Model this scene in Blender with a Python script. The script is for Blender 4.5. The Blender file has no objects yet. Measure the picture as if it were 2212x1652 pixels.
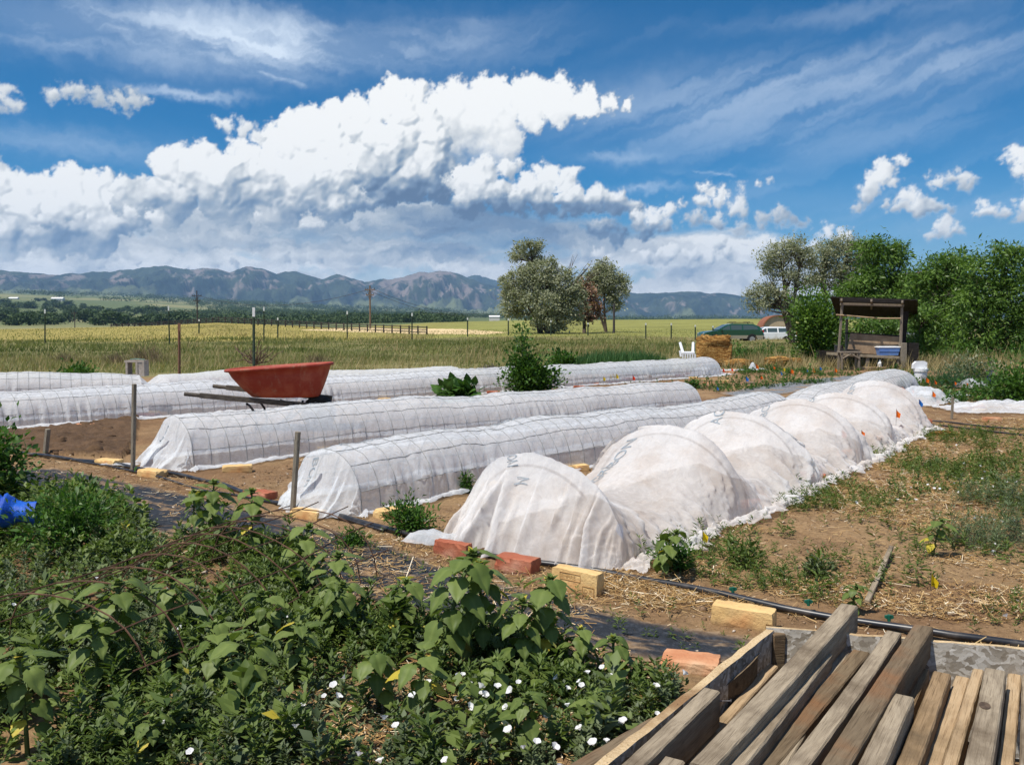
import bpy, math, random
import numpy as np
from mathutils import Vector, Matrix
random.seed(7); RS = np.random.RandomState(11)
SC = bpy.context.scene
COL = SC.collection
# ------------------------------------------------------------------ camera, sky, sun, exposure
H0, F0, CX, CY, PITCH = 1.15, 1876.0, 1106.0, 826.0, math.radians(3.751)
cam_d = bpy.data.cameras.new('camera'); cam = bpy.data.objects.new('camera', cam_d); COL.objects.link(cam)
cam_d.sensor_width = 36; cam_d.lens = 36 * F0 / 2212; cam_d.clip_start = 0.05; cam_d.clip_end = 60000
cam.location = (0, 0, H0); cam.rotation_euler = (math.radians(90) - PITCH, 0, 0)
SC.camera = cam
SC.view_settings.view_transform = 'Standard'; SC.view_settings.look = 'None'
SC.view_settings.exposure = 0.32; SC.view_settings.gamma = 1
SC.cycles.use_denoising = True
SC.cycles.max_bounces = 8; SC.cycles.transparent_max_bounces = 12
SC.cycles.volume_bounces = 0
SUN_AZ = math.atan2(-0.80, -0.60)      # direction towards the sun, measured from +Y towards +X
SUN_EL = math.radians(63)
sd = bpy.data.lights.new('sun', 'SUN'); sd.energy = 4.9; sd.angle = math.radians(0.5); sd.color = (1, 0.955, 0.88)
sun = bpy.data.objects.new('sun', sd); COL.objects.link(sun)
SUNV = Vector((math.sin(SUN_AZ) * math.cos(SUN_EL), math.cos(SUN_AZ) * math.cos(SUN_EL), math.sin(SUN_EL)))
sun.rotation_euler = SUNV.to_track_quat('Z', 'Y').to_euler()

def ray(px, py):
    c = (px - CX) / F0; u = -(py - CY) / F0
    return np.array([c, math.cos(PITCH) + u * math.sin(PITCH), -math.sin(PITCH) + u * math.cos(PITCH)])
def G(px, py, z=0.0):
    d = ray(px, py); t = (z - H0) / d[2]; return Vector((d[0] * t, d[1] * t, z))
def P(px, py, Y):
    d = ray(px, py); t = Y / d[1]; return Vector((d[0] * t, Y, H0 + d[2] * t))
def proj(x, y, z):
    x = np.asarray(x, float); y = np.asarray(y, float); z = np.asarray(z, float) - H0
    f = y * math.cos(PITCH) - z * math.sin(PITCH); u = y * math.sin(PITCH) + z * math.cos(PITCH)
    f = np.where(f < 0.05, 0.05, f)
    return CX + F0 * x / f, CY - F0 * u / f

class NT:
    def __init__(s, tree): s.t = tree; s.t.nodes.clear()
    def n(s, typ, ins=None, out=0, **kw):
        nd = s.t.nodes.new(typ)
        for k, v in kw.items(): setattr(nd, k, v)
        for k, v in (ins or {}).items():
            sock = nd.inputs[k]
            if isinstance(v, bpy.types.NodeSocket): s.t.links.new(v, sock)
            elif isinstance(v, bpy.types.Node): s.t.links.new(v.outputs[0], sock)
            else: sock.default_value = v
        return nd.outputs[out] if out is not None else nd
    def m(s, op, a, b=0.0, c=0.0, clamp=False):
        return s.n('ShaderNodeMath', {0: a, 1: b, 2: c}, operation=op, use_clamp=clamp)
    def vm(s, op, a, b=(0, 0, 0)):
        return s.n('ShaderNodeVectorMath', {0: a, 1: b}, operation=op)
    def mix(s, f, a, b, blend='MIX'):
        return s.n('ShaderNodeMix', {0: f, 6: a, 7: b}, out=2, data_type='RGBA', blend_type=blend)
    def rng(s, v, a, b, c=0.0, d=1.0, interp='SMOOTHSTEP'):
        return s.n('ShaderNodeMapRange', {0: v, 1: a, 2: b, 3: c, 4: d}, interpolation_type=interp, clamp=True)
    def noise(s, vec, scale, detail=4.0, rough=0.55, out=0, **kw):
        return s.n('ShaderNodeTexNoise', {'Vector': vec, 'Scale': scale, 'Detail': detail, 'Roughness': rough}, out=out, **kw)
    def vor(s, vec, scale, smooth=None, out=0):
        i = {'Vector': vec, 'Scale': scale}
        if smooth is None: return s.n('ShaderNodeTexVoronoi', i, out=out)
        i['Smoothness'] = smooth
        nd = s.n('ShaderNodeTexVoronoi', None, out=None, feature='SMOOTH_F1')
        for k, v in i.items():
            if isinstance(v, bpy.types.NodeSocket): s.t.links.new(v, nd.inputs[k])
            else: nd.inputs[k].default_value = v
        return nd.outputs[out]
    def ramp(s, f, stops):
        nd = s.n('ShaderNodeValToRGB', {0: f}, out=None); e = nd.color_ramp.elements
        while len(e) < len(stops): e.new(0.5)
        for el, (p, c) in zip(e, stops): el.position = p; el.color = (*c, 1)
        return nd.outputs[0]

# ---- world light: plain Nishita daylight (the clouds in view belong to the sky dome below)
w = bpy.data.worlds.new('World'); SC.world = w; w.use_nodes = True
def nishita(T, vec=None):
    i = {} if vec is None else {0: vec}
    return T.n('ShaderNodeTexSky', i, sky_type='NISHITA', sun_disc=False, sun_elevation=SUN_EL,
               sun_rotation=SUN_AZ, altitude=1700, air_density=1.0, dust_density=0.25, ozone_density=3.0)
T = NT(w.node_tree)
T.n('ShaderNodeOutputWorld', {0: T.n('ShaderNodeBackground', {0: nishita(T), 1: 0.12})}, out=None)
# ------------------------------------------------------------------ numeric noise helpers
def _hash(ix, iy, iz=0, s=0):
    h = (ix.astype(np.int64) * 374761393 + iy.astype(np.int64) * 668265263 + np.int64(s) * 1274126177)
    if not np.isscalar(iz): h = h + iz.astype(np.int64) * 2147483647
    h = (h ^ (h >> 13)) * 1274126177; h = h ^ (h >> 16)
    return (h & 0xFFFFFF).astype(np.float64) / 0xFFFFFF
def vnoise(x, y, s=0):
    ix = np.floor(x); iy = np.floor(y); fx = x - ix; fy = y - iy
    fx = fx * fx * fx * (fx * (fx * 6 - 15) + 10); fy = fy * fy * fy * (fy * (fy * 6 - 15) + 10)
    a = _hash(ix, iy, 0, s); b = _hash(ix + 1, iy, 0, s); c = _hash(ix, iy + 1, 0, s); d = _hash(ix + 1, iy + 1, 0, s)
    return (a + (b - a) * fx) * (1 - fy) + (c + (d - c) * fx) * fy
def fbm(x, y, o=5, g=0.5, s=0):
    x = np.asarray(x, float); y = np.asarray(y, float); x, y = np.broadcast_arrays(x, y)
    t = 0; a = 1.0; n = 0; c_, s_ = math.cos(0.6), math.sin(0.6)
    for i in range(o):
        t = t + a * (vnoise(x, y, s + i * 17) - 0.5); n += a; a *= g
        x, y = (x * c_ - y * s_) * 2.03 + 3.1, (x * s_ + y * c_) * 2.03 + 1.7
    return t / n * 2
def worley(x, y, s=0):
    ix = np.floor(x); iy = np.floor(y); best = np.full(x.shape, 9.0)
    for i in (-1, 0, 1):
        for j in (-1, 0, 1):
            cx = ix + i; cy = iy + j
            px = cx + 0.1 + 0.8 * _hash(cx, cy, 0, s); py = cy + 0.1 + 0.8 * _hash(cx, cy, 0, s + 91)
            best = np.minimum(best, (x - px) ** 2 + (y - py) ** 2)
    return best
def sst(x, a, b):
    t = np.clip((x - a) / (b - a), 0, 1); return t * t * (3 - 2 * t)
# ------------------------------------------------------------------ cloud field over directions (u, v): computed once, read by the sky material
def uv(px, py):
    d = ray(px, py); d = d / np.linalg.norm(d)
    return 18.76 * math.atan2(d[0], d[1]), 18.76 * math.asin(d[2])
def blur(a, r):
    for ax in (0, 1):
        for _ in (0, 1):
            p = [(0, 0), (0, 0)]; p[ax] = (r + 1, r); c = np.cumsum(np.pad(a, p, mode='edge'), axis=ax); n = a.shape[ax]
            a = (c[2 * r + 1:2 * r + 1 + n] - c[:n] if ax == 0 else c[:, 2 * r + 1:2 * r + 1 + n] - c[:, :n]) / (2 * r + 1)
    return a
CIR = [(350, 60, 330, 50, .75), (640, 112, 230, 44, .95), (900, 80, 240, 40, .5), (80, 40, 260, 60, .4), (100, 310, 200, 34, .4), (400, 200, 110, 9, .7), (1500, 250, 320, 60, .42), (1780, 170, 330, 50, .40), (2100, 110, 200, 50, .3),
       (1900, 300, 420, 50, .25), (1430, 405, 80, 8, .7), (1350, 340, 90, 12, .35), (1900, 20, 300, 20, .25), (2000, 440, 260, 60, .25), (1200, 60, 200, 40, .15), (1560, 372, 90, 8, .3), (1700, 430, 200, 30, .3)]
def ell(lst, u, v):
    acc = np.zeros(u.shape)
    for (px, py, rx, ry, k) in lst:
        a, b = uv(px, py); acc += k * np.exp(-((u - a) / (rx / 100)) ** 2 - ((v - b) / (ry / 100)) ** 2)
    return acc
# every cumulus: rough balls (x, y, radius) in hundredths, then  (top light, base light, y of the flat base, softness)
CLOUDS = [
 # anvil and the white sheet behind the tower
 dict(b=[(980, 245, 80), (1060, 240, 80), (1150, 215, 62), (1200, 215, 55), (1260, 225, 42), (1310, 222, 28), (1350, 224, 16), (1085, 300, 60), (1010, 320, 60), (1160, 255, 36), (1210, 262, 25), (960, 350, 70)], top=1.04, bot=.86, y=370, n=2, small=.6, em=.35),
 # bank far left
 dict(b=[(-250, 420, 90), (-120, 430, 85), (-20, 425, 75), (45, 430, 65), (110, 432, 60), (170, 425, 62), (225, 435, 60), (270, 450, 60), (0, 500, 60), (100, 500, 60), (200, 500, 60)], top=.96, bot=.60, y=560, n=3, small=1., em=.8),
 # long slope of the great cloud
 dict(b=[(365, 350, 36), (410, 372, 62), (455, 345, 40), (480, 400, 80), (540, 350, 50), (575, 390, 80), (600, 300, 42), (650, 300, 62), (700, 295, 72), (655, 380, 80), (740, 350, 80), (770, 270, 60), (300, 430, 50), (360, 430, 60), (300, 400, 24), (500, 450, 60), (610, 440, 60), (720, 440, 50), (800, 410, 60)], top=1.06, bot=.62, y=500, n=3, small=1., em=.9),
 # low far puffs over the mountains
 dict(b=[(1080, 560, 18), (1110, 552, 20), (1145, 556, 20), (1180, 562, 18), (1230, 556, 16), (1290, 548, 18), (1320, 556, 16)], top=.92, bot=.62, y=582, n=2, small=.8, em=.7),
 dict(b=[(1400, 560, 20), (1440, 550, 24), (1490, 556, 22), (1530, 562, 18), (1380, 540, 14), (1580, 556, 18)], top=.90, bot=.66, y=584, n=2, small=.8, em=.7),
 dict(b=[(60, 465, 22), (95, 475, 20), (130, 490, 16), (290, 505, 12), (180, 470, 14), (90, 540, 9), (290, 455, 18), (330, 470, 20)], top=.90, bot=.66, y=520, n=2, small=.8, em=.7),
 dict(b=[(620, 556, 12), (650, 560, 14), (690, 556, 14), (760, 566, 10), (480, 572, 10), (520, 574, 12), (860, 572, 10), (920, 570, 12), (1000, 576, 10)], top=.88, bot=.64, y=588, n=2, small=.8, em=.6),
 dict(b=[(250, 560, 12), (210, 566, 14), (170, 572, 12), (300, 568, 12), (400, 576, 10)], top=.84, bot=.66, y=584, n=2, small=.8, em=.5),
 # the tower
 dict(b=[(850, 190, 34), (885, 200, 36), (905, 188, 24), (830, 225, 44), (880, 250, 56), (920, 260, 42), (935, 300, 50), (800, 290, 52), (850, 320, 66), (930, 350, 60), (880, 385, 60), (810, 370, 52), (950, 400, 44), (830, 430, 40)], top=1.03, bot=.42, y=450, n=3, small=.9, em=1.1),
 # right hand heads
 dict(b=[(1040, 385, 50), (1100, 362, 32), (1130, 350, 16), (1000, 390, 40), (1010, 430, 46), (1080, 425, 48)], top=.98, bot=.45, y=480, n=3, small=.8, em=.9),
 dict(b=[(1150, 415, 46), (1190, 378, 34), (1230, 395, 34), (1240, 385, 24), (1180, 440, 44), (1120, 440, 34), (1240, 440, 44), (1290, 435, 36), (1330, 440, 36), (1365, 450, 28), (1300, 425, 26)], top=1.0, bot=.48, y=482, n=3, small=.8, em=1.),
 dict(b=[(1380, 475, 28), (1420, 468, 28), (1450, 450, 22), (1465, 440, 13), (1400, 495, 26), (1440, 485, 20), (1300, 500, 34), (1330, 515, 30)], top=.96, bot=.45, y=520, n=3, small=.7, em=.9),
 dict(b=[(1530, 410, 20), (1550, 425, 28), (1590, 438, 26), (1510, 438, 20), (1600, 445, 20), (1650, 480, 22), (1690, 470, 24), (1720, 476, 18), (1550, 475, 24), (1500, 480, 22), (1600, 495, 22), (1640, 398, 12), (1665, 392, 10), (1600, 404, 10), (1740, 480, 12)], top=.93, bot=.66, y=500, n=2, small=.7, em=.8),
 dict(b=[(1790, 500, 20), (1775, 512, 16), (1760, 530, 20), (1830, 510, 18), (1640, 522, 20), (1660, 518, 12), (1615, 525, 12), (1690, 535, 26), (1560, 530, 24)], top=1.05, bot=.72, y=560, n=2, small=.8, em=.6),
 dict(b=[(1915, 370, 28), (1950, 350, 18), (1890, 385, 26), (1880, 405, 24), (1865, 425, 20), (1850, 438, 13), (1930, 395, 16)], top=.98, bot=.78, y=450, n=2, small=.8, em=.6),
 dict(b=[(1975, 445, 26), (1945, 448, 18), (2010, 448, 24), (1960, 430, 20), (1915, 450, 12), (2040, 452, 12)], top=.93, bot=.66, y=478, n=2, small=.8, em=.7),
 dict(b=[(2040, 388, 16), (2060, 384, 15), (2085, 398, 17), (2105, 400, 15), (2020, 402, 10), (2015, 372, 8), (2075, 372, 8)], top=.9, bot=.75, y=420, n=2, small=.8, em=.6),
 dict(b=[(2030, 488, 20), (2050, 498, 18), (2010, 502, 14), (2075, 502, 12)], top=.98, bot=.72, y=518, n=2, small=.8, em=.7),
 dict(b=[(2140, 455, 18), (2165, 460, 16), (2120, 462, 12), (2125, 440, 10)], top=.95, bot=.74, y=478, n=2, small=.8, em=.6),
 dict(b=[(2190, 340, 22), (2215, 350, 30), (2205, 375, 20), (2215, 440, 26), (2205, 470, 20), (2240, 450, 40), (2215, 400, 14)], top=.95, bot=.7, y=490, n=2, small=.8, em=.6),
 dict(b=[(120, 205, 20), (150, 204, 24), (185, 210, 22), (220, 215, 22), (255, 216, 20), (290, 210, 22), (320, 214, 14)], top=.86, bot=.72, y=236, n=2, small=.5, em=.25),
 dict(b=[(-20, 205, 30), (10, 205, 26), (35, 220, 16)], top=.86, bot=.72, y=236, n=2, small=.5, em=.25),
 dict(b=[(475, 258, 15), (500, 268, 20), (535, 278, 22), (570, 290, 22)], top=.9, bot=.8, y=310, n=2, small=.5, em=.25),
]
DARK = [(1165, 500, 190, 50, .36), (900, 500, 260, 50, .26), (620, 500, 130, 18, .14), (990, 455, 110, 26, .2), (560, 395, 60, 22, .10), (330, 500, 130, 30, .12), (100, 510, 120, 35, .12), (310, 400, 34, 24, .16), (975, 330, 34, 60, .22), (1350, 600, 260, 24, .12), (900, 560, 200, 14, .12)]
BRI = [(60, 400, 140, 40, .06), (820, 436, 90, 7, .22), (620, 430, 140, 14, .08), (1290, 545, 60, 10, .16), (1420, 560, 90, 20, .1), (1100, 575, 400, 10, .14), (400, 580, 300, 8, .12), (110, 460, 60, 20, .12), (1240, 466, 90, 5, .18), (120, 545, 40, 8, .1)]
def cloud_field(u0, u1_, v0, v1_, nu, nv):
    u, v = np.meshgrid(np.linspace(u0, u1_, nu), np.linspace(v0, v1_, nv)); du = (u1_ - u0) / (nu - 1)
    wx = fbm(u * 1.3, v * 1.3, 6, .62, 1) * .22 + fbm(u * 6, v * 6, 4, .6, 3) * .10; wy = fbm(u * 1.3, v * 1.3, 6, .62, 5) * .18 + fbm(u * 6, v * 6, 4, .6, 7) * .09
    uw = u + wx; vw = v + wy
    rs = np.random.RandomState(5)
    low = 1 - sst(v, .3, 2.6)
    # layer 0: the level grey bank
    tp = np.array([uv(a, b) for a, b in [(-900, 420), (-200, 440), (0, 430), (250, 430), (600, 420), (950, 420), (1250, 470), (1450, 500), (1600, 500), (1720, 520), (1850, 570), (2000, 620), (2300, 650), (3300, 560)]])
    top = np.interp(u + wx, tp[:, 0], tp[:, 1]); st = fbm(uw * .5 + 3, vw * 2.6, 7, .6, 21); st2 = fbm(uw * 1.5, vw * 4.2, 6, .62, 25)
    hole = sst(fbm(u * .5 + 11, vw * 2.0, 5, .6, 31), .08, .34) * low * .7
    A = sst(top - v + .25 * st, -.05, .25) * (1 - hole)
    bill = 0
    for sc, am in ((1.3, .5), (3.1, .28), (7.5, .14)): bill = bill + am * (1 - np.minimum(worley(uw * sc, vw * sc * 1.9, int(sc * 10)) * 1.8, 1.3))
    S = .74 + .34 * st + .18 * st2 + (bill - .45) * (.24 + .16 * low) + low * .16 + .06 * sst(u, 1, 4) - .08 * sst(u, -6, 0) * (1 - sst(u, 3, 7)) * (1 - low)
    for ci, c in enumerate(CLOUDS):
        puffs = []
        for (x, y, r) in c['b']:
            a, b = uv(x, y); r = r / 100.; puffs.append((a, b, r * .9, 0.0))
            lvl = [(a, b, r * .9, 0.0)]
            for g in range(c['n']):
                nl = []
                for (pa, pb, pr, pz) in lvl:
                    if pr < .05: continue
                    for k in range((7, 6, 5)[g]):
                        th = rs.uniform(0, 2 * math.pi); el = rs.uniform(0, 1) ** .6
                        rr = pr * rs.uniform(.28, .52); q = pr * .88 * el
                        nl.append((pa + q * math.cos(th), pb + q * math.sin(th) * .9 + .03 * pr, rr * (.6 + .4 * c['small']), pz + pr * .8 * math.sqrt(max(0, 1 - el * el))))
                puffs += nl; lvl = nl
        Z = np.full(u.shape, -1.0); E = np.full(u.shape, -9.0)
        sx = lambda q: int(np.clip((q - u0) / du, 0, nu)); sy = lambda q: int(np.clip((q - v0) / (v1_ - v0) * (nv - 1), 0, nv))
        for (a, b, r, z) in puffs:
            i0, i1, j0, j1 = sx(a - r - .35), sx(a + r + .35), sy(b - r - .3), sy(b + r + .3)
            if i1 <= i0 or j1 <= j0: continue
            W = (slice(j0, j1), slice(i0, i1)); d2 = (uw[W] - a) ** 2 + (vw[W] - b) ** 2
            Z[W] = np.maximum(Z[W], np.where(d2 < r * r, z + np.sqrt(np.maximum(r * r - d2, 0)), -1)); E[W] = np.maximum(E[W], r - np.sqrt(d2))
        by = uv(c['b'][0][0], c['y'])[1]
        yb = vw + .5 * wy - by - .03 + .14 * fbm(u * 3, v * 3, 3, .5, 80 + ci)
        E = E + .16 * fbm(u * 7, v * 7, 5, .65, 60 + ci) * (1.3 - c['small'] * .7) - .01
        al = sst(E, -.03 - .05 * (1 - c['small']), .08 + .10 * (1 - c['small'])) * sst(yb, -.10, .10 + .5 * (1 if ci in (0, 1, 2, 3) else 0))
        Zs = np.where(Z < 0, 0, Z); Z1 = blur(Zs, 1); Z2 = blur(Zs, 5); Z3 = blur(Zs, 16)
        gx = np.gradient(Z1 * .55 + Z2 * .45, axis=1) / du; gy = np.gradient(Z1 * .55 + Z2 * .45, axis=0) / du
        lam = (-gx * -.55 * -1 * -1 - gy * -.62 * -1 * -1); lam = (gx * .55 - gy * .62 + .62) / np.sqrt(1 + gx ** 2 + gy ** 2)
        hh = np.clip(yb / (max(q[1] for q in [uv(x, y - r) for x, y, r in c['b']]) - by), 0, 1)
        sh = c['bot'] + (c['top'] - c['bot']) * sst(hh, .0, .62)
        sh = (sh - .72) * 1.35 + .74 - .12 * sst(fbm(uw * .9, vw * .9, 4, .55, 120 + ci), -.1, .5) - .09 + c['em'] * (.50 * (lam - .55) +   .60 * np.clip(Z1 - Z2, -.2, .2) + .36 * np.clip(Z2 - Z3, -.4, .4)) + .07 * fbm(uw * 5, vw * 5, 5, .6, 90 + ci)
        S = S * (1 - al) + sh * al; A = 1 - (1 - A) * (1 - al)
    S = S + ell(BRI, uw, vw) - ell(DARK, uw, vw)
    def stk(ang, su, sv, s):
        a = uw * math.cos(ang) + vw * math.sin(ang); b = vw * math.cos(ang) - uw * math.sin(ang)
        return fbm(a * su, b * sv, 7, .6, s)
    t = sst(u, -2, 1); sk = stk(-.10, .3, 1.5, 51) * (1 - t) + stk(.33, .22, 2.0, 57) * t
    veil = np.clip(ell(CIR, u + wx, v + wy) * (.25 + .75 * sst(sk, -.35, .4)) * .8, 0, 1)
    for (ax, ay, bx, by, wd_, k) in ((150, -10, 340, 78, .05, .4), (530, 148, 675, 190, .06, .5), (1270, 325, 1350, 345, .04, .35), (1480, 368, 1600, 380, .03, .35)):
        a = np.array(uv(ax, ay)); b = np.array(uv(bx, by)); d = b - a; L = np.hypot(*d); d = d / L
        s = (u - a[0]) * d[0] + (v - a[1]) * d[1]; n = np.abs(-(u - a[0]) * d[1] + (v - a[1]) * d[0] + .05 * fbm(u * 7, v * 7, 3, .5, 71))
        veil = np.maximum(veil, k * sst(s / L, 0, .25) * (1 - sst(s / L, .8, 1.02)) * (1 - sst(n, 0, wd_ * (1.0 + 1.2 * np.clip(s / L, 0, 1)))) * (.6 + .6 * vnoise(u * 12, v * 20, 3)))
    return u, v, A, np.clip(S, 0, 1.15), np.clip(veil, 0, 1)
# ------------------------------------------------------------------ mesh and material helpers
def tag(o, label=None, cat=None, group=None, kind=None):
    if label: o['label'] = label
    if cat: o['category'] = cat
    if group: o['group'] = group
    if kind: o['kind'] = kind
    return o
def empty(name, loc, label, cat, group=None, rz=0.0):
    o = bpy.data.objects.new(name, None); COL.objects.link(o); o.location = loc; o.rotation_euler = (0, 0, rz); o.empty_display_size = .1
    return tag(o, label, cat, group)
def link(name, me, mat=None, parent=None, smooth=False):
    if mat is not None:
        for m_ in (mat if isinstance(mat, (list, tuple)) else [mat]): me.materials.append(m_)
    if smooth: me.polygons.foreach_set('use_smooth', [True] * len(me.polygons))
    o = bpy.data.objects.new(name, me); COL.objects.link(o)
    if parent is not None: o.parent = parent
    return o
def npmesh(name, V, Fs, attrs=None, colattr=None):
    """V (n,3); Fs list of int arrays (m,k)"""
    me = bpy.data.meshes.new(name); V = np.ascontiguousarray(V, np.float32)
    me.vertices.add(len(V)); me.vertices.foreach_set('co', V.ravel())
    Fs = [f for f in Fs if len(f)]
    loops = np.concatenate([f.ravel() for f in Fs]).astype(np.int32)
    tot = np.concatenate([np.full(len(f), f.shape[1]) for f in Fs]).astype(np.int32)
    st = np.concatenate([[0], np.cumsum(tot)[:-1]]).astype(np.int32)
    me.loops.add(len(loops)); me.loops.foreach_set('vertex_index', loops)
    me.polygons.add(len(tot)); me.polygons.foreach_set('loop_start', st); me.polygons.foreach_set('loop_total', tot)
    me.update(calc_edges=True)
    for k, a in (attrs or {}).items():
        at = me.attributes.new(k, 'FLOAT', 'POINT'); at.data.foreach_set('value', np.ascontiguousarray(a, np.float32))
    for k, a in (colattr or {}).items():
        at = me.attributes.new(k, 'FLOAT_COLOR', 'POINT'); c = np.ones((len(V), 4), np.float32); c[:, :3] = a; at.data.foreach_set('color', c.ravel())
    return me
def gridfaces(nr, nc, wrap=False):
    i = np.arange(nr - 1)[:, None]; j = np.arange(nc if wrap else nc - 1)[None, :]; j2 = (j + 1) % nc
    return np.stack([i * nc + j, i * nc + j2, (i + 1) * nc + j2, (i + 1) * nc + j], -1).reshape(-1, 4)
class MB:
    def __init__(s): s.v = []; s.f = []; s.mi = []
    def add(s, vs, fs, mi=0):
        b = len(s.v); s.v += [tuple(v) for v in vs]; s.f += [tuple(b + i for i in f) for f in fs]; s.mi += [mi] * len(fs); return s
    def box(s, c, d, rot=None, mi=0, bev=0.0):
        x, y, z = d[0] / 2, d[1] / 2, d[2] / 2
        if bev <= 0:
            vs = [Vector((a * x, b * y, e * z)) for a in (-1, 1) for b in (-1, 1) for e in (-1, 1)]
            fs = [(0, 1, 3, 2), (4, 6, 7, 5), (0, 4, 5, 1), (2, 3, 7, 6), (0, 2, 6, 4), (1, 5, 7, 3)]
        else:
            vs = []; fs = []
            idx = {}
            for a in (-1, 1):
                for b in (-1, 1):
                    for e in (-1, 1):
                        for k in range(3):
                            q = [a * x, b * y, e * z]; q2 = [a * (x - bev), b * (y - bev), e * (z - bev)]
                            q2[k] = q[k]; idx[(a, b, e, k)] = len(vs); vs.append(Vector(q2))
            for k in range(3):
                o1, o2 = (k + 1) % 3, (k + 2) % 3
                for sg in (-1, 1):
                    q = []
                    for (p1, p2) in ((-1, -1), (1, -1), (1, 1), (-1, 1)):
                        t = [0, 0, 0]; t[k] = sg; t[o1] = p1; t[o2] = p2; q.append(idx[(t[0], t[1], t[2], k)])
                    fs.append(tuple(q if sg > 0 else q[::-1]))
                    # edge strips
                for p1 in (-1, 1):
                    for p2 in (-1, 1):
                        def I(kk, sgn):
                            t = [0, 0, 0]; t[k] = sgn; t[o1] = p1; t[o2] = p2; return idx[(t[0], t[1], t[2], kk)]
                        q = (I(o1, -1), I(o1, 1), I(o2, 1), I(o2, -1)); fs.append(q)
            for a in (-1, 1):
                for b in (-1, 1):
                    for e in (-1, 1): fs.append(tuple(idx[(a, b, e, k)] for k in range(3)))
        M = rot if rot is not None else Matrix.Identity(3)
        return s.add([M @ v + Vector(c) for v in vs], fs, mi)
    def tube(s, pts, r, n=8, cap=True, mi=0):
        pts = [Vector(p) for p in pts]; rr = r if isinstance(r, (list, tuple)) else [r] * len(pts); vs = []; fs = []
        up = Vector((0, 0, 1))
        for i, p in enumerate(pts):
            d = (pts[min(i + 1, len(pts) - 1)] - pts[max(i - 1, 0)]).normalized()
            a = d.cross(up if abs(d.z) < .95 else Vector((1, 0, 0))).normalized(); b = a.cross(d)
            if i and a.dot(pa) < 0: a = -a; b = -b
            pa = a
            for k in range(n):
                t = 2 * math.pi * k / n; vs.append(p + (a * math.cos(t) + b * math.sin(t)) * rr[i])
        for i in range(len(pts) - 1):
            for k in range(n): fs.append((i * n + k, i * n + (k + 1) % n, (i + 1) * n + (k + 1) % n, (i + 1) * n + k))
        if cap: fs.append(tuple(range(n))[::-1]); fs.append(tuple((len(pts) - 1) * n + k for k in range(n)))
        return s.add(vs, fs, mi)
    def prism(s, poly, y0, y1, mi=0, ax='y'):
        """poly of (a, b) in the xz plane (ax y) extruded"""
        n = len(poly); f = (lambda a, b, t: (a, t, b)) if ax == 'y' else ((lambda a, b, t: (t, a, b)) if ax == 'x' else (lambda a, b, t: (a, b, t)))
        vs = [f(a, b, y0) for a, b in poly] + [f(a, b, y1) for a, b in poly]
        return s.add(vs, [tuple(range(n)), tuple(range(n, 2 * n))[::-1]] + [(i, (i + 1) % n, n + (i + 1) % n, n + i)[::-1] for i in range(n)], mi)
    def build(s, name, mat=None, parent=None, smooth=False):
        me = bpy.data.meshes.new(name); me.from_pydata([tuple(v) for v in s.v], [], s.f)
        o = link(name, me, mat, parent, smooth)
        if any(s.mi): me.polygons.foreach_set('material_index', s.mi)
        return o
def flatten(o):
    return o
def copy_thing(o, parent=None):
    c = o.copy(); COL.objects.link(c)
    if parent is not None: c.parent = parent
    for ch in [q for q in bpy.data.objects if q.parent == o]: copy_thing(ch, c)
    return c
def scatter(tv, tf, pos, X, Z, sc):
    """template verts (k,3) with length along x and normal along z, laid at pos with axis X and normal Z"""
    X = X / (np.linalg.norm(X, axis=1, keepdims=True) + 1e-9); Yv = np.cross(Z, X); Yv /= (np.linalg.norm(Yv, axis=1, keepdims=True) + 1e-9); Zv = np.cross(X, Yv)
    sc = np.asarray(sc, float); sc = sc[:, None] * np.ones((1, 3)) if sc.ndim == 1 else sc
    B = np.stack([X * sc[:, :1], Yv * sc[:, 1:2], Zv * sc[:, 2:3]], 1)        # n,3(axis),3
    Vv = np.einsum('ka,nab->nkb', tv, B) + pos[:, None, :]
    n, k = len(pos), len(tv)
    Fv = (tf[None] + (np.arange(n) * k)[:, None, None]).reshape(-1, tf.shape[1])
    return Vv.reshape(-1, 3), Fv
def rnd_dirs(n, zmin=-1, zmax=1, rs=RS):
    z = rs.uniform(zmin, zmax, n); t = rs.uniform(0, 2 * math.pi, n); r = np.sqrt(1 - z * z); return np.stack([r * np.cos(t), r * np.sin(t), z], 1)
LEAF4 = (np.array([(0, 0, 0), (.45, .30, .07), (1, 0, -.05), (.45, -.30, .07), (.45, 0, 0)], float), np.array([(0, 4, 1), (1, 4, 2), (0, 3, 4), (4, 3, 2)]))
QLEAF = (np.array([(0, 0, 0), (.5, .28, .05), (1, 0, 0), (.5, -.28, .05)], float), np.array([(0, 3, 2, 1)]))
LANCE = (np.array([(0, 0, 0), (.4, .11, .06), (1, 0, -.12), (.4, -.11, .06)], float), np.array([(0, 3, 2, 1)]))
BLADE = (np.array([(0, .5, 0), (0, -.5, 0), (.55, .36, .03), (.55, -.36, .03), (1, 0, .14)], float), np.array([(0, 1, 3), (0, 3, 2), (2, 3, 4)]))
STRAW = (np.array([(0, .5, 0), (0, -.5, 0), (1, -.4, 0), (1, .4, 0)], float), np.array([(0, 1, 2, 3)]))

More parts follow.
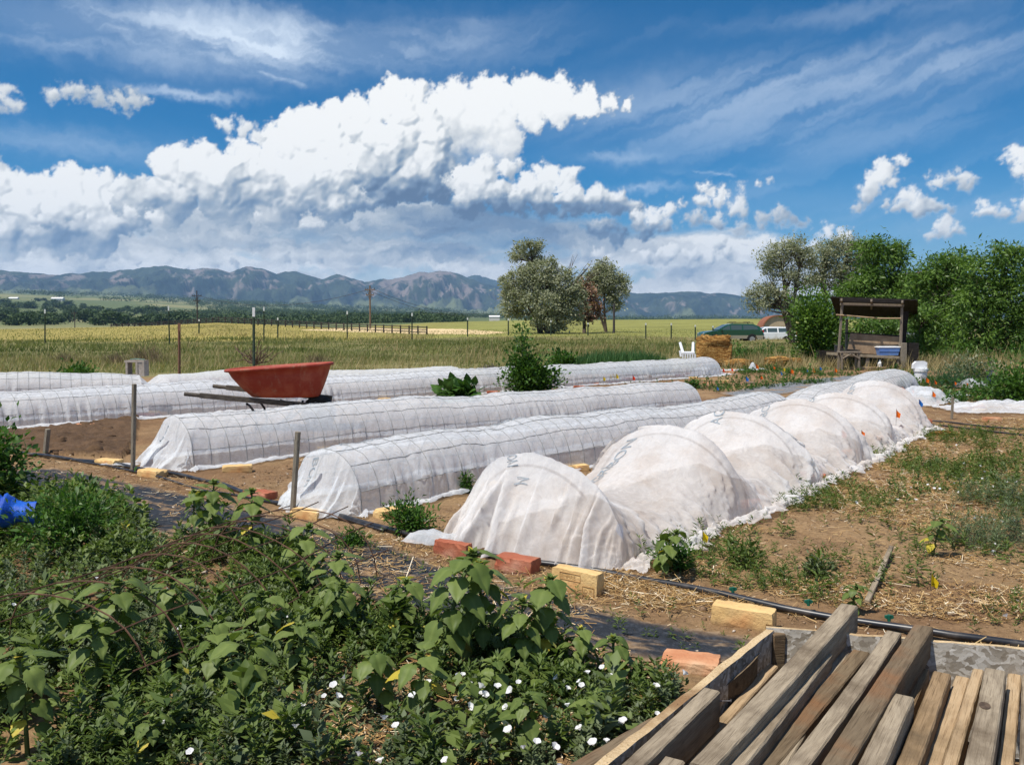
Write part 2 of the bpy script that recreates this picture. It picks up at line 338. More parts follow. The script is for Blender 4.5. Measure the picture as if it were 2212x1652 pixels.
def material(name): m_ = bpy.data.materials.new(name); m_.use_nodes = True; return m_, NT(m_.node_tree)
def finish(T, col, rough=.8, bump=None, bstr=.3, bdist=.01, spec=.3, metal=0.0, **kw):
    i = {'Base Color': col, 'Roughness': rough, 'Specular IOR Level': spec, 'Metallic': metal}
    i.update(kw)
    if bump is not None: i['Normal'] = T.n('ShaderNodeBump', {'Strength': bstr, 'Distance': bdist, 'Height': bump})
    b = T.n('ShaderNodeBsdfPrincipled', i); T.n('ShaderNodeOutputMaterial', {0: b}, out=None); return b
def obco(T): return T.n('ShaderNodeTexCoord', out=3)
def simple(name, c1, c2, scale=6.0, rough=.8, bstr=.3, bdist=.005, spec=.3, metal=0.0, lo=.35, hi=.65, fine=60.0, vec=(1, 1, 1)):
    m_, T = material(name); co = T.vm('MULTIPLY', obco(T), vec)
    n1 = T.noise(co, scale, 6, .6); n2 = T.noise(co, fine, 4, .6)
    c = T.mix(T.rng(n1, lo, hi), (*c1, 1), (*c2, 1)); c = T.mix(T.rng(n2, .3, .7, .0, .35), c, T.mix(1.0, c, (.6, .6, .6, 1), 'MULTIPLY'))
    finish(T, c, rough, n2, bstr, bdist, spec, metal); return m_
def foliage(name, dark, light, trans=.3, rough=.55, dry=None):
    m_, T = material(name); v = T.n('ShaderNodeAttribute', None, out=2, attribute_name='v')
    c = T.mix(v, (*dark, 1), (*light, 1))
    if dry: c = T.mix(T.rng(v, .93, .97), c, (*dry, 1))
    b = T.n('ShaderNodeBsdfPrincipled', {'Base Color': c, 'Roughness': rough, 'Specular IOR Level': .22})
    t = T.n('ShaderNodeBsdfTranslucent', {0: T.mix(1.0, c, (1.0, 1.15, .55, 1), 'MULTIPLY')})
    T.n('ShaderNodeOutputMaterial', {0: T.n('ShaderNodeMixShader', {0: trans, 1: b, 2: t})}, out=None); return m_

# ------------------------------------------------------------------ the sky dome in front (emits the daylight sky and its clouds)
Ug, Vg, CA, CS, CVL = cloud_field(-17, 17, -.6, 8.6, 1700, 440)
fade = (1 - sst(np.abs(Ug), 15, 17)) * (1 - sst(Vg, 7.8, 8.6))
R_SKY = 42000.0
az = Ug / 18.76; el = Vg / 18.76
Vs = np.stack([R_SKY * np.sin(az) * np.cos(el), R_SKY * np.cos(az) * np.cos(el), R_SKY * np.sin(el)], -1).reshape(-1, 3)
me = npmesh('sky', Vs, [gridfaces(440, 1700)], {'cover': (CA * fade).ravel(), 'shade': CS.ravel(), 'veil': (CVL * fade).ravel()})
m_, T = material('sky_clouds')
gd = T.vm('NORMALIZE', T.n('ShaderNodeNewGeometry', out=0))
at = lambda k: T.n('ShaderNodeAttribute', None, out=2, attribute_name=k)
skyc = T.n('ShaderNodeHueSaturation', {'Hue': .497, 'Saturation': 1.62, 'Value': .074, 'Color': nishita(T, gd)})
c = T.mix(at('veil'), skyc, (.60, .69, .80, 1))
cl = T.ramp(at('shade'), [(0.0, (.085, .135, .22)), (0.3, (.16, .23, .33)), (0.55, (.33, .385, .44)), (0.78, (.57, .595, .605)), (1.0, (.84, .84, .82))])
c = T.mix(at('cover'), c, cl)
T.n('ShaderNodeOutputMaterial', {0: T.n('ShaderNodeEmission', {0: c, 1: 1.0})}, out=None)
m_.cycles.emission_sampling = 'NONE'
tag(link('sky', me, m_, smooth=True), kind='structure')

# ------------------------------------------------------------------ ground: one polar sheet; heights from a table of sight lines
RT = [0, 25, 45, 80, 120, 200, 350, 600, 1200, 2500, 4000, 6500, 9000, 14000]
CT = [-400, 0, 300, 470, 700, 930, 1106, 1300, 1600, 2212, 2700]
YT = {25: [789] * 11, 45: [753] * 11, 80: [726, 725, 722, 716, 720, 724, 722, 723, 731, 731, 728], 120: [711, 711, 705, 697, 706, 714, 710, 709, 712, 712, 712],
      200: [730, 728, 720, 716, 716, 704, 700, 699, 697, 700, 702], 350: [730, 728, 722, 718, 712, 697, 692, 691, 689, 692, 700], 600: [714, 712, 712, 710, 706, 700, 697, 697, 697, 697, 700],
      1200: [690, 690, 694, 694, 694, 692, 696, 698, 698, 698, 698], 2500: [656, 657, 664, 674, 682, 686, 690, 694, 696, 696, 696], 4000: [636, 638, 648, 660, 672, 678, 684, 690, 692, 692, 692],
      6500: [632, 633, 640, 650, 662, 670, 676, 686, 689, 690, 690], 9000: [634, 634, 640, 650, 662, 670, 676, 686, 689, 690, 690], 14000: [640] * 11}
def zground(x, y):
    x = np.asarray(x, float); y = np.asarray(y, float); r = np.hypot(x, y); a = np.arctan2(x, y); ac = np.clip(a, -.75, .75)
    col = 1106 + 1876 * np.tan(ac); Yd = r * np.cos(ac)
    zt = []
    for k in RT:
        if k <= 25: zt.append(np.zeros_like(r)); continue
        yy = np.interp(col, CT, YT[k]); zt.append(H0 - (yy - 703) / 1876 * (k * np.cos(ac)))
    z = np.zeros_like(r)
    lr = np.log(np.maximum(r, 1)); lk = np.log(np.maximum(np.array(RT, float), 1))
    for i in range(len(RT) - 1):
        m = (r >= RT[i]) & (r < RT[i + 1]) if i < len(RT) - 2 else (r >= RT[i])
        t = np.clip((lr - lk[i]) / (lk[i + 1] - lk[i]), 0, 1); t = np.clip((r - RT[i]) / (RT[i + 1] - RT[i]), 0, 1)
        z = np.where(m, zt[i] + (zt[i + 1] - zt[i]) * t, z)
    z = z + np.where(r > 600, np.minimum((r - 600) * .004, 8) * fbm(x * .0015, y * .0015, 4, .5, 3), 0)
    return z
def zg(x, y): return float(zground(np.array([x]), np.array([y]))[0]) + (float(micro(np.array([x]), np.array([y]))[0]) if math.hypot(x, y) < 40 else 0)
def inpoly(px, py, poly):
    c = np.zeros(px.shape, bool); n = len(poly)
    for i in range(n):
        x1, y1 = poly[i]; x2, y2 = poly[(i + 1) % n]
        if y1 == y2: continue
        k = ((y1 > py) != (y2 > py)) & (px < (x2 - x1) * (py - y1) / (y2 - y1) + x1); c ^= k
    return c
def micro(x, y):      # clods and footprints of the garden soil
    return .014 * fbm(x * 1.7, y * 1.7, 4, .5, 5) + .013 * fbm(x * 9, y * 9, 4, .62, 6)
rad = np.concatenate([np.linspace(.3, 2.0, 8), 2.0 * (9 / 2.0) ** (np.arange(1, 211) / 210.), 9 * (30 / 9.) ** (np.arange(1, 161) / 160.), 30 * (14000 / 30.) ** (np.arange(1, 201) / 200.)])
azs = np.concatenate([np.linspace(-math.pi, -.75, 40)[:-1], np.linspace(-.75, .75, 720), np.linspace(.75, math.pi, 40)[1:]])
Rg, Ag = np.meshgrid(rad, azs, indexing='ij'); gx = Rg * np.sin(Ag); gy = Rg * np.cos(Ag); gz = zground(gx, gy)
ppx, ppy = proj(gx, gy, gz)
tilled = [(-60, 925), (40, 935), (300, 905), (290, 960), (262, 990), (200, 985), (-60, 975)]
mt = inpoly(ppx, ppy, tilled) & (Rg < 20)
gz = gz + np.where(Rg < 40, micro(gx, gy), 0) + np.where(mt, .035 + .05 * np.abs(fbm(gx * 7, gy * 7, 4, .6, 8)), 0)
def lerp3(c1, c2, t): return np.asarray(c1) * (1 - t[..., None]) + np.asarray(c2) * t[..., None]
n1 = fbm(gx * .9, gy * .9, 5, .6, 12); n2 = fbm(gx * 5, gy * 5, 4, .6, 13); nf = fbm(gx * .12, gy * .12, 5, .6, 14); nl = fbm(gx * .006, gy * .004, 5, .6, 15)
col = lerp3((.185, .108, .054), (.265, .170, .085), sst(n1 + .5 * n2, -.5, .5))
col = np.where(mt[..., None], np.array((.10, .06, .033)) * (1 + .35 * n2[..., None]), col)
gedge = np.interp(ppx, [-600, 0, 1000, 1300, 1560, 1800, 2212, 2800], [815, 815, 812, 806, 796, 800, 800, 800])
g = sst(gedge - ppy + 6 * n1, -3, 3); col = col * (1 - g[..., None]) + lerp3((.12, .115, .04), (.21, .18, .075), sst(nf + .5 * n1, -.5, .6)) * g[..., None]
yl = sst(np.interp(ppx, [-600, 0, 500, 930, 1000, 2300], [738, 738, 740, 733, 728, 730]) + 5 * nf - ppy, -2, 4)
yc = lerp3((.30, .245, .07), (.23, .225, .06), sst(ppx + 60 * nf, 700, 1050)); yc = lerp3((0, 0, 0), (1, 1, 1), sst(nf, -2, .4)) * yc
col = col * (1 - yl[..., None]) + yc * yl[..., None]
pale = inpoly(ppx, ppy, [(640, 713), (760, 708), (1000, 711), (1100, 718), (1050, 722), (900, 721)]) & (Rg < 300)
col = np.where(pale[..., None], np.array((.62, .46, .25)), col)
far = sst(Rg, 330, 520)
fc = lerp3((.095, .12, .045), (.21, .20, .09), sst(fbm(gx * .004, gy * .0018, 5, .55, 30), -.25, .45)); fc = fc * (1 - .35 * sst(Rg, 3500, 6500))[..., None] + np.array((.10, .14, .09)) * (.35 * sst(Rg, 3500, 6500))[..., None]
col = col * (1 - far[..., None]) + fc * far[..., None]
strawm = [(0, 0)]
me = npmesh('ground', np.stack([gx, gy, gz], -1).reshape(-1, 3), [gridfaces(len(rad), len(azs))[:, ::-1]], None, {'tint': col.reshape(-1, 3)})
m_, T = material('ground_soil_and_fields')
co = obco(T); tint = T.n('ShaderNodeAttribute', None, out=0, attribute_name='tint')
nA = T.noise(co, 3.0, 8, .65); nB = T.noise(co, 38.0, 6, .7); nC = T.noise(co, 170.0, 3, .7)
c = T.mix(1.0, tint, T.ramp(nB, [(.25, (.55, .52, .5)), (.5, (1, 1, 1)), (.78, (1.45, 1.45, 1.5))]), 'MULTIPLY')
c = T.mix(T.rng(nC, .60, .72, 0, .55), c, T.mix(1.0, c, (1.7, 1.65, 1.6, 1), 'MULTIPLY'))
c = T.mix(1.0, c, T.ramp(nA, [(.3, (.8, .8, .8)), (.7, (1.2, 1.2, 1.2))]), 'MULTIPLY')
finish(T, c, .95, T.m('ADD', nB, T.m('MULTIPLY', nC, .5)), .9, .012, .15)
tag(link('ground', me, m_, smooth=True), kind='structure')

# ------------------------------------------------------------------ mountains
def mountain(name, prof, R0, depth, seed, c1, c2, rock, basey):
    xs = np.linspace(prof[0][0], prof[-1][0], 760); pr = np.interp(xs, [p[0] for p in prof], [p[1] for p in prof])
    pr = pr - 3.4 * fbm(xs * .045, xs * 0 + seed, 6, .68, seed)
    azc = np.arctan((xs - 1106) / 1876.); nr = 150; t = np.linspace(0, 1, nr)[:, None]
    top = H0 + (703 - pr) / 1876. * (R0 + depth * .62) * np.cos(azc); bot = H0 + (703 - np.interp(xs, CT, YT[6500]) - 6) / 1876. * R0 * np.cos(azc)
    r = R0 + depth * t + 0 * azc[None]; X = r * np.sin(azc); Y = r * np.cos(azc)
    tt = np.clip(t / .62, 0, 1)
    ridge = 1 - np.abs(fbm(X * .0021, Y * .0010, 7, .62, seed + 3)) * 2.2 - .5 * np.abs(fbm(X * .0062, Y * .0016, 5, .6, seed + 4))
    z = bot + (top - bot) * (tt ** 1.15) * (1 - .55 * np.clip((t - .62) / .38, 0, 1)) + (top - bot) * (.56 * (ridge - .60)) * np.sin(np.pi * np.clip(tt, 0, 1) ** .8) * (t < .62)
    rk = fbm(X * .0085, Y * .0035 + tt * 2, 6, .7, seed + 8) * .8 + (sst(pr * -1, -640, -585) * .10 + .20 * np.exp(-((xs - 900) / 100) ** 2) + .06 * np.exp(-((xs - 560) / 90) ** 2))[None]
    elev = tt * np.ones_like(X)
    rocky = sst(rk, rock, rock + .16) * sst(elev, .25, .45) * (1 - sst(elev, .95, 1.1))
    meadow = (1 - sst(elev + .25 * fbm(X * .002, Y * .002, 4, .6, seed + 9), .08, .30))
    col = lerp3(c1, c2, sst(fbm(X * .003, Y * .003, 5, .6, seed + 10), -.4, .4)); col = col * (1 - meadow[..., None]) + np.array((.15, .17, .075)) * meadow[..., None]
    col = col * (1 - rocky[..., None]) + np.array((.22, .18, .155)) * rocky[..., None]
    me = npmesh(name, np.stack([X, Y, z], -1).reshape(-1, 3), [gridfaces(nr, 760)[:, ::-1]], None, {'tint': col.reshape(-1, 3)})
    return link(name, me, MM, smooth=True)
MM, T = material('mountain_forest_and_rock')
finish(T, T.n('ShaderNodeAttribute', None, out=0, attribute_name='tint'), .95, T.noise(obco(T), .012, 7, .7), .8, 60.0, .1)
PR = [(-700, 600), (-200, 590), (0, 583), (60, 590), (120, 594), (200, 590), (250, 586), (330, 578), (365, 575), (400, 583), (440, 580), (470, 581), (500, 590), (530, 577), (545, 575), (580, 585), (600, 591), (620, 586), (640, 587), (670, 597), (700, 604), (715, 597), (730, 592), (750, 597), (790, 611), (830, 604), (870, 600), (900, 591), (940, 586), (985, 590), (1010, 602), (1045, 612), (1075, 620), (1120, 632), (1200, 640), (1300, 636), (1360, 633), (1440, 633), (1500, 631), (1560, 634), (1600, 639), (1640, 650), (1700, 662), (1800, 660), (2000, 664), (2212, 660), (2800, 660)]
tag(mountain('mountain', PR, 8200, 3200, 100, (.018, .032, .022), (.050, .068, .040), .21, 690), kind='structure')
tag(mountain('mountain_ridge', [(940, 640), (990, 600), (1035, 596), (1060, 603), (1080, 608), (1110, 622), (1140, 640)], 12200, 1200, 200, (.03, .05, .035), (.05, .07, .045), .6, 690), kind='structure')
# ------------------------------------------------------------------ row covers: white spun fabric over wire mesh arches
def fabric(name, tint, transp, transl, dirt=0.0):
    m_, T = material(name); co = obco(T)
    fib = T.noise(T.vm('ADD', co, T.n('ShaderNodeVectorMath', {0: T.noise(co, 9, 2, .5, out=1), 3: .25}, operation='SCALE')), 26, 9, .72)
    big = T.noise(co, 3.2, 7, .62); fine = T.noise(co, 150, 3, .6)
    c = T.mix(T.rng(fib, .3, .7), (*[x * .93 for x in tint], 1), (*tint, 1))
    if dirt: c = T.mix(T.m('MULTIPLY', T.rng(big, .40, .68), dirt), c, (.58, .43, .31, 1))
    bmp = T.n('ShaderNodeBump', {'Strength': .22, 'Distance': .002, 'Height': T.m('ADD', fib, T.m('MULTIPLY', fine, .4))})
    d = T.n('ShaderNodeBsdfDiffuse', {0: c, 'Normal': bmp}); t = T.n('ShaderNodeBsdfTranslucent', {0: c, 'Normal': bmp})
    mx = T.n('ShaderNodeMixShader', {0: transl, 1: d, 2: t})
    tr = T.n('ShaderNodeBsdfTransparent', {0: (1, 1, 1, 1)})
    f = T.m('MULTIPLY', T.rng(fib, .25, .75, 1.22, .8), transp)
    T.n('ShaderNodeOutputMaterial', {0: T.n('ShaderNodeMixShader', {0: f, 1: mx, 2: tr})}, out=None); return m_
FAB = fabric('spun_fabric', (.835, .865, .89), .46, .34)
FABD = fabric('spun_fabric_dusty', (.92, .90, .875), .30, .46, .36)
INK = simple('fabric_print_grey', (.20, .24, .27), (.34, .37, .39), 30, .8, 0)
WIRE = simple('wire_through_cloth', (.22, .22, .215), (.31, .31, .30), 20, .7)  # the cloth's veil over the wire is put into this paler grey
RUST = simple('rusty_wire', (.07, .035, .02), (.14, .07, .04), 20, .8)

def text_mesh(txt, size):
    cu = bpy.data.curves.new('letters', 'FONT'); cu.body = txt; cu.size = size; cu.align_x = 'LEFT'; cu.resolution_u = 3
    o = bpy.data.objects.new('letters', cu); me = bpy.data.meshes.new_from_object(o)
    v = np.array([p.co[:] for p in me.vertices]); f = [tuple(p.vertices) for p in me.polygons]
    bpy.data.objects.remove(o); bpy.data.meshes.remove(me); bpy.data.curves.remove(cu)
    if len(v) == 0: return v, f
    bm_v = [tuple(a) for a in v]; out = []
    tris = []
    for q in f:
        for i in range(1, len(q) - 1): tris.append((q[0], q[i], q[i + 1]))
    # split long triangles so the print can bend with the cloth
    V_ = [np.array(a) for a in bm_v]
    for _ in range(3):
        nt = []
        for (a, b, c) in tris:
            e = [np.linalg.norm(V_[a] - V_[b]), np.linalg.norm(V_[b] - V_[c]), np.linalg.norm(V_[c] - V_[a])]; k = int(np.argmax(e))
            if e[k] < .02: nt.append((a, b, c)); continue
            p, q, r = ((a, b, c), (b, c, a), (c, a, b))[k]; V_.append((V_[p] + V_[q]) / 2); m_ = len(V_) - 1; nt += [(p, m_, r), (m_, q, r)]
        tris = nt
    return np.array(V_), tris

def letters_on(surf, txt, size, fn, parent):
    """print laid on a cover: fn maps glyph x, y to the cover's own (s, v)"""
    v, tr = text_mesh(txt, size)
    s, q = fn(v[:, 0], v[:, 1]); p = surf(s, q); e = .004
    n = np.cross(surf(s + e, q) - surf(s - e, q), surf(s, q + e) - surf(s, q - e)); n /= np.linalg.norm(n, axis=1, keepdims=True) + 1e-9
    n *= np.sign(n[:, 2:3] * 0 + np.where(np.abs(n[:, 2:3]) > .05, n[:, 2:3], 1))
    cd = np.array([0, -1, .6]); n = np.where((n @ cd)[:, None] < 0, -n, n)
    me = npmesh('fabric_lettering', p + n * .004, [np.array(tr)]); return link('lettering', me, INK, parent)

def row_cover(label, A, B, hs, wd, seed, ends=(True, True), end_len=.24, lettering=(), dip=None, mesh=True, wr=1.0, skirt=.10, mat=None, arc=None):
    A = np.array([A[0], A[1]]); B = np.array([B[0], B[1]]); L = float(np.hypot(*(B - A))); D = (B - A) / L; Nn = np.array([D[1], -D[0]])   # Nn: to the right of the row
    hk = np.linspace(0, L, len(hs))
    def surf(s, v):
        s = np.asarray(s, float); v = np.asarray(v, float)
        sc = np.clip(s, 0, L); h = np.interp(sc, hk, hs) * (1 + .018 * np.sin(sc * 5.1 + seed) + .075 * fbm(sc * .9, sc * 0 + seed, 4, .55, seed))
        w_ = wd * (1 + .05 * fbm(sc * 1.1, sc * 0 + 5, 3, .5, seed + 1))
        th = (np.clip(v, -1, 1) + 1) * math.pi / 2; av = np.abs(v)
        sn = np.sin(th); ac = -np.cos(th) * w_
        skw = skirt * (1 + .9 * fbm(s * 2.3, np.sign(v) * 3 + 0 * s, 4, .6, seed + 2))
        over = np.clip(av - 1, 0, 1) / .25
        x = ac + np.sign(v) * over * skw
        z = h * sn ** .82 + .006
        # creases: pulled diagonals between the pegged places and small crumples
        cr = (.5 - np.abs(fbm(s * 5 + v * 3.2 * np.sign(v), v * 1.6, 5, .6, seed + 3))) * .007 * wr + (.5 - np.abs(fbm(s * 13 - v * 3, v * 3, 4, .6, seed + 4))) * .003 * wr
        pull = sst(av, .35, .95) * (1 - over * .3); low = fbm(s * 9, v * .7 + 9, 4, .6, seed + 5) * .009 * pull * wr
        low = low + .05 * sst(fbm(s * 1.3, v * 0, 3, .5, seed + 9), .1, .4) * pull * fbm(s * 24, v * 1.2, 3, .6, seed + 10)
        dd = (cr - .004 * wr) * sst(av, 0, .2) + low
        x = x + dd * ac / w_ * 1.0; z = z + dd * sn * .9
        z = np.where(av > 1, .012 + .028 * np.abs(fbm(s * 6, v * 5, 4, .6, seed + 6)) * np.minimum(over * 3, 1) + .018 * np.sin(np.clip(over, 0, 1) * math.pi), z)
        if dip is not None:
            for (s0, w0, k) in dip: z = z * (1 - k * np.exp(-((s - s0) / w0) ** 2))
        # gathered ends
        t0 = np.clip(-s / end_len, 0, 1); t1 = np.clip((s - L) / end_len, 0, 1); t = np.maximum(t0, t1); sg = np.where(t0 > 0, -1.0, 1.0)
        al = sg * t * end_len * (.25 + .75 * sn)
        fp = fbm(v * 5, t * .5, 3, .55, seed + 7); pl = np.exp(-(fp / .10) ** 2) * .05 + np.exp(-(fbm(v * 11, t * .4, 2, .5, seed + 17) / .12) ** 2) * .022 - .02
        al = al + sg * pl * np.sin(np.clip(t, 0, 1) * math.pi * .62) * (t > 0) * sst(sn, .05, .5)
        z = np.where(t > 0, z * (1 - t) ** 1.05 * (1 - .22 * np.sin(t * math.pi)) + .012 + .02 * np.abs(fbm(v * 14, t * 4, 3, .6, seed + 8)) * t, z)
        x = x * (1 + .06 * t)
        c = A[None] + D[None] * (np.clip(s, 0, L) + al).reshape(-1, 1) + Nn[None] * (x + .05 * fbm(np.clip(s, 0, L) * .7, s * 0 + 3, 3, .5, seed + 30)).reshape(-1, 1)
        if arc: c = c + Nn[None] * (arc * np.sin(np.clip(s / L, 0, 1) * math.pi)).reshape(-1, 1)
        zz = z.ravel() + zground(c[:, 0], c[:, 1]) + micro(c[:, 0], c[:, 1])
        return np.concatenate([c, zz[:, None]], 1)
    s_ = np.arange(0, L, .022); ss = s_
    if ends[0]: ss = np.concatenate([-np.linspace(1, .02, 26) * end_len, ss])
    if ends[1]: ss = np.concatenate([ss, L + np.linspace(.02, 1, 26) * end_len])
    vv = np.concatenate([np.linspace(-1.25, -1.01, 8), np.linspace(-1, 1, 84), np.linspace(1.01, 1.25, 8)])
    S, Vv = np.meshgrid(ss, vv, indexing='ij')
    root = empty('row_cover', (A[0], A[1], 0), label, 'row cover')
    off = np.array([A[0], A[1], 0.0])
    Pt = surf(S.ravel(), Vv.ravel()) - off
    me = npmesh('fabric_sheet', Pt, [gridfaces(len(ss), len(vv))]); link('fabric_sheet', me, mat or FAB, root, True)
    f2 = lambda s, v: surf(s, v) - off
    if mesh:
        wm = MB(); k = .0; vq = np.linspace(-.97, .97, 49)
        while k <= L: wm.tube([tuple(p) for p in f2(np.full(49, k), vq)], .0036, 4, False); k += .1524
        sq = np.arange(.0, L, .05)
        for v_ in (-.8, -.48, -.16, .16, .48, .80): wm.tube([tuple(p) for p in f2(sq, np.full(len(sq), v_))], .0034, 4, False)
        wm.build('wire_arch', WIRE, root)
    for (txt, size, fn) in lettering: letters_on(f2, txt, size, fn, root)
    return root
crest = lambda s0, v0: (lambda x, y: (s0 + x, v0 - y / .55))
down = lambda s0, v0, k: (lambda x, y: (s0 - x, v0 + y / .5 * k))
t1a, t1b = G(704, 972, .37), G(1690, 843, .36)
row_cover('white arched row cover, its near end beside the shorter grey stake', t1a, t1b, [.375, .39, .385, .38, .37, .35, .36, .34], .335, 3,
          lettering=[('AGRIBON', .10, crest(.12 + .7 * i, -.03)) for i in range(9)] + [('BON', .085, lambda x, y: (-.02 - x * .55, -.22 + y / .5))], dip=[(6.75, .25, .3)])
t2a, t2b = G(375, 900, .40), G(1470, 826, .36)
row_cover('white arched row cover just in front of the red wheelbarrow', t2a, t2b, [.40, .415, .41, .40, .385, .37, .36], .36, 14,
          lettering=[('AGRIBON', .09, crest(.5 + .8 * i, -.03)) for i in range(7)] + [('ON', .085, lambda x, y: (-.03 - x * .55, -.12 + y / .5))])
t3a, t3b = P(0, 843, 9.9), P(1525, 774, 20.0)
a_, b_ = np.array(t3a[:2]), np.array(t3b[:2]); a_ = a_ - (b_ - a_) * .10
row_cover('longest white row cover, running behind the wheelbarrow to the brick pile by the bale', a_, b_, [.41, .40, .385, .40, .40, .40, .41, .40], .42, 27, ends=(False, True), wr=1.2)
row_cover('low white row cover at the back, ending by the grey hollow block', P(-260, 808, 13.2), P(300, 812, 14.9), [.44, .41, .37, .28], .42, 41, ends=(False, True), end_len=.4, wr=1.4)
row_cover('low white row cover at the back, behind the wheelbarrow, right of the hollow block', P(350, 812, 15.3), P(975, 793, 20.0), [.27, .31, .25, .22, .20, .21], .42, 52, wr=1.6, end_len=.5, mesh=False)
row_cover('white row cover that rises towards the white bucket and the wooden stand', G(1735, 842, .33), P(1935, 797, 15.7), [.31, .33, .30, .36, .37, .34], .40, 63, wr=1.0, end_len=.7, dip=[(.0, .3, .25), (3.0, .3, .12)], arc=.0)

# the big loose sheet draped over tall hoops
def draped_cover():
    apex = [(1155, 986, .48), (1437, 920, .53), (1590, 888, .52), (1725, 862, .52), (1812, 848, .50), (1892, 824, .53)]
    pts = [np.array(G(x, y, z)[:2]) for x, y, z in apex]
    cum = [0]
    for i in range(1, len(pts)): cum.append(cum[-1] + np.hypot(*(pts[i] - pts[i - 1])))
    cum = np.array(cum); L = cum[-1]; hz_ = np.array([a[2] for a in apex]); px_ = np.array(pts)
    ext = .25; extf = .55
    def surf(s, v):
        s = np.asarray(s, float); v = np.asarray(v, float); sc = np.clip(s, 0, L)
        cx = np.interp(sc, cum, px_[:, 0]); cy = np.interp(sc, cum, px_[:, 1])
        i = np.clip(np.searchsorted(cum, sc, side='right') - 1, 0, len(cum) - 2); tau = (sc - cum[i]) / (cum[i + 1] - cum[i])
        d = px_[i + 1] - px_[i]; gap = np.hypot(d[:, 0], d[:, 1]) if d.ndim > 1 else np.hypot(*d); d = d / gap[:, None]; N = np.stack([d[:, 1], -d[:, 0]], 1)
        hh = np.interp(sc, cum, hz_); sagk = np.clip(gap * .48, .12, .62)
        sag = 1 - np.abs(2 * tau - 1) ** 1.7; h = hh * (1 - sagk * sag)
        av = np.abs(v); a = np.clip(av, 0, 1); w_ = np.interp(sc, [0, L * .2, L], [.51, .545, .52]) + np.where(v > 0, .05 * np.exp(-(sc / .5) ** 2), 0) * (1 - .05 * sag)
        th = a * math.pi / 2; xx = np.sign(v) * w_ * np.sin(th); arch = np.cos(th) ** .92
        tent = (1 - np.sin(th)) ** 1.0 * .55 + np.cos(th) ** 1.2 * .45
        z = h * (arch * (1 - sag) + tent * sag)
        # folds running down from the hoops, growing towards the ground
        fs = fbm(sc * 3.6 + .35 * v, v * .55, 4, .58, 71); f2 = fbm(sc * 9 + v, v * .9, 4, .6, 72); crm = fbm(s * 5, v * 4, 4, .55, 73)
        gr = sst(a, .25, 1.0)
        rid = (.42 - np.abs(fs)) ; rid2 = (.35 - np.abs(f2))
        dsp = (rid - .2) * .075 * gr + (np.exp(-(fs / .07) ** 2) * .045 + np.exp(-(f2 / .07) ** 2) * .018) * sst(a, .12, .7) + crm * .012 * sst(a, .03, .4)
        # swags where the sheet hangs between the hoops
        swg = .022 * np.sin(a * 13 + tau * 2.5 + 2.5 * fbm(s, v, 2, .5, 75)) * sag * sst(a, .15, .4) * (1 - sst(a, .85, 1.1)) * (v > 0)
        over = np.clip(av - 1, 0, 1) / .3
        skw = np.where(v > 0, .10, .06) * (1 + .9 * fbm(s * 2.6, np.sign(v) * 3 + s * 0, 4, .6, 76))
        x = xx + np.sign(v) * (dsp + over * skw)
        z = z + dsp * .25 * arch + swg
        z = np.where(av > 1, .012 + .06 * np.abs(fbm(s * 7, v * 6, 4, .62, 77)) * np.minimum(over * 3, 1) + .02 * np.sin(np.clip(over, 0, 1) * math.pi), z) + .008
        t0 = np.clip(-s / ext, 0, 1); t1 = np.clip((s - L) / extf, 0, 1); t = np.maximum(t0, t1); sg = np.where(t0 > 0, -1.0, 1.0); el_ = np.where(t0 > 0, ext, extf)
        front = np.cos(np.clip(a, 0, 1) * math.pi / 2)
        ang = v * 1.0
        q1 = fbm(ang * 2.6, t * .35, 3, .5, 78); q2 = fbm(ang * 7, t * .5, 3, .5, 79); pl = np.exp(-(q1 / .09) ** 2) * .105 + np.exp(-(q2 / .10) ** 2) * .04 - .02
        al = sg * (el_ * (t ** 1.35) * (.22 + .78 * front) + pl * np.sin(t * math.pi * .60) * sst(front, .12, .6) * (t > 0))
        z = np.where(t > 0, z * (1 - t ** 1.7) * (1 - .10 * np.sin(t * math.pi)) + .006 + .03 * np.abs(fbm(v * 9, t * 5, 3, .6, 80)) * t, z)
        x = x * (1 + .04 * t)
        c = np.stack([cx, cy], 1) + d * al[:, None] + N * x[:, None]
        return np.concatenate([c, (z + micro(c[:, 0], c[:, 1]))[:, None]], 1)
    ss = np.concatenate([-np.linspace(1, .01, 60) * ext, np.arange(0, L, .014), L + np.linspace(.01, 1, 50) * extf])
    vv = np.concatenate([np.linspace(-1.3, -1.01, 16), np.linspace(-1, 1, 170), np.linspace(1.01, 1.3, 16)])
    S, Vv = np.meshgrid(ss, vv, indexing='ij'); off = np.array([px_[0][0], px_[0][1], 0])
    root = empty('draped_cover', tuple(off), 'big loose white fabric sheet draped in humps over tall hoops, nearest the lumber box', 'row cover')
    q = surf(S.ravel(), Vv.ravel()) - off
    link('fabric_sheet', npmesh('fabric_sheet', q, [gridfaces(len(ss), len(vv))]), FABD, root, True)
    for k in range(len(cum)):
        hb = MB(); d = px_[min(k + 1, 5)] - px_[min(k, 4)]; d = d / np.hypot(*d); N = np.array([d[1], -d[0]]); pts = []
        for th in np.linspace(-1, 1, 21):
            x = (.46 if k == 0 else .49) * math.sin(th * math.pi / 2); p = px_[k] + N * x - px_[0]; pts.append((p[0], p[1], max(0, (hz_[k] - .03) * math.cos(th * math.pi / 2) ** .92 - .018)))
        hb.tube(pts, .007, 6).build('hoop', RUST, root)
    f2 = lambda s, v: surf(s, v) - off
    letters_on(f2, 'ON', .075, lambda x, y: (-.005 - x * .45, -.24 + y / .55 + x * .4), root)
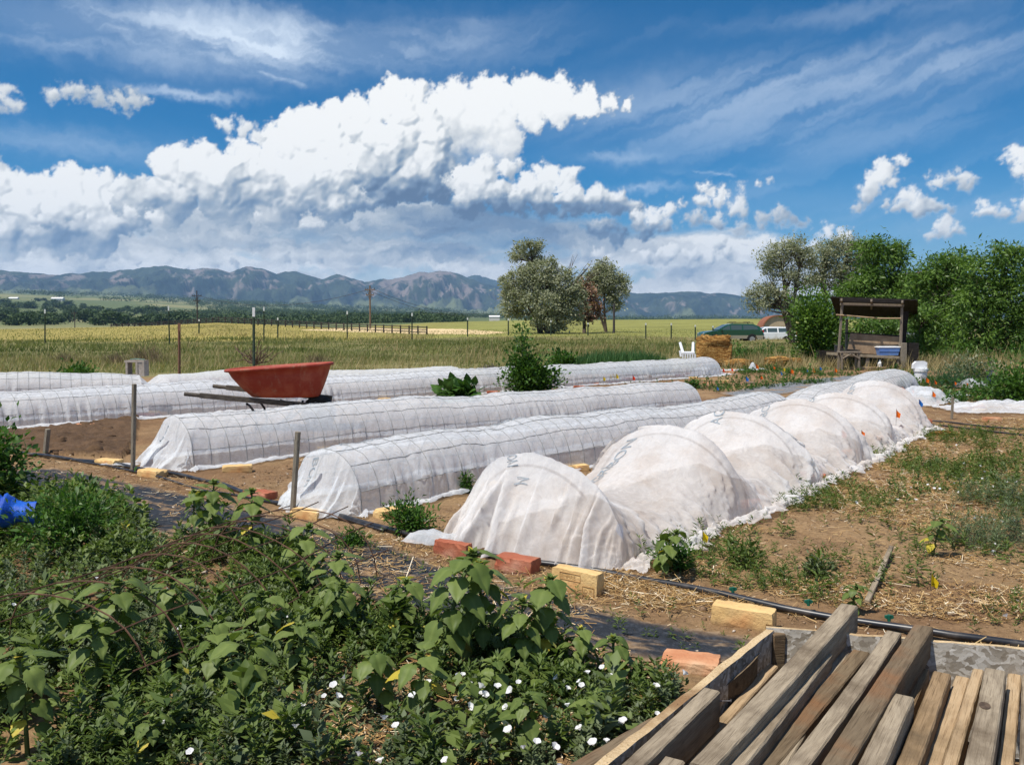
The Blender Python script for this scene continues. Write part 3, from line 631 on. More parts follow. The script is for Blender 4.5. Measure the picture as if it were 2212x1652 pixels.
    letters_on(f2, 'N', .075, lambda x, y: (-.09 - x * .4, -.08 + y / .55), root)
    letters_on(f2, 'AGRIBON', .085, lambda x, y: (cum[1] - .44 + x, -.30 - y / .6 + x * .3), root)
    for k, v0, q in ((2, -.1, .1), (3, -.30, .30), (4, -.28, .25), (5, -.26, .35)): letters_on(f2, 'AGRIBON', .085, lambda x, y: (cum[k] - q + x, v0 - y / .6), root)
draped_cover()
def loose_sheet(label, c, lx, ly, rz, hts, seed, cat='fabric sheet', name='crumpled_fabric'):
    nx, ny = int(lx / .02), int(ly / .02); u_, v_ = np.meshgrid(np.linspace(-1, 1, nx), np.linspace(-1, 1, ny), indexing='ij')
    ed = (1 - sst(np.maximum(np.abs(u_), np.abs(v_)), .7, 1.0))
    z = .02 + .10 * hts * np.abs(fbm(u_ * lx * 2.2, v_ * ly * 2.2, 5, .6, seed)) + hts * .5 * sst(fbm(u_ * lx * .9, v_ * ly * .9, 3, .5, seed + 1), .0, .6) * ed + .02 * np.abs(fbm(u_ * lx * 9, v_ * ly * 9, 3, .6, seed + 3))
    x = u_ * lx / 2 * (1 + .12 * fbm(v_ * 2, u_ * 0, 4, .6, seed + 4)); y = v_ * ly / 2 * (1 + .18 * fbm(u_ * 3, v_ * 0, 4, .6, seed + 5))
    me = npmesh(name, np.stack([x, y, z], -1).reshape(-1, 3), [gridfaces(nx, ny)[:, ::-1]]); o = link(name, me, FAB, smooth=True); o.location = (c[0], c[1], zg(c[0], c[1])); o.rotation_euler = (0, 0, rz)
    return tag(o, label, cat)
loose_sheet('white fabric lying crumpled on the ground at the right edge, beside the thin wooden stake', G(2200, 890), 1.9, 1.0, -.15, .22, 5)
loose_sheet('short white fabric sheet with a blue flag in it, just beyond the big draped cover', G(1990, 872), 1.3, .75, .75, .38, 9)
loose_sheet('small white fabric scrap on the soil behind the short sheet', G(2060, 857), .55, .3, .3, .25, 15)
loose_sheet('bunched white fabric bundle in front of the ferny bush', G(2098, 838), .5, .5, .4, .3, 16)
loose_sheet('long bunched strip of white fabric lying among the red bricks past the longest cover', G(1525, 812), 1.5, .45, .55, .35, 19)
loose_sheet('bunched white fabric strip on the soil beyond the red bricks', G(1600, 802), 1.3, .35, .35, .4, 23)
loose_sheet('white fabric bunched beside the yellow flags in the middle of the longest cover', G(1335, 822), 1.0, .3, .75, .45, 29)
loose_sheet('white tail of cloth under the red brick left of the draped cover', G(938, 1178), .30, .16, -.5, .10, 33)
loose_sheet('white tail of cloth between the stake and the tan brick at the second cover', G(262, 1008), .30, .14, -.2, .10, 37)
# ------------------------------------------------------------------ bricks
def brickmat(name, a, b, c):
    m_, T = material(name); co = obco(T); n1 = T.noise(co, 9, 6, .65); n2 = T.noise(co, 90, 4, .65); n3 = T.noise(co, 4, 3, .5)
    k = T.mix(T.rng(n1, .35, .65), (*a, 1), (*b, 1)); k = T.mix(T.rng(n3, .52, .68), k, (*c, 1)); k = T.mix(T.rng(n2, .55, .7, 0, .35), k, T.mix(1.0, k, (.45, .42, .4, 1), 'MULTIPLY'))
    zz = T.n('ShaderNodeSeparateXYZ', {0: co}, out=None).outputs[2]; k = T.mix(T.rng(T.m('ADD', zz, T.m('MULTIPLY', T.m('SUBTRACT', n1, .5), .09)), -.045, .0, .75, 0.0), k, (.20, .13, .075, 1)); k = T.mix(T.rng(n3, .30, .42, .5, 0.0), k, (.30, .22, .14, 1))
    finish(T, k, .9, T.m('ADD', T.m('MULTIPLY', n2, .6), n1), .9, .006, .2); return m_
BY = brickmat('fire_brick_tan', (.59, .38, .155), (.67, .46, .205), (.55, .28, .11))
BR = brickmat('red_brick', (.30, .085, .045), (.38, .13, .07), (.48, .25, .17))
BO = brickmat('orange_brick', (.46, .19, .09), (.54, .27, .14), (.60, .40, .24))
BG = brickmat('grey_brown_brick', (.22, .15, .10), (.30, .21, .14), (.14, .11, .09))
def brick_mesh(d, seed):
    rs = random.Random(seed); b = MB(); n = (9, 5, 4); vs = {}; 
    def vid(i, j, k):
        key = (i, j, k)
        if key not in vs:
            x = (i / n[0] - .5) * d[0]; y = (j / n[1] - .5) * d[1]; z = (k / n[2] - .5) * d[2]
            e = sum((q in (0, m)) for q, m in ((i, n[0]), (j, n[1]), (k, n[2])))
            s = 1 - (.018 if e >= 2 else 0) - (.03 if e == 3 else 0); ch = rs.random()
            jx = .0022 if e >= 2 else .0010
            off = .010 if (e >= 2 and ch > .90) else 0
            vs[key] = len(b.v); b.v.append((x * s - math.copysign(off, x) + rs.uniform(-jx, jx), y * (s if e < 2 else s - .02) - math.copysign(off, y) + rs.uniform(-jx, jx), z * (s if e < 2 else s - .03) + rs.uniform(-jx, jx)))
        return vs[key]
    for a, bb, c in ((0, 1, 2), (1, 2, 0), (2, 0, 1)):
        for side in (0, n[c]):
            for i in range(n[a]):
                for j in range(n[bb]):
                    q = []
                    for (p, r) in ((0, 0), (1, 0), (1, 1), (0, 1)):
                        t = [0, 0, 0]; t[a] = i + p; t[bb] = j + r; t[c] = side; q.append(vid(*t))
                    b.f.append(tuple(q if side else q[::-1])); b.mi.append(0)
    return b
STD = (.225, .112, .064); SML = (.20, .092, .06)
bn = [0]
def brick(px, py, deg, m, label, d=STD, flat=True, tilt=(0, 0), z=0.0, group=None):
    bn[0] += 1; p = G(px, py); dd = d if flat else (d[0], d[2], d[1])
    o = brick_mesh(dd, bn[0]).build('brick', m); q = math.radians(deg)
    # (px, py) is the middle of the base edge nearest the camera: push the centre back by half the depth
    back = Vector((-p.x, -p.y, 0)).normalized() * -dd[1] * .45
    o.location = (p.x + back.x, p.y + back.y, zg(p.x, p.y) + dd[2] / 2 - (.011 if z == 0 else .006) + z); o.rotation_euler = (math.radians(tilt[0]), math.radians(tilt[1]), q)
    return tag(o, label, 'brick', group)
brick(236, 1006, -26, BY, 'tan brick left of the tall stake at the end of the second cover')
brick(330, 1030, -30, BY, 'tan brick right of the tall stake, at the gathered cloth of the second cover')
brick(513, 1022, 16, BY, 'tan brick with an orange end on the soil between the two front covers')
b1 = brick(562, 1080, -32, BR, 'red brick dusted white, left of the grey stake at the end of the front cover')
brick(668, 1118, -30, BY, 'tan brick pinning the cloth right below the grey stake')
brick(850, 1120, 42, BY, 'tan brick end on, right of the gathered end of the front cover')
brick(1050, 1062, 34, BY, 'tan brick half hidden behind the first hump of the big draped sheet')
brick(1240, 1018, 20, BY, 'tan brick between the first two humps, with the front cover behind it')
brick(1330, 996, 30, BR, 'red brick beside the front cover, seen between the first two humps', flat=False)
brick(712, 978, 12, BY, 'tan brick seen over the front cover, holding the edge of the second cover')
brick(978, 1206, -32, BR, 'red brick on a tail of white cloth, leftmost of the row at the first hump', flat=False, d=SML)
brick(1118, 1238, -32, BR, 'red brick in the middle of the row at the foot of the first hump', d=(.205, .10, .085), flat=True)
bs = brick(1248, 1282, -38, BY, 'big tan brick stood on its long edge with stamped lettering', d=(.235, .115, .066), flat=False)
brick(1606, 1358, -28, BY, 'tan brick lying alone on the soil between the black pipe and the lumber box', d=(.235, .09, .085))
brick(1492, 1452, -18, BO, 'smooth orange red brick half sunk in weeds left of the lumber box', d=(.19, .12, .045))
# stamped words on the big brick: shallow frames and letters on its face
def stamp(o, txt, size, x0, z0, y):
    v, tr = text_mesh(txt, size); q = np.stack([v[:, 0] + x0, np.full(len(v), y), v[:, 1] + z0], 1)
    link('stamped_lettering', npmesh('stamped_lettering', q, [np.array(tr)]), simple('stamp_shade', (.42, .23, .08), (.48, .28, .10), 60), o)
stamp(bs, 'EMPIRE', .024, -.065, .018, -.0345); stamp(bs, 'D P', .024, .055, -.028, -.0345)
fr = MB()
for (cx_, cz, w_, h_) in ((-.018, .027, .105, .03), (.075, -.02, .056, .038)):
    fr.box((cx_, -.0342, cz + h_ / 2), (w_, .002, .0022)); fr.box((cx_, -.0342, cz - h_ / 2), (w_, .002, .0022)); fr.box((cx_ - w_ / 2, -.0342, cz), (.0022, .002, h_)); fr.box((cx_ + w_ / 2, -.0342, cz), (.0022, .002, h_))
fr.build('stamped_frame', simple('stamp_edge', (.40, .22, .08), (.45, .26, .10), 60), bs)
for px, py, dg, m, lb, fl in [(1626, 1100, 30, BO, 'small red brick at the foot of the second hump, by the straw', True), (1753, 1040, -25, BR, 'red brick on the sheet edge beside the third hump', True), (1832, 986, 35, BO, 'orange red brick beside the fourth hump, under the twin orange flags', True),
                              (1908, 952, 30, BO, 'pale orange brick at the foot of the fifth hump', True), (1950, 930, 10, BO, 'broken pale brick beside the flat straw flakes', True), (1981, 903, -8, BO, 'orange brick at the far corner of the draped sheet, upper of two', True), (1992, 915, -8, BR, 'red brick at the far corner of the draped sheet, lower of two', True),
                              (182, 925, 8, BO, 'flat orange brick on the tilled soil below the longest cover', True), (832, 868, 5, BY, 'tan brick right of the wheelbarrow against the longest cover', True), (1066, 852, 5, BR, 'dark brick next to the leafy squash plant', True),
                              (1251, 838, 10, BR, 'red brick right of the tall leafy bush, against the longest cover', True), (1282, 833, 25, BR, 'dark red brick under the single yellow flag', True), (1325, 829, 10, BR, 'dark brick under the bunch of yellow flags', True), (1354, 822, 10, BR, 'red brick just left of the orange red flag by the longest cover', True),
                              (1398, 816, 12, BY, 'pale tan brick right of the orange red flag by the longest cover', True), (1442, 816, 12, BY, 'tan brick beside the tented crease of the longest cover', True), (1469, 814, -5, BR, 'red brick on the edge of the longest cover, next right of the tan one', True), (1490, 811, -5, BR, 'small dark red brick before the long bunched strip', True),
                              (1498, 819, 5, BY, 'yellowish brick in front of the long bunched strip', True), (1515, 807, 15, BO, 'brick at the rounded end of the longest cover', True), (1549, 806, 5, BO, 'orange brick with an orange flag on it near the end of the longest cover', True), (1583, 800, 5, BY, 'pale brick farthest along the pile past the longest cover', True),
                              (1560, 809, -5, BR, 'red brick under the orange one in the far pile', True), (1578, 807, -8, BO, 'long red brick lying right of the far pile', True), (1530, 832, -10, BO, 'orange and tan brick alone on the soil right of the second cover', True), (1564, 826, 5, BY, 'tan brick on the soil right of the alone orange one', True), (1619, 830, -10, BG, 'brown brick below the blue flag on the soil', True),
                              (1722, 810, 5, BO, 'brick among the seedlings in front of the wooden stand', True), (1756, 806, 5, BO, 'orange brick among seedlings beside the grey tarp patch', True), (1982, 842, -8, BG, 'grey topped brick right of two orange flags', True), (1936, 838, 0, BR, 'red brick where the rising cover meets the draped sheet', True), (2040, 872, 0, BO, 'pink brick holding the end of the short sheet', True),
                              (2110, 884, 5, BR, 'red brick at the left edge of the right hand sheet', True), (2118, 892, 5, BY, 'yellow brick at the left edge of the right hand sheet', True), (2142, 911, 0, BO, 'bright orange brick in front of the right hand sheet', True)]:
    brick(px, py, dg, m, lb, d=SML if px > 1240 else STD, flat=fl)
s1 = brick(347, 898, 4, BY, 'tan brick, lower of the two stacked behind the second cover', d=(.27, .12, .085)); s2 = brick(347, 898, -2, BG, 'grey brown brick, upper of the two stacked behind the second cover', d=(.27, .12, .085), z=.08)
brick(322, 903, 0, BR, 'red brick end showing left of the stacked pair')

# ------------------------------------------------------------------ wood, posts
def wood(name, a, b, c, sc=(1, 14, 14)):
    m_, T = material(name); co = obco(T); q = T.vm('MULTIPLY', co, sc); n1 = T.noise(T.vm('ADD', q, T.n('ShaderNodeVectorMath', {0: T.noise(co, 3, 3, .5, out=1), 3: 1.2}, operation='SCALE')), 5, 8, .65); n2 = T.noise(T.vm('MULTIPLY', co, (sc[0] * .6, sc[1] * 2.4, sc[2] * 2.4)), 9, 5, .7); n3 = T.noise(co, 3.5, 5, .6)
    k = T.mix(T.rng(n1, .32, .68), (*a, 1), (*b, 1)); k = T.mix(T.rng(n3, .45, .70), k, (*c, 1)); n4 = T.noise(T.vm('MULTIPLY', co, (sc[0] * 1.5, sc[1] * 7, sc[2] * 7)), 6, 4, .65); k = T.mix(T.rng(n4, .54, .66, 0, .6), k, T.mix(1.0, k, (.30, .26, .22, 1), 'MULTIPLY')); kn_ = T.vor(T.vm('ADD', T.vm('MULTIPLY', co, (max(sc[0], .9) * 3.2, sc[1] * .9, sc[2] * .9)), T.n('ShaderNodeVectorMath', {0: n1, 3: .0}, operation='SCALE')), 1.0); k = T.mix(T.rng(kn_, .05, .13, .75, 0.0), k, (.05, .03, .018, 1)); k = T.mix(T.rng(n2, .52, .68, 0, .55), k, T.mix(1.0, k, (.42, .38, .34, 1), 'MULTIPLY'))
    finish(T, k, .85, T.m('ADD', n1, n2), .6, .004, .2); return m_
WG = wood('weathered_grey_wood', (.235, .185, .125), (.36, .29, .20), (.13, .095, .06))
WB = wood('brown_wood', (.22, .145, .075), (.31, .21, .115), (.115, .08, .045))
WT = wood('tan_wood', (.38, .26, .145), (.46, .335, .20), (.24, .165, .09))
WD = wood('dark_stained_wood', (.12, .085, .05), (.19, .14, .085), (.20, .10, .045))
WZ = wood('upright_grey_wood', (.19, .16, .12), (.28, .24, .18), (.12, .10, .07), (14, 14, 1))
def stake(x0, y0, x1, y1, wpx, m, label, name='wooden_stake', cat='stake'):
    b = G(x0, y0); t = P(x1, y1, b.y - .02); wd_ = wpx / 1876 * b.y; o = MB()
    d = t - b; q = d.to_track_quat('Z', 'X').to_matrix(); o.box(Vector((0, 0, d.length / 2)), (wd_, wd_ * .9, d.length + .05), bev=wd_ * .08)
    ob = o.build(name, m); ob.location = b; ob.rotation_euler = d.to_track_quat('Z', 'Y').to_euler(); return tag(ob, label, cat)
stake(287, 1014, 290, 836, 8, WZ, 'tall weathered square stake at the gathered end of the second cover')
stake(632, 1108, 643, 941, 10, WZ, 'weathered square stake at the gathered end of the front cover')
stake(98, 982, 103, 932, 9, WZ, 'short broken stake standing in the dark tilled soil')
stake(2056, 905, 2058, 862, 5, WZ, 'thin wooden stake at the left of the right hand sheet')

# ------------------------------------------------------------------ irrigation pipe and drip lines
BLK, T = material('black_plastic_pipe'); co = obco(T); n = T.noise(co, 12, 5, .6)
finish(T, T.mix(T.rng(n, .45, .75), (.012, .013, .016, 1), (.07, .06, .05, 1)), .38, n, .1, .002, .5)
def pipe(pp, r, label, name='irrigation_pipe', zz=None, cat='pipe', m=None, sub=.06):
    pts = []; P_ = [G(a, b) for a, b in pp]
    for i in range(len(P_) - 1):
        n_ = max(2, int((P_[i + 1] - P_[i]).length / sub))
        for k in range(n_): pts.append(P_[i].lerp(P_[i + 1], k / n_))
    pts.append(P_[-1]); o = MB(); X = np.array([p.x for p in pts]); Y = np.array([p.y for p in pts])
    zz_ = zground(X, Y) + .004 * np.sin(X * 9) + r + .004; 
    X2 = X.copy(); Y2 = Y.copy(); Y2 = Y + .006 * np.sin(X * 4)
    o.tube([(x, y, z) for x, y, z in zip(X2, Y2, zz_)], r, 12); return tag(o.build(name, m or BLK, smooth=True), label, cat)
main = pipe([(20, 975), (60, 984), (150, 995), (250, 1006), (330, 1022), (395, 1032), (480, 1050), (560, 1084), (700, 1110), (830, 1146), (1000, 1195), (1140, 1222), (1305, 1243), (1450, 1270), (1687, 1320), (1895, 1357), (2060, 1385), (2212, 1402), (2500, 1450)], .0145, 'thick black irrigation pipe running past the ends of all the rows')
pipe([(140, 992), (300, 1022), (440, 1062), (620, 1092), (760, 1128), (830, 1150)], .008, 'thin black hose lying beside the pipe in front of the first two covers', 'drip_hose', cat='hose')
pipe([(1960, 908), (2040, 914), (2120, 922), (2230, 932)], .010, 'black drip hose along the edge of the right hand sheet', 'drip_hose', cat='hose')
pipe([(1970, 914), (2060, 925), (2150, 936), (2240, 945)], .010, 'second black hose in front of the straw flakes, nearer than the drip hose', 'drip_hose', cat='hose')
GRN = simple('green_plastic', (.01, .10, .06), (.02, .15, .09), 9, .4)
for px, py, lb in [(1583, 1290, 'green plastic valve on the pipe, leftmost of three'), (1746, 1318, 'green plastic valve on the pipe, middle one of three'), (1920, 1352, 'green plastic valve on the pipe just past the long board')]:
    o = MB(); p = G(px, py); o.tube([(0, 0, .02), (0, 0, .045)], .007, 8); 
    for s in (-1, 1): o.prism([(0, .034), (s * .008, .044), (s * .016, .042), (s * .017, .033), (s * .008, .028)], -.004, .004)
    v = o.build('pipe_valve', GRN); v.location = p; tag(v, lb, 'valve')
stk = MB(); a, b = G(1873, 1310), G(1925, 1198); d = b - a
stk.box((0, 0, .012), (d.length, .022, .018), bev=.003); o = stk.build('wood_lath', WG); o.location = (a + b) / 2 + Vector((0, 0, zg(a.x, a.y) + .015)); o.rotation_euler = (0, -.02, math.atan2(d.y, d.x)); tag(o, 'thin grey lath lying on the straw beyond the lumber box', 'lath')

# ------------------------------------------------------------------ marker flags
def flagmat(n_, c): 
    m_, T = material(n_); b = T.n('ShaderNodeBsdfPrincipled', {'Base Color': (*c, 1), 'Roughness': .4}); t = T.n('ShaderNodeBsdfTranslucent', {0: (*c, 1)}); T.n('ShaderNodeOutputMaterial', {0: T.n('ShaderNodeMixShader', {0: .4, 1: b, 2: t})}, out=None); return m_
FO, FB_, FY, FR = flagmat('flag_orange', (.95, .19, .015)), flagmat('flag_blue', (.03, .20, .60)), flagmat('flag_yellow', (.85, .62, .02)), flagmat('flag_red', (.9, .09, .03))
STEEL = simple('flag_wire', (.10, .08, .07), (.2, .18, .17), 30, .5, metal=.6)
def flag(px, py, hp, m, label, sz=None, lean=0.0, z0=0.0, group=None, fold=None):
    """(px, py) middle of the pennant, hp pixels above the ground"""
    gnd = G(px, py + hp); Y = gnd.y; k = Y / 1876; s = sz * k if sz else .055; zt = (hp * k) * 1.0
    root = empty('marker_flag', gnd, label, 'flag', group, random.uniform(-.4, .4))
    w_ = MB(); w_.tube([(0, 0, -.01), (lean * zt * .5, 0, zt * .55), (lean * zt, 0, zt + s * .5)], .0016, 5); w_.build('flag_wire', STEEL, root)
    f = MB(); n_ = 6; vs = []; x0 = lean * zt; fd = fold if fold is not None else random.uniform(.5, .9)
    for i in range(n_ + 1):
        t = i / n_; x = x0 + s * .85 * t * (1 - fd * .5); y = .25 * s * math.sin(t * 3.0) * fd * 2; hh = s * .52 * (1 - .85 * t * fd)
        dz = -s * .55 * t * fd
        vs += [(x, y, zt + hh + dz), (x + .06 * s * math.sin(5 * t), y + .1 * s * t, zt - hh + dz * 1.2)]
    f.add(vs, [(2 * i, 2 * i + 1, 2 * i + 3, 2 * i + 2) for i in range(n_)]); f.build('pennant', m, root, True)
    return root
FL = [(1822, 935, 66, FO, 'orange flag in front of the fourth hump, larger of the twin pair', 18), (1864, 935, 44, FO, 'orange flag in front of the fourth hump, narrower and right of its twin', 14), (1940, 891, 56, FO, 'tall orange flag standing before the last hump', 18), (1989, 869, 26, FB_, 'blue flag standing in the short white sheet', 15),
      (2017, 850, 26, FO, 'orange flag at the far end of the short white sheet', 12), (1952, 842, 14, FO, 'orange flag left of its neighbour on the bare soil behind the draped sheet', 14), (1973, 841, 14, FO, 'orange flag next to the grey topped brick', 13), (2003, 820, 20, FO, 'orange flag right of the white bucket', 11), (2022, 822, 38, FO, 'orange flag on a tall green stalk', 12),
      (2064, 826, 22, FO, 'orange flag before the ferny bush', 9), (2090, 829, 14, FO, 'orange flag above the bunched bundle', 9), (1551, 838, 12, FB_, 'blue flag on the soil near the end of the second cover', 9), (1614, 818, 12, FB_, 'dark blue flag near the brown brick', 10), (1646, 813, 8, FO, 'orange flag among seedlings left of the grey patch', 10),
      (1636, 790, 14, FO, 'orange flag behind the bunched strips', 11), (1673, 793, 12, FO, 'faded orange flag left of the yellow one', 8), (1694, 797, 12, FY, 'yellow flag among the tall seedlings', 8), (1711, 801, 9, FO, 'bright orange flag in the middle of the seedling bed', 10), (1689, 805, 9, FB_, 'blue flag in the middle of the seedling bed', 9),
      (1759, 798, 10, FO, 'orange flag left of the blue pair before the stand', 10), (1773, 795, 10, FB_, 'blue flag right behind the orange one before the stand', 8), (1745, 799, 10, FB_, 'small blue flag left of the orange one before the stand', 7), (1806, 798, 12, FO, 'orange flag under the small stool', 10), (1564, 797, 10, FR, 'red orange flag on the far brick pile', 10), (1582, 797, 10, FR, 'thin red flag right of the far brick pile flag', 8),
      (1306, 817, 16, FY, 'single yellow flag beside the yellow bunch', 10), (1320, 812, 18, FY, 'yellow flag, left one of the bunch', 10), (1327, 811, 18, FY, 'yellow flag, middle one of the bunch', 10), (1334, 812, 18, FY, 'yellow flag, right one of the bunch', 10), (1370, 814, 14, FR, 'orange red flag right of the yellow bunch', 12),
      (1526, 1153, 52, FY, 'narrow yellow flag against the foot of the second hump', 30), (2020, 1250, 24, FY, 'narrow yellow flag in the straw beyond the lumber box', 32)]
for px, py, hp, m, lb, sz in FL:
    flag(px - sz * .3, py, hp, m, lb, sz, fold=.75 if sz >= 20 else None)
root = empty('marker_flag', G(1300, 1232), 'blue flag on a leaning wire pulling up the edge of the draped sheet', 'flag')
w_ = MB(); t_ = P(1334, 1128, 4.35) - Vector(root.location); w_.tube([(0, 0, 0), tuple(t_ * .5 + Vector((.01, 0, 0))), tuple(t_)], .0018, 5); w_.build('flag_wire', STEEL, root)
f = MB(); s = .09; f.add([(t_.x, t_.y, t_.z), (t_.x + .028, t_.y + .01, t_.z - .02), (t_.x + .030, t_.y - .01, t_.z - .085), (t_.x + .002, t_.y, t_.z - .06), (t_.x - .008, t_.y, t_.z - .045)], [(0, 4, 3), (0, 3, 2), (0, 2, 1)]); f.build('pennant', FB_, root)
o = MB(); o.add([(0, 0, .012), (.06, .004, .02), (.065, .02, .014), (.02, .024, .02)], [(0, 1, 2, 3)]); o = o.build('plastic_scrap', FB_); o.location = G(985, 1216); tag(o, 'scrap of blue plastic lying on the soil before the red bricks', 'plastic scrap')
# ------------------------------------------------------------------ ground litter: straw, weeds, grass
F_WEED = foliage('weed_leaf', (.045, .080, .018), (.155, .21, .05), .3, .5, (.26, .25, .07))
F_GREY = foliage('grey_green_leaf', (.055, .080, .036), (.16, .195, .09), .25, .5)
F_SUN = foliage('sunflower_leaf', (.080, .12, .026), (.19, .24, .062), .30, .5, (.50, .40, .05))
F_BUSH = foliage('bush_leaf', (.025, .07, .012), (.09, .18, .03), .30, .45)
F_GRASS = foliage('grass_blade', (.10, .13, .035), (.31, .30, .11), .3, .6, (.42, .34, .17))
F_DRY = foliage('dry_grass', (.26, .19, .08), (.50, .40, .21), .25, .7)
F_OLIVE = foliage('olive_leaf', (.19, .205, .115), (.36, .365, .235), .25, .5)
F_LOCUST = foliage('locust_leaf', (.045, .10, .018), (.17, .265, .05), .38, .42)
F_FAR = foliage('far_tree_leaf', (.022, .045, .016), (.085, .125, .040), .15, .7)
BARK = simple('bark', (.07, .05, .035), (.14, .105, .08), 12, .9, .8, .02, vec=(1, 1, .2))
STEM = simple('green_stem', (.07, .11, .03), (.12, .16, .05), 10, .6)
SM, T = material('straw'); v = T.n('ShaderNodeAttribute', None, out=2, attribute_name='v')
finish(T, T.ramp(v, [(0, (.17, .085, .03)), (.5, (.36, .21, .07)), (.85, (.52, .36, .16)), (1, (.80, .70, .52))]), .7)
def pts_in(poly, n, rs, dens=None):
    """n random ground points inside a sight-line polygon, even over the ground"""
    q = np.array([G(max(-400, a), b)[:2] for a, b in poly]); lo, hi = q.min(0), q.max(0); out = []
    while len(out) < n:
        p = rs.uniform(lo, hi, (n * 3, 2)); k = inpoly(p[:, 0], p[:, 1], [tuple(t) for t in q]); p = p[k]
        if dens is not None: p = p[rs.uniform(0, 1, len(p)) < dens(p[:, 0], p[:, 1])]
        out += list(p)
    return np.array(out[:n])
def stuff(name, parts, mat, label=None, z0=None):
    V = []; F = []; A = []; b = 0
    for (v, f, a) in parts:
        V.append(v); F.append(f + b); A.append(a); b += len(v)
    ks = sorted(set(f.shape[1] for f in F)); me = npmesh(name, np.concatenate(V), [np.concatenate([f for f in F if f.shape[1] == k]) for k in ks], {'v': np.concatenate(A)})
    return tag(link(name, me, mat), kind='stuff')
def laid(tmpl, xy, z, sc, rs, zmin=-.15, zmax=.3, wid=None):
    n = len(xy); X = rnd_dirs(n, zmin, zmax, rs); Z = np.tile([0, 0, 1.], (n, 1)) + rs.normal(0, .3, (n, 3)); pos = np.concatenate([xy, z[:, None]], 1)
    s = sc if wid is None else np.stack([sc, wid, sc], 1); v, f = scatter(tmpl[0], tmpl[1], pos, X, Z, s)
    return v, f, np.repeat(rs.uniform(0, 1, n), len(tmpl[0]))
rs = np.random.RandomState(3)
gzf = lambda p: zground(p[:, 0], p[:, 1]) + micro(p[:, 0], p[:, 1])
parts = []
clump = lambda a, s: (lambda x, y: np.clip(sst(fbm(x * a, y * a, 4, .6, s), -.25, .35) ** 1.5, .03, 1))
for poly, n, L, sd_ in [([(1400, 1190), (1760, 1020), (2000, 915), (2212, 900), (2800, 930), (3000, 1400), (1900, 1330), (1310, 1225)], 95000, .030, 1), ([(1650, 1060), (2020, 920), (2260, 1000), (2260, 1080), (1900, 1120)], 26000, .040, 2), ([(560, 1110), (1200, 1230), (1500, 1330), (1480, 1480), (1000, 1420), (500, 1300), (100, 1100), (80, 1020)], 5500, .035, 3),
                        ([(700, 1290), (1180, 1400), (1150, 1500), (850, 1460), (650, 1400)], 2600, .05, 4), ([(0, 960), (560, 1060), (800, 1130), (500, 1110), (0, 1010)], 1200, .04, 5), ([(500, 1500), (1400, 1480), (1300, 1652), (300, 1652)], 2500, .045, 6), ([(1300, 1235), (1900, 1350), (2212, 1400), (2212, 1440), (1640, 1350), (1300, 1300)], 2500, .05, 7), ([(1500, 1000), (2000, 830), (2212, 800), (2212, 905), (1950, 930)], 4000, .07, 8)]:
    p = pts_in(poly, n, rs, clump(1.6, 40 + sd_)); l = L * rs.lognormal(0, .55, n); parts.append(laid(STRAW, p, gzf(p) + .004 + rs.uniform(0, .012, n), l, rs, -.12, .25, .0016 + .0022 * rs.uniform(0, 1, n)))
stuff('straw_mulch', parts, SM)
ICO = (np.array([(0, 0, .9), (.8, 0, .25), (.25, .8, .2), (-.7, .5, .3), (-.65, -.55, .2), (.3, -.75, .3), (0, 0, -.5)], float), np.array([(0, 1, 2), (0, 2, 3), (0, 3, 4), (0, 4, 5), (0, 5, 1), (6, 2, 1), (6, 3, 2), (6, 4, 3), (6, 5, 4), (6, 1, 5)]))
def clods(poly, n, size, seed, dens=None):
    r2 = np.random.RandomState(seed); p = pts_in(poly, n, r2, dens); s = size * r2.lognormal(0, .6, n); v, f = scatter(ICO[0], ICO[1], np.concatenate([p, gzf(p)[:, None]], 1), rnd_dirs(n, -.3, .3, r2), rnd_dirs(n, .6, 1, r2), np.stack([s, s * r2.uniform(.6, 1, n), s * .7], 1)); return v, f, np.repeat(r2.uniform(0, 1, n), 7)
CL, T = material('soil_clods'); v = T.n('ShaderNodeAttribute', None, out=2, attribute_name='v')
finish(T, T.ramp(v, [(0, (.13, .08, .045)), (.6, (.24, .155, .09)), (.9, (.34, .24, .15)), (1, (.5, .42, .34))]), .95, T.noise(obco(T), 90, 4, .7), .8, .003, .1)
stuff('soil_clods', [clods([(0, 960), (560, 1060), (1300, 1235), (2212, 1400), (2212, 1440), (1640, 1350), (1400, 1500), (1000, 1420), (500, 1300), (0, 1060)], 9000, .0035, 1), clods([(1350, 1210), (1760, 1030), (2000, 915), (2212, 900), (2300, 1400), (1900, 1330)], 7000, .0040, 2), clods([(900, 1130), (1050, 1060), (1280, 1000), (1300, 1030), (1010, 1110), (900, 1160)], 900, .005, 3), clods([(480, 1040), (680, 985), (760, 965), (700, 1000), (560, 1070)], 700, .005, 4)], CL)
TL, T = material('tilled_clods'); finish(T, T.mix(T.noise(obco(T), 40, 4, .7), (.05, .03, .017, 1), (.15, .09, .05, 1)), .95, T.noise(obco(T), 60, 4, .7), .9, .006, .1)
stuff('tilled_soil', [clods([(-60, 930), (40, 938), (290, 912), (280, 965), (262, 990), (200, 985), (-60, 975)], 5200, .020, 5)], TL)
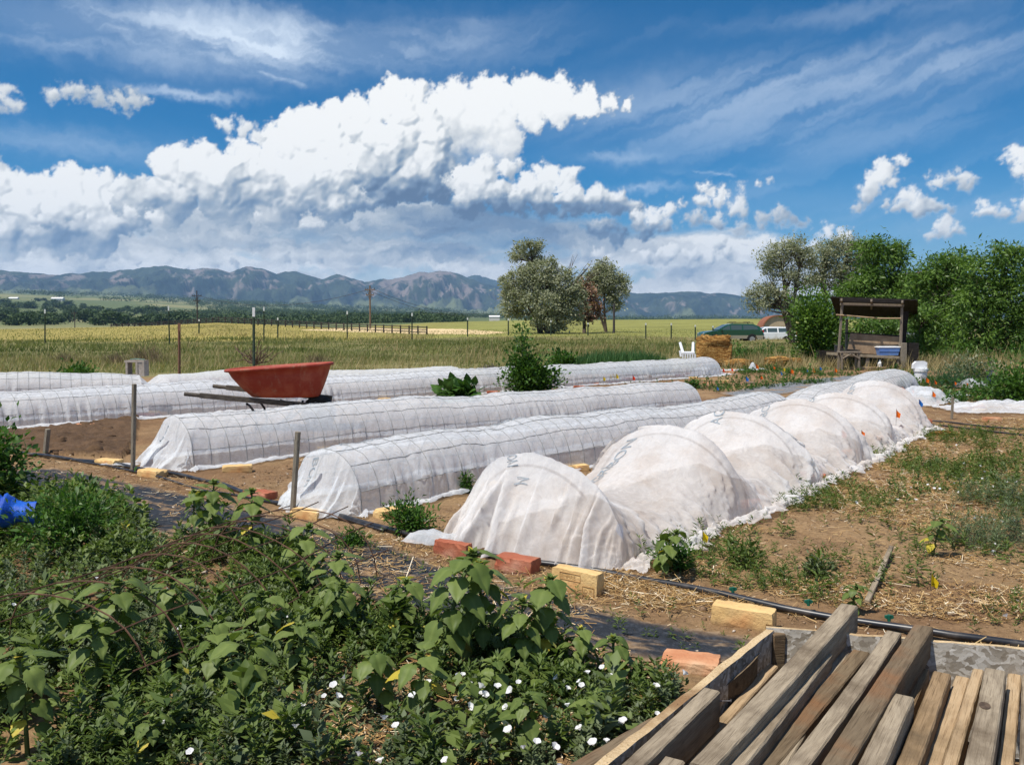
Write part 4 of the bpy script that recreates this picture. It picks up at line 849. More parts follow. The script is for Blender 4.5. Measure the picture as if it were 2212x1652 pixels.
def ground_cloth(label_poly, name, seed, soil=.5, fabc=(.016, .019, .024), lift=.006, sc=(1.3, 4.5)):
    q = np.array([G(a, b)[:2] for a, b in label_poly]); lo, hi = q.min(0) - .1, q.max(0) + .1; st = .03 if hi[1] < 9 else .08; nx = int((hi[0] - lo[0]) / st); ny = int((hi[1] - lo[1]) / st); x, y = np.meshgrid(np.linspace(lo[0], hi[0], nx), np.linspace(lo[1], hi[1], ny), indexing='ij')
    ins = inpoly(x + .02 * fbm(x * 6, y * 6, 3, .5, seed), y + .02 * fbm(x * 6 + 9, y * 6, 3, .5, seed), [tuple(t) for t in q]); z = zground(x, y) + micro(x, y) + lift + .004 * fbm(x * 5, y * 5, 3, .5, seed); fc = gridfaces(nx, ny)[:, ::-1]; k = ins.ravel()[fc].all(1); fc = fc[k]
    d = blur(ins.astype(float), 3); m_, T = material(name); co = obco(T); dr = T.vm('MULTIPLY', T.n('ShaderNodeVectorRotate', {'Vector': co, 'Angle': .42}, rotation_type='Z_AXIS'), (sc[0], sc[1], 1)); n1 = T.noise(dr, 1.6, 7, .62); n2 = T.noise(co, 42, 6, .7); n3 = T.noise(co, 240, 2, .5)
    ed = T.n('ShaderNodeAttribute', None, out=2, attribute_name='v'); a = T.m('ADD', T.rng(n1, soil - .07, soil + .06), T.rng(ed, .5, .85, 1.0, 0.0), clamp=True); sl = T.mix(T.rng(n2, .3, .7), (.17, .105, .055, 1), (.33, .22, .12, 1)); fb = T.mix(T.rng(n2, .45, .7), (*fabc, 1), (*[c * 2.2 + .01 for c in fabc], 1))
    finish(T, T.mix(a, fb, sl), .85, T.m('ADD', n2, T.m('MULTIPLY', n3, .4)), .8, .006, .25); return tag(link(name, npmesh(name, np.stack([x, y, z], -1).reshape(-1, 3), [fc], {'v': d.ravel()}), m_, smooth=True), kind='structure')
ground_cloth([(-20, 1020), (120, 1012), (330, 1050), (560, 1104), (830, 1172), (1010, 1240), (1240, 1300), (1430, 1350), (1640, 1376), (1700, 1400), (1640, 1440), (1440, 1440), (1180, 1390), (900, 1330), (660, 1270), (420, 1180), (200, 1110), (-20, 1075)], 'landscape_fabric', 5, soil=.605)
ground_cloth([(1545, 850), (1640, 832), (1720, 822), (1860, 808), (1905, 812), (1800, 832), (1700, 852), (1600, 862)], 'grey_weed_cloth', 6, soil=.60, fabc=(.13, .135, .14), sc=(1, 2))
# small upright weeds: every plantlet a few narrow leaves on a stem
def plantlets(xy, h, nl, tmpl, rs, leaf=.35, spread=.5, wid=1.0, droop=.25):
    n = len(xy); k = nl; z0 = gzf(xy); base = np.concatenate([xy, z0[:, None]], 1); hh = h * rs.lognormal(0, .35, n); lean = rs.normal(0, .22, (n, 2))
    t = rs.uniform(.12, 1.0, (n, k)); pos = np.repeat(base[:, None], k, 1); pos[..., 2] += t * hh[:, None]; pos[..., 0] += lean[:, 0:1] * t * hh[:, None]; pos[..., 1] += lean[:, 1:2] * t * hh[:, None]
    a = rs.uniform(0, 2 * math.pi, (n, k)); up = .25 + 1.1 * t - droop; X = np.stack([np.cos(a), np.sin(a), up + rs.normal(0, .25, (n, k))], -1)
    Z = np.stack([-np.cos(a) * up, -np.sin(a) * up, np.ones_like(a)], -1) + rs.normal(0, .35, (n, k, 3))
    pos[..., 0] += np.cos(a) * hh[:, None] * .04; ls = (leaf * hh[:, None] * (1.15 - .55 * t)) * rs.uniform(.7, 1.3, (n, k))
    ls = ls.ravel(); v, f = scatter(tmpl[0], tmpl[1], pos.reshape(-1, 3), X.reshape(-1, 3), Z.reshape(-1, 3), np.stack([ls, ls * wid, ls], 1))
    tone = np.clip(np.repeat(rs.uniform(0, .7, n)[:, None], k, 1) + rs.uniform(0, .3, (n, k)), 0, 1).ravel(); return v, f, np.repeat(tone, len(tmpl[0]))
WEED_L = [(-80, 1010), (70, 1075), (200, 1068), (300, 1120), (330, 1180), (480, 1165), (640, 1200), (720, 1320), (880, 1340), (1180, 1400), (1240, 1470), (1440, 1480), (1500, 1520), (1250, 1700), (-300, 1700)]
dn = lambda x, y: np.clip(.40 + 2.0 * fbm(x * 2.2, y * 2.2, 4, .6, 61), .04, 1)
p = pts_in(WEED_L, 4400, rs, dn); q = p[:2200]; r_ = p[2200:]
stuff('weeds', [plantlets(q, .080, 34, LANCE, rs, .32, wid=1.4), plantlets(r_, .060, 30, LEAF4, rs, .30, wid=.9)], F_WEED)
p = pts_in(WEED_L, 2600, rs, lambda x, y: np.clip(.5 - 1.6 * fbm(x * 1.6, y * 1.6, 4, .6, 62), .02, 1)); stuff('weeds', [plantlets(p, .060, 32, LEAF4, rs, .30, wid=.85)], F_GREY)
p = pts_in(WEED_L, 330, rs, lambda x, y: np.clip(.3 + 1.8 * fbm(x * 2.6, y * 2.6, 4, .6, 64), .02, 1)); stuff('weeds', [plantlets(p, .12, 18, LEAF4, rs, .30, wid=1.1)], F_SUN)
WR = [(1330, 1215), (1640, 1110), (1800, 1010), (2000, 935), (2260, 930), (2260, 1390), (1900, 1335)]
p = pts_in(WR, 2400, rs, lambda x, y: np.clip(.2 + 1.6 * fbm(x * 1.8, y * 1.8, 4, .6, 63), .02, 1)); stuff('weeds', [plantlets(p, .055, 16, LANCE, rs, .42)], F_WEED)
p = pts_in([(1940, 1190), (2000, 1090), (2140, 1070), (2260, 1050), (2260, 1200), (2000, 1225)], 460, rs, lambda x, y: np.clip(.3 + 2 * fbm(x * 2, y * 2, 3, .5, 69), .02, 1)); stuff('weeds', [plantlets(p, .10, 34, LANCE, rs, .24, wid=.7)], F_GREY)
p = pts_in([(1900, 1080), (1950, 1010), (2212, 980), (2260, 1060), (2050, 1075)], 520, rs); stuff('weeds', [plantlets(p, .045, 14, LEAF4, rs, .4)], F_WEED)
p = pts_in([(560, 1160), (830, 1150), (1000, 1230), (1500, 1330), (1640, 1420), (1450, 1470), (1100, 1360), (700, 1260)], 110, rs); stuff('weeds', [plantlets(p, .04, 14, LANCE, rs, .5)], F_WEED)
# seedlings and low growth of the far right beds
p = pts_in([(1000, 815), (1300, 797), (1600, 778), (1620, 800), (1570, 835), (1500, 850), (1300, 830), (1050, 830)], 420, rs, lambda x, y: np.clip(.1 + 2 * fbm(x * .7, y * .7, 4, .6, 68), .02, 1)); stuff('weeds', [plantlets(p, .06, 16, LEAF4, rs, .4)], F_BUSH)
p = pts_in([(1480, 850), (1560, 815), (1640, 790), (1990, 792), (2000, 812), (1700, 835), (1560, 850)], 1500, rs, lambda x, y: np.clip(.05 + 2 * fbm(x * .7, y * .7, 4, .6, 66), .02, 1)); stuff('weeds', [plantlets(p, .065, 18, LEAF4, rs, .42)], F_BUSH)
p = pts_in([(1930, 845), (1980, 815), (2212, 815), (2260, 870), (2110, 870), (2050, 880), (1960, 850)], 1300, rs, lambda x, y: np.clip(.35 + 2 * fbm(x * .7, y * .7, 4, .6, 67), .03, 1)); stuff('weeds', [plantlets(p, .08, 18, LEAF4, rs, .42)], F_BUSH)
p = pts_in([(1570, 775), (1640, 760), (2212, 770), (2260, 812), (2000, 800), (1600, 790)], 900, rs, lambda x, y: np.clip(.25 + 2 * fbm(x * .6, y * .6, 4, .6, 90), .02, 1)); stuff('weeds', [plantlets(p, .26, 26, LEAF4, rs, .30, wid=.7)], F_BUSH)
# meadow of tall grass behind the garden, thinning into the field
def blades(rmin, rmax, n, hgt, wid, mat, tone, a0=-.62, a1=.62, cond=None, lean=.35, sd=1, hmod=None):
    rs = np.random.RandomState(sd); u = rs.uniform(0, 1, n * 2); r = np.sqrt(rmin ** 2 + u * (rmax ** 2 - rmin ** 2)); a = rs.uniform(a0, a1, n * 2); x = r * np.sin(a); y = r * np.cos(a); z = zground(x, y)
    if cond is not None:
        px, py = proj(x, y, z); k = cond(px, py, x, y, rs); x, y, z = x[k], y[k], z[k]
    x, y, z = x[:n], y[:n], z[:n]; m = len(x); h = hgt * rs.lognormal(0, .3, m) * (hmod(x, y) if hmod else 1)
    X = np.stack([rs.normal(.18, lean, m), rs.normal(0, lean, m), np.ones(m)], 1); Z = rnd_dirs(m, -.3, .3, rs); Z[:, 1] -= .8
    v, f = scatter(BLADE[0], BLADE[1], np.stack([x, y, z - .02], 1), X, Z, np.stack([h, np.full(m, wid), h], 1))
    tn = np.clip(tone(x, y) + rs.normal(0, .12, m), 0, 1); return v, f, np.repeat(tn, 5)
edge = lambda px: np.interp(px, [-600, 0, 1000, 1230, 1300, 1560, 1800, 2212, 2800], [812, 808, 800, 792, 776, 770, 790, 812, 812])
inz = lambda px, py, x, y, rs: (py < edge(px)) & (rs.uniform(0, 1, len(px)) < np.clip(.6 + fbm(x * .5, y * .5, 3, .5, 77), .1, 1))
tn1 = lambda x, y: .42 + .9 * fbm(x * .20, y * .20, 5, .65, 78)
hm = lambda x, y: np.clip(.75 + .9 * fbm(x * .3, y * .3, 3, .5, 79), .25, 1.6) * np.where(x / y > .2, .5, 1)
stuff('meadow_grass', [blades(18, 34, 42000, .18, .016, None, tn1, cond=inz, sd=1, hmod=hm), blades(34, 62, 46000, .22, .034, None, tn1, cond=inz, sd=2, hmod=hm), blades(60, 115, 22000, .11, .05, None, lambda x, y: .60 + .3 * fbm(x * .05, y * .05, 4, .6, 80), cond=lambda px, py, x, y, rs: py > 690, sd=3)], F_GRASS)
dz = lambda px, py, x, y, rs: (py < edge(px) + 4) & (rs.uniform(0, 1, len(px)) < sst(fbm(x * .25, y * .25, 3, .5, 81), .05, .5) + (py > 775) * .35)
stuff('dry_grass', [blades(18, 34, 9000, .32, .014, None, lambda x, y: .5 + 0 * x, cond=dz, sd=4), blades(34, 70, 12000, .32, .03, None, lambda x, y: .4 + 0 * x, cond=dz, sd=5)], F_DRY)
zr = lambda px, py, x, y, rs: (px > 1560) & (py < 800)
stuff('dry_grass', [blades(19, 30, 5000, .30, .014, None, lambda x, y: .35 + .6 * fbm(x, y, 3, .5, 83), a0=.22, a1=.62, cond=zr, sd=6)], F_DRY)

# ------------------------------------------------------------------ individual plants
def heart_leaf():
    pr = [(-.06, .10), (.02, .27), (.14, .40), (.28, .43), (.42, .36), (.54, .35), (.66, .25), (.77, .20), (.88, .09), (1.0, 0)]; v = []; f = []; rs = np.random.RandomState(2)
    for i, (x, w_) in enumerate(pr):
        dz = -.34 * x * x + .02 + .02 * math.sin(9 * x); e = .05 * (i % 2)
        for q in (1, .66, .33, 0, -.33, -.66, -1): v.append((x - e * abs(q) + (-.07 if i == 0 and abs(q) > .5 else 0), w_ * q * (1 + .12 * (i % 2) * (abs(q) == 1)), dz + .10 * abs(q) * w_ * 2.2 * (1 - .75 * abs(q)) + .05 * w_ * math.sin(7 * x + 3 * q) + (.018 if i % 2 and 0 < abs(q) < 1 else 0)))
    for i in range(len(pr) - 1):
        for k in range(6): a = i * 7 + k; f.append((a, a + 7, a + 8, a + 1))
    return np.array(v, float), np.array(f)
HEART = heart_leaf()
def leafset(pos, X, Z, sc, tmpl, rs, tone=(0, 1)):
    v, f = scatter(tmpl[0], tmpl[1], np.array(pos), np.array(X), np.array(Z), np.array(sc)); 
    tn = rs.uniform(tone[0], tone[1], len(pos))[:, None] * np.ones((1, len(tmpl[0])))
    if tmpl is HEART: y = np.abs(tmpl[0][:, 1]); tn = tn * .85 + .36 * (y < .01)[None] + .06 * ((np.arange(len(y)) // 7) % 2)[None] - .06
    tn = np.clip(tn, 0, .92); tn[rs.uniform(0, 1, len(tn)) < (.03 if tmpl is HEART else 0)] = 1
    return v, f, tn.ravel()
def merge(parts):
    V = []; F = []; A = []; b = 0
    for v, f, a in parts: V.append(v); F.append(f + b); A.append(a); b += len(v)
    ks = sorted(set(f.shape[1] for f in F)); return np.concatenate(V), [np.concatenate([f for f in F if f.shape[1] == k]) for k in ks], np.concatenate(A)
def leafobj(name, parts, mat, parent): v, f, a = merge(parts); return link(name, npmesh(name, v, f, {'v': a}), mat, parent, True)
def sunflower(h, seed, label, loc, rz=0, group='young sunflowers in the weeds'):
    rs = np.random.RandomState(seed); root = empty('sunflower_plant', loc, label, 'sunflower plant', group, rz)
    ax = rs.normal(0, .10, 2); st = [(ax[0] * h * t * t, ax[1] * h * t * t, h * t - .02) for t in np.linspace(0, 1, 7)]
    st_ = MB(); st_.tube(st, [.0085 * (1 - .5 * t) * (h / .4) ** .5 for t in np.linspace(0, 1, 7)], 7)
    pos, X, Z, sc = [], [], [], []; nl = int(11 + h * 30)
    for i in range(nl):
        t = .22 + .74 * (i / nl) ** .85; a = i * 2.4 + rs.uniform(-.4, .4); size = .62 * (.070 + .075 * math.sin(min(1, (1 - t) * 1.7 + .25) * math.pi * .75)) * (h / .38) ** .6 * rs.uniform(.75, 1.2)
        p = np.array((ax[0] * h * t * t, ax[1] * h * t * t, h * t)); pet = size * .5; d = np.array((math.cos(a), math.sin(a), .55 - .3 * (1 - t))); tip = p + d * pet
        st_.tube([p, p + d * pet * .6 + np.array((0, 0, .005)), tip], [.003, .0026, .002], 5, False)
        dr = -(.95 * (1 - t) + .10) + rs.normal(0, .25); pos.append(tip); X.append((math.cos(a), math.sin(a), dr)); Z.append((-math.cos(a) * dr * .8, -math.sin(a) * dr * .8, 1)); sc.append((size, size * rs.uniform(.85, 1.1), size * rs.uniform(.7, 1.5)))
    tips = np.array(st[-1])
    for i in range(11):
        a = i * 2.4; s = (.05 - .0028 * i) * (h / .4) ** .5; pos.append(tips + np.array((0, 0, .002 * i))); X.append((math.cos(a), math.sin(a), .35 + .13 * i)); Z.append((-math.cos(a), -math.sin(a), .8)); sc.append((s, s * .8, s))
    st_.build('stem', STEM, root, True); leafobj('leaves', [leafset(pos, X, Z, sc, HEART, rs, (.1, .95))], F_SUN, root)
    return root
# (px, py of the stem base, py of the tip)
SF = [(1040 - 85, 1465, 1222, 'tall sunflower plant with drooping leaves, before the dark soil strip'), (1045, 1440, 1240, 'sunflower plant right of the tallest one'), (1180, 1460, 1275, 'slim sunflower plant at the right of the clump by the dark strip'), (1125, 1475, 1310, 'sunflower plant low in the middle of the clump'), (870, 1400, 1270, 'wide leaved sunflower plant left of the clump'),
      (735, 1400, 1275, 'sunflower plant whose leaves hang over the straw, under the rusty wire'), (640, 1300, 1160, 'sunflower plant just under the top of the rusty wire mesh'), (700, 1370, 1220, 'sunflower plant behind the wire end'), (545, 1220, 1075, 'sunflower plant standing in front of the front cover end'), (450, 1190, 1055, 'large sunflower plant left of the one at the front cover'), (420, 1150, 1070, 'small sunflower plant before the bare strip'),
      (520, 1560, 1395, 'big broad leaved sunflower plant at the middle bottom, bent over'), (470, 1500, 1360, 'sunflower plant with upright top leaf, inside the wire'), (215, 1520, 1360, 'sunflower plant with one large pale leaf'), (250, 1480, 1280, 'sunflower plant amid grey weeds at the left'), (60, 1640, 1440, 'sunflower plant at the lower left corner with wide leaves'), (20, 1560, 1400, 'sunflower plant cut by the left edge'), (330, 1652, 1560, 'sunflower plant at the bottom edge near the corner'),
      (1140, 1640, 1510, 'sunflower plant among the white flowers'), (910, 1560, 1420, 'drooping sunflower plant right of the bent one'), (820, 1540, 1415, 'sunflower plant with folded leaves over dark weeds'), (650, 1480, 1360, 'sunflower plant in the middle of the weeds'), (1240, 1480, 1375, 'small sunflower plant near the smooth red brick'), (1330, 1500, 1390, 'small sunflower plant next to the lumber box weeds'), (1430, 1180 + 70, 1155, 'sunflower plant at the foot of the second hump'),
      (1390, 1500, 1440, 'tiny sunflower plant beside the smooth red brick'), (1290, 1600, 1510, 'tiny sunflower plant left of the lumber'), (1065, 1545, 1440, 'sunflower plant above the white flowers'), (580, 1420, 1300, 'sunflower plant behind the bent one'), (380, 1400, 1260, 'sunflower plant seen through the wire mesh'), (130, 1420, 1280, 'sunflower plant on the left below the blue sack'), (1840, 1325, 1270, 'seedling sunflower by the pipe'), (2016, 1170 + 30, 1130, 'seedling sunflower in the grey weeds')]
for i, (px, py, ty, lb) in enumerate(SF):
    b = G(px, py); t = P(px, ty, b.y); hgt = max(.07, min(.62, t.z)); sunflower(hgt * 1.12, 200 + i, lb, (b.x, b.y, 0), random.uniform(0, 6))
def bush(name, cat, label, px, py, wpx, hpx, n, leaf, mat, seed, tmpl=LEAF4, shape=1.0, group=None, tone=(0, 1), stems=9, up=.4, wid=1.0, Y=None, asym=None):
    """leafy plant: stems rising from the base with leaves spread through the volume"""
    rs = np.random.RandomState(seed); b = Vector(G(px, py)) if Y is None else Vector(P(px, py, Y)); b.z = zg(b.x, b.y); k = b.y / 1876; W = wpx * k / 2; Hh = hpx * k
    root = empty(name, b, label, cat, group); st = MB(); pos = []; X = []; Z = []; sc = []
    for s in range(stems):
        a = rs.uniform(0, 6.28); q = rs.uniform(0, 1) ** .6; hh = Hh * (1 - .45 * q ** 2 * shape) * rs.uniform(.7, 1.0); e = np.array((math.cos(a) * W * q, math.sin(a) * W * q * .8, hh))
        if s == 0: e = np.array((0, 0, Hh))
        if asym is not None: e[2] *= asym(e[0] / W)
        c = e * .5 + np.array((0, 0, hh * .12)); c[:2] *= .7; pts = [(1 - t) ** 2 * np.zeros(3) + 2 * t * (1 - t) * c + t * t * e for t in np.linspace(0, 1, 7)]
        st.tube(pts, [.006 * Hh / .3 * (1 - .7 * t) for t in np.linspace(0, 1, 7)], 5, False)
        m = n // stems; t = rs.uniform(.15, 1, m); pp = np.array([np.array(pts[min(5, int(tt * 6))]) * (1 - (tt * 6 - int(tt * 6))) + np.array(pts[min(6, int(tt * 6) + 1)]) * (tt * 6 - int(tt * 6)) for tt in t])
        r = rs.normal(0, 1, (m, 3)) * (W * .20 + .04 * Hh); pp = pp + r * np.array((1, 1, .7)); pp[:, 2] = np.maximum(pp[:, 2], .01)
        dd = r / (np.linalg.norm(r, axis=1, keepdims=True) + 1e-6); dd[:, 2] += up; pos.append(pp); X.append(dd + rs.normal(0, .35, (m, 3))); Z.append(np.tile([0, 0, 1.], (m, 1)) + rs.normal(0, .5, (m, 3)) + dd * .3); ss = leaf * rs.lognormal(0, .25, m); sc.append(np.stack([ss, ss * wid, ss], 1))
    st.build('stems', STEM, root); leafobj('leaves', [leafset(np.concatenate(pos), np.concatenate(X), np.concatenate(Z), np.concatenate(sc), tmpl, rs, tone)], mat, root); return root
bush('weed_clump', 'weed clump', 'bushy green weed clump on the soil left of the draped sheet', 886, 1150, 110, 80, 1500, .030, F_BUSH, 301, LANCE, wid=1.6)
bush('weed_clump', 'weed clump', 'low green weed clump on the bare strip before the draped sheet', 762, 1182, 80, 36, 600, .024, F_BUSH, 302, LANCE, wid=1.6)
bush('weed_clump', 'weed clump', 'small weed between the front cover and the first hump', 1008, 1066, 34, 42, 300, .030, F_BUSH, 303, LANCE, wid=1.6)
bush('weed_clump', 'weed clump', 'weed clump around the sunflower plant at the second hump foot', 1460, 1232, 110, 60, 900, .028, F_BUSH, 304, LANCE, wid=1.6)
bush('weed_clump', 'weed clump', 'upright weed cluster on the straw right of the narrow yellow flag', 1610, 1225, 90, 70, 600, .026, F_WEED, 305, LANCE, wid=1.4)
bush('weed_clump', 'weed clump', 'grey green weed in the middle of the straw, left of the lath', 1760, 1250, 70, 50, 500, .026, F_GREY, 306, LANCE, wid=1.4)
bush('weed_clump', 'weed clump', 'tall leafy weeds at the left edge above the blue sack', -10, 1085, 200, 170, 2200, .040, F_BUSH, 307, LEAF4)
bush('weed_clump', 'weed clump', 'large leafy weed mound behind the blue sack', 170, 1200, 260, 140, 2600, .032, F_BUSH, 308, LANCE, wid=1.7)
bush('leafy_bush', 'bush', 'tall leafy green bush with a spire, standing between the second and the longest cover', 1150, 852, 130, 96, 5200, .058, F_BUSH, 310, LEAF4, asym=lambda q: 1.0 - .55 * abs(q + .25))
bush('leafy_spire', 'plant', 'narrow leafy spire rising out of the tall bush', 1128, 852, 46, 146, 1400, .058, F_BUSH, 311, LEAF4, stems=4)
bush('squash_plant', 'squash plant', 'low squash plant with broad leaves behind the second cover', 985, 864, 100, 34, 220, .15, F_BUSH, 312, HEART)
bush('squash_plant', 'squash plant', 'dark leafy plant beyond the low back row at the left', 160, 806, 110, 20, 900, .07, F_BUSH, 313, LEAF4, Y=19)
bush('leafy_bush', 'bush', 'dark low bush left of the tall reeds', 1215, 802, 90, 40, 1200, .09, F_BUSH, 314, LEAF4, Y=21)
bush('lavender_plant', 'plant', 'greyish purple low plant left of the leafy bush', 1060, 800, 70, 22, 800, .06, foliage('lavender_leaf', (.10, .085, .09), (.20, .17, .18)), 315, LANCE, Y=19.5)
rd = np.random.RandomState(8); n = 2600; rt = empty('reed_bed', P(1340, 785, 21.5), 'bed of tall upright green reeds behind the longest cover', 'reeds'); k = 21.5 / 1876; rt.location.z = 0
ux = rd.uniform(-100, 95, n) * k; uy = rd.uniform(-.9, .9, n); hh = (50 * k) * (1 - .3 * np.abs(ux / (100 * k)) ** 3) * rd.uniform(.7, 1.1, n)
v, f = scatter(BLADE[0], BLADE[1], np.stack([ux, uy, np.zeros(n)], 1), np.stack([rd.normal(.08, .22, n), rd.normal(0, .2, n), np.ones(n)], 1), rnd_dirs(n, -.3, .3, rd) - np.array([0, .8, 0]), np.stack([hh, np.full(n, .022), hh], 1))
link('blades', npmesh('blades', v, [f], {'v': np.repeat(rd.uniform(0, 1, n), 5)}), foliage('reed_leaf', (.035, .10, .030), (.12, .22, .075), .3), rt)
# beds near the right edge
bush('marigold_bush', 'bush', 'bright green bush at the right edge beyond the white sheet', 2200, 868, 170, 76, 2800, .055, F_BUSH, 320, LEAF4, tone=(.4, 1))
bush('fern_plant', 'plant', 'dark feathery plant right of the white bucket', 2060, 838, 130, 50, 3200, .055, foliage('feathery_leaf', (.012, .05, .018), (.03, .095, .035), .2), 321, LANCE, wid=.5)
bush('flowering_bush', 'bush', 'pale flowering bush before the locust trees', 2110, 822, 130, 46, 2200, .05, foliage('pale_flower_leaf', (.06, .085, .03), (.34, .34, .22)), 322, LEAF4)
bush('delphinium', 'plant', 'deep blue purple flower spike beside the bright green bush', 2137, 838, 10, 36, 260, .03, foliage('purple_petal', (.03, .02, .18), (.06, .03, .30)), 323, LEAF4, stems=2)
bush('leafy_plant', 'plant', 'low green plant in front of the white bucket', 1960, 838, 50, 24, 500, .05, F_BUSH, 324, LEAF4)
bush('shrub', 'shrub', 'round green shrub left of the wooden stand', 1760, 792, 122, 148, 9000, .105, F_LOCUST, 325, LEAF4, stems=16, shape=.5, Y=27)
bush('seedling_bush', 'plant', 'low green plant at the end of the second cover', 1500, 838, 36, 18, 300, .05, F_BUSH, 326, LEAF4)

# ------------------------------------------------------------------ white bindweed flowers
WH, T = material('white_petal'); b = T.n('ShaderNodeBsdfPrincipled', {'Base Color': (.86, .85, .84, 1), 'Roughness': .6}); t = T.n('ShaderNodeBsdfTranslucent', {0: (.85, .85, .8, 1)}); T.n('ShaderNodeOutputMaterial', {0: T.n('ShaderNodeMixShader', {0: .35, 1: b, 2: t})}, out=None)
def flower_mesh():
    m_ = MB(); n = 15; vs = [(0, 0, -.014)]
    for r, z in ((.004, -.010), (.010, -.001), (.0165, .003)):
        for k in range(n): a = 2 * math.pi * k / n; q = r * (1 + .07 * math.cos(5 * a)); vs.append((q * math.cos(a), q * math.sin(a), z + .0015 * math.sin(5 * a)))
    fs = [(0, 1 + (k + 1) % n, 1 + k) for k in range(n)]
    for j in range(2):
        for k in range(n): a = 1 + j * n; fs.append((a + k, a + (k + 1) % n, a + n + (k + 1) % n, a + n + k))
    m_.add(vs, fs); return m_
f0 = flower_mesh().build('bindweed_flower', WH, smooth=True); first = True
BF = [(1333, 1620), (1310, 1597), (1366, 1605), (1295, 1635), (1395, 1600), (1280, 1650), (1428, 1618), (1440, 1595), (1160, 1600), (1130, 1612), (1060, 1540), (1020, 1530), (1085, 1495), (1075, 1480), (1050, 1498), (1100, 1490), (1120, 1472), (1000, 1455), (1040, 1480), (930, 1385), (890, 1500), (1200, 1462), (1250, 1470), (1300, 1440), (1420, 1540), (1480, 1452), (700, 1502), (720, 1478), (555, 1368), (490, 1282), (388, 1355), (382, 1368), (362, 1270), (210, 1247), (30, 1305), (410, 1622), (820, 1640), (960, 1640), (1590, 1452), (1270, 1300 + 150), (620, 1330), (350, 1560), (1210, 1652), (1500, 1390 + 130), (1480, 1560), (1090, 1560), (1180, 1545), (1225, 1520), (1340, 1560), (1390, 1570), (1250, 1570)]
_r = random.Random(4); BF += [(_r.uniform(600, 1420), _r.uniform(1440, 1640)) for _ in range(28)]
BFR = [(2004, 1046), (2018, 1054), (2030, 1055), (2062, 1043), (2070, 1062), (2082, 1000), (2118, 1006), (2127, 1018), (2122, 1033), (2145, 1050), (2154, 1068), (2160, 1066), (2175, 1040), (2195, 1040), (2200, 1066), (2198, 1074), (2198, 1086), (2105, 1118), (2120, 1116), (2130, 1118), (2148, 1122), (2165, 1125), (2175, 1118), (2190, 1122), (2150, 1174), (2146, 1190), (1938, 1078), (1978, 1078), (1876, 1013), (1850, 1085), (2172, 1328), (2066, 961), (1968, 1052)]
for lst, grp, lb in ((BF, 'bindweed flowers in the weeds by the lumber', 'small white bindweed flower open among the near weeds'), (BFR, 'bindweed flowers in the straw at the right', 'small white bindweed flower lying open on the straw at the right')):
    for (px, py) in lst:
        o = f0 if first else f0.copy()
        if not first: COL.objects.link(o)
        first = False; zz = random.uniform(.09, .14) if lst is BF else random.uniform(.02, .05); o.location = G(px, py + (0 if lst is BF else 0), zz); s = random.uniform(.42, .75); o.scale = (s, s, s)
        o.rotation_euler = (random.uniform(-.2, .9), random.uniform(-.5, .5), random.uniform(0, 6)); tag(o, lb, 'flower', grp)
# ------------------------------------------------------------------ lumber box in the near right corner
Q7 = lambda x, y: (1273.3 + x * .4244, 1225.5 + y * .4244)
OSB, T = material('weathered_strand_board'); co = obco(T)
v1 = T.n('ShaderNodeTexVoronoi', {'Vector': T.vm('MULTIPLY', T.vm('ADD', co, T.n('ShaderNodeVectorMath', {0: T.noise(co, 14, 3, .6, out=1), 3: .08}, operation='SCALE')), (55, 55, 90)), 'Scale': 1.0}, out=None)
n1 = T.noise(co, 5, 5, .6); n2 = T.noise(co, 120, 4, .7)
k = T.ramp(T.n('ShaderNodeSeparateColor', {0: v1.outputs[1]}), [(0, (.20, .165, .12)), (.5, (.38, .34, .28)), (1, (.60, .56, .49))]); k = T.mix(T.rng(n1, .5, .75, 0, .7), k, (.24, .16, .09, 1)); k = T.mix(T.rng(n2, .55, .7, 0, .5), k, (.16, .13, .10, 1))
finish(T, k, .9, T.m('ADD', T.m('MULTIPLY', v1.outputs[0], .3), n2), .3, .003, .15)
OSE = wood('strand_board_edge', (.52, .37, .19), (.66, .50, .30), (.26, .15, .07), (30, 30, 30))
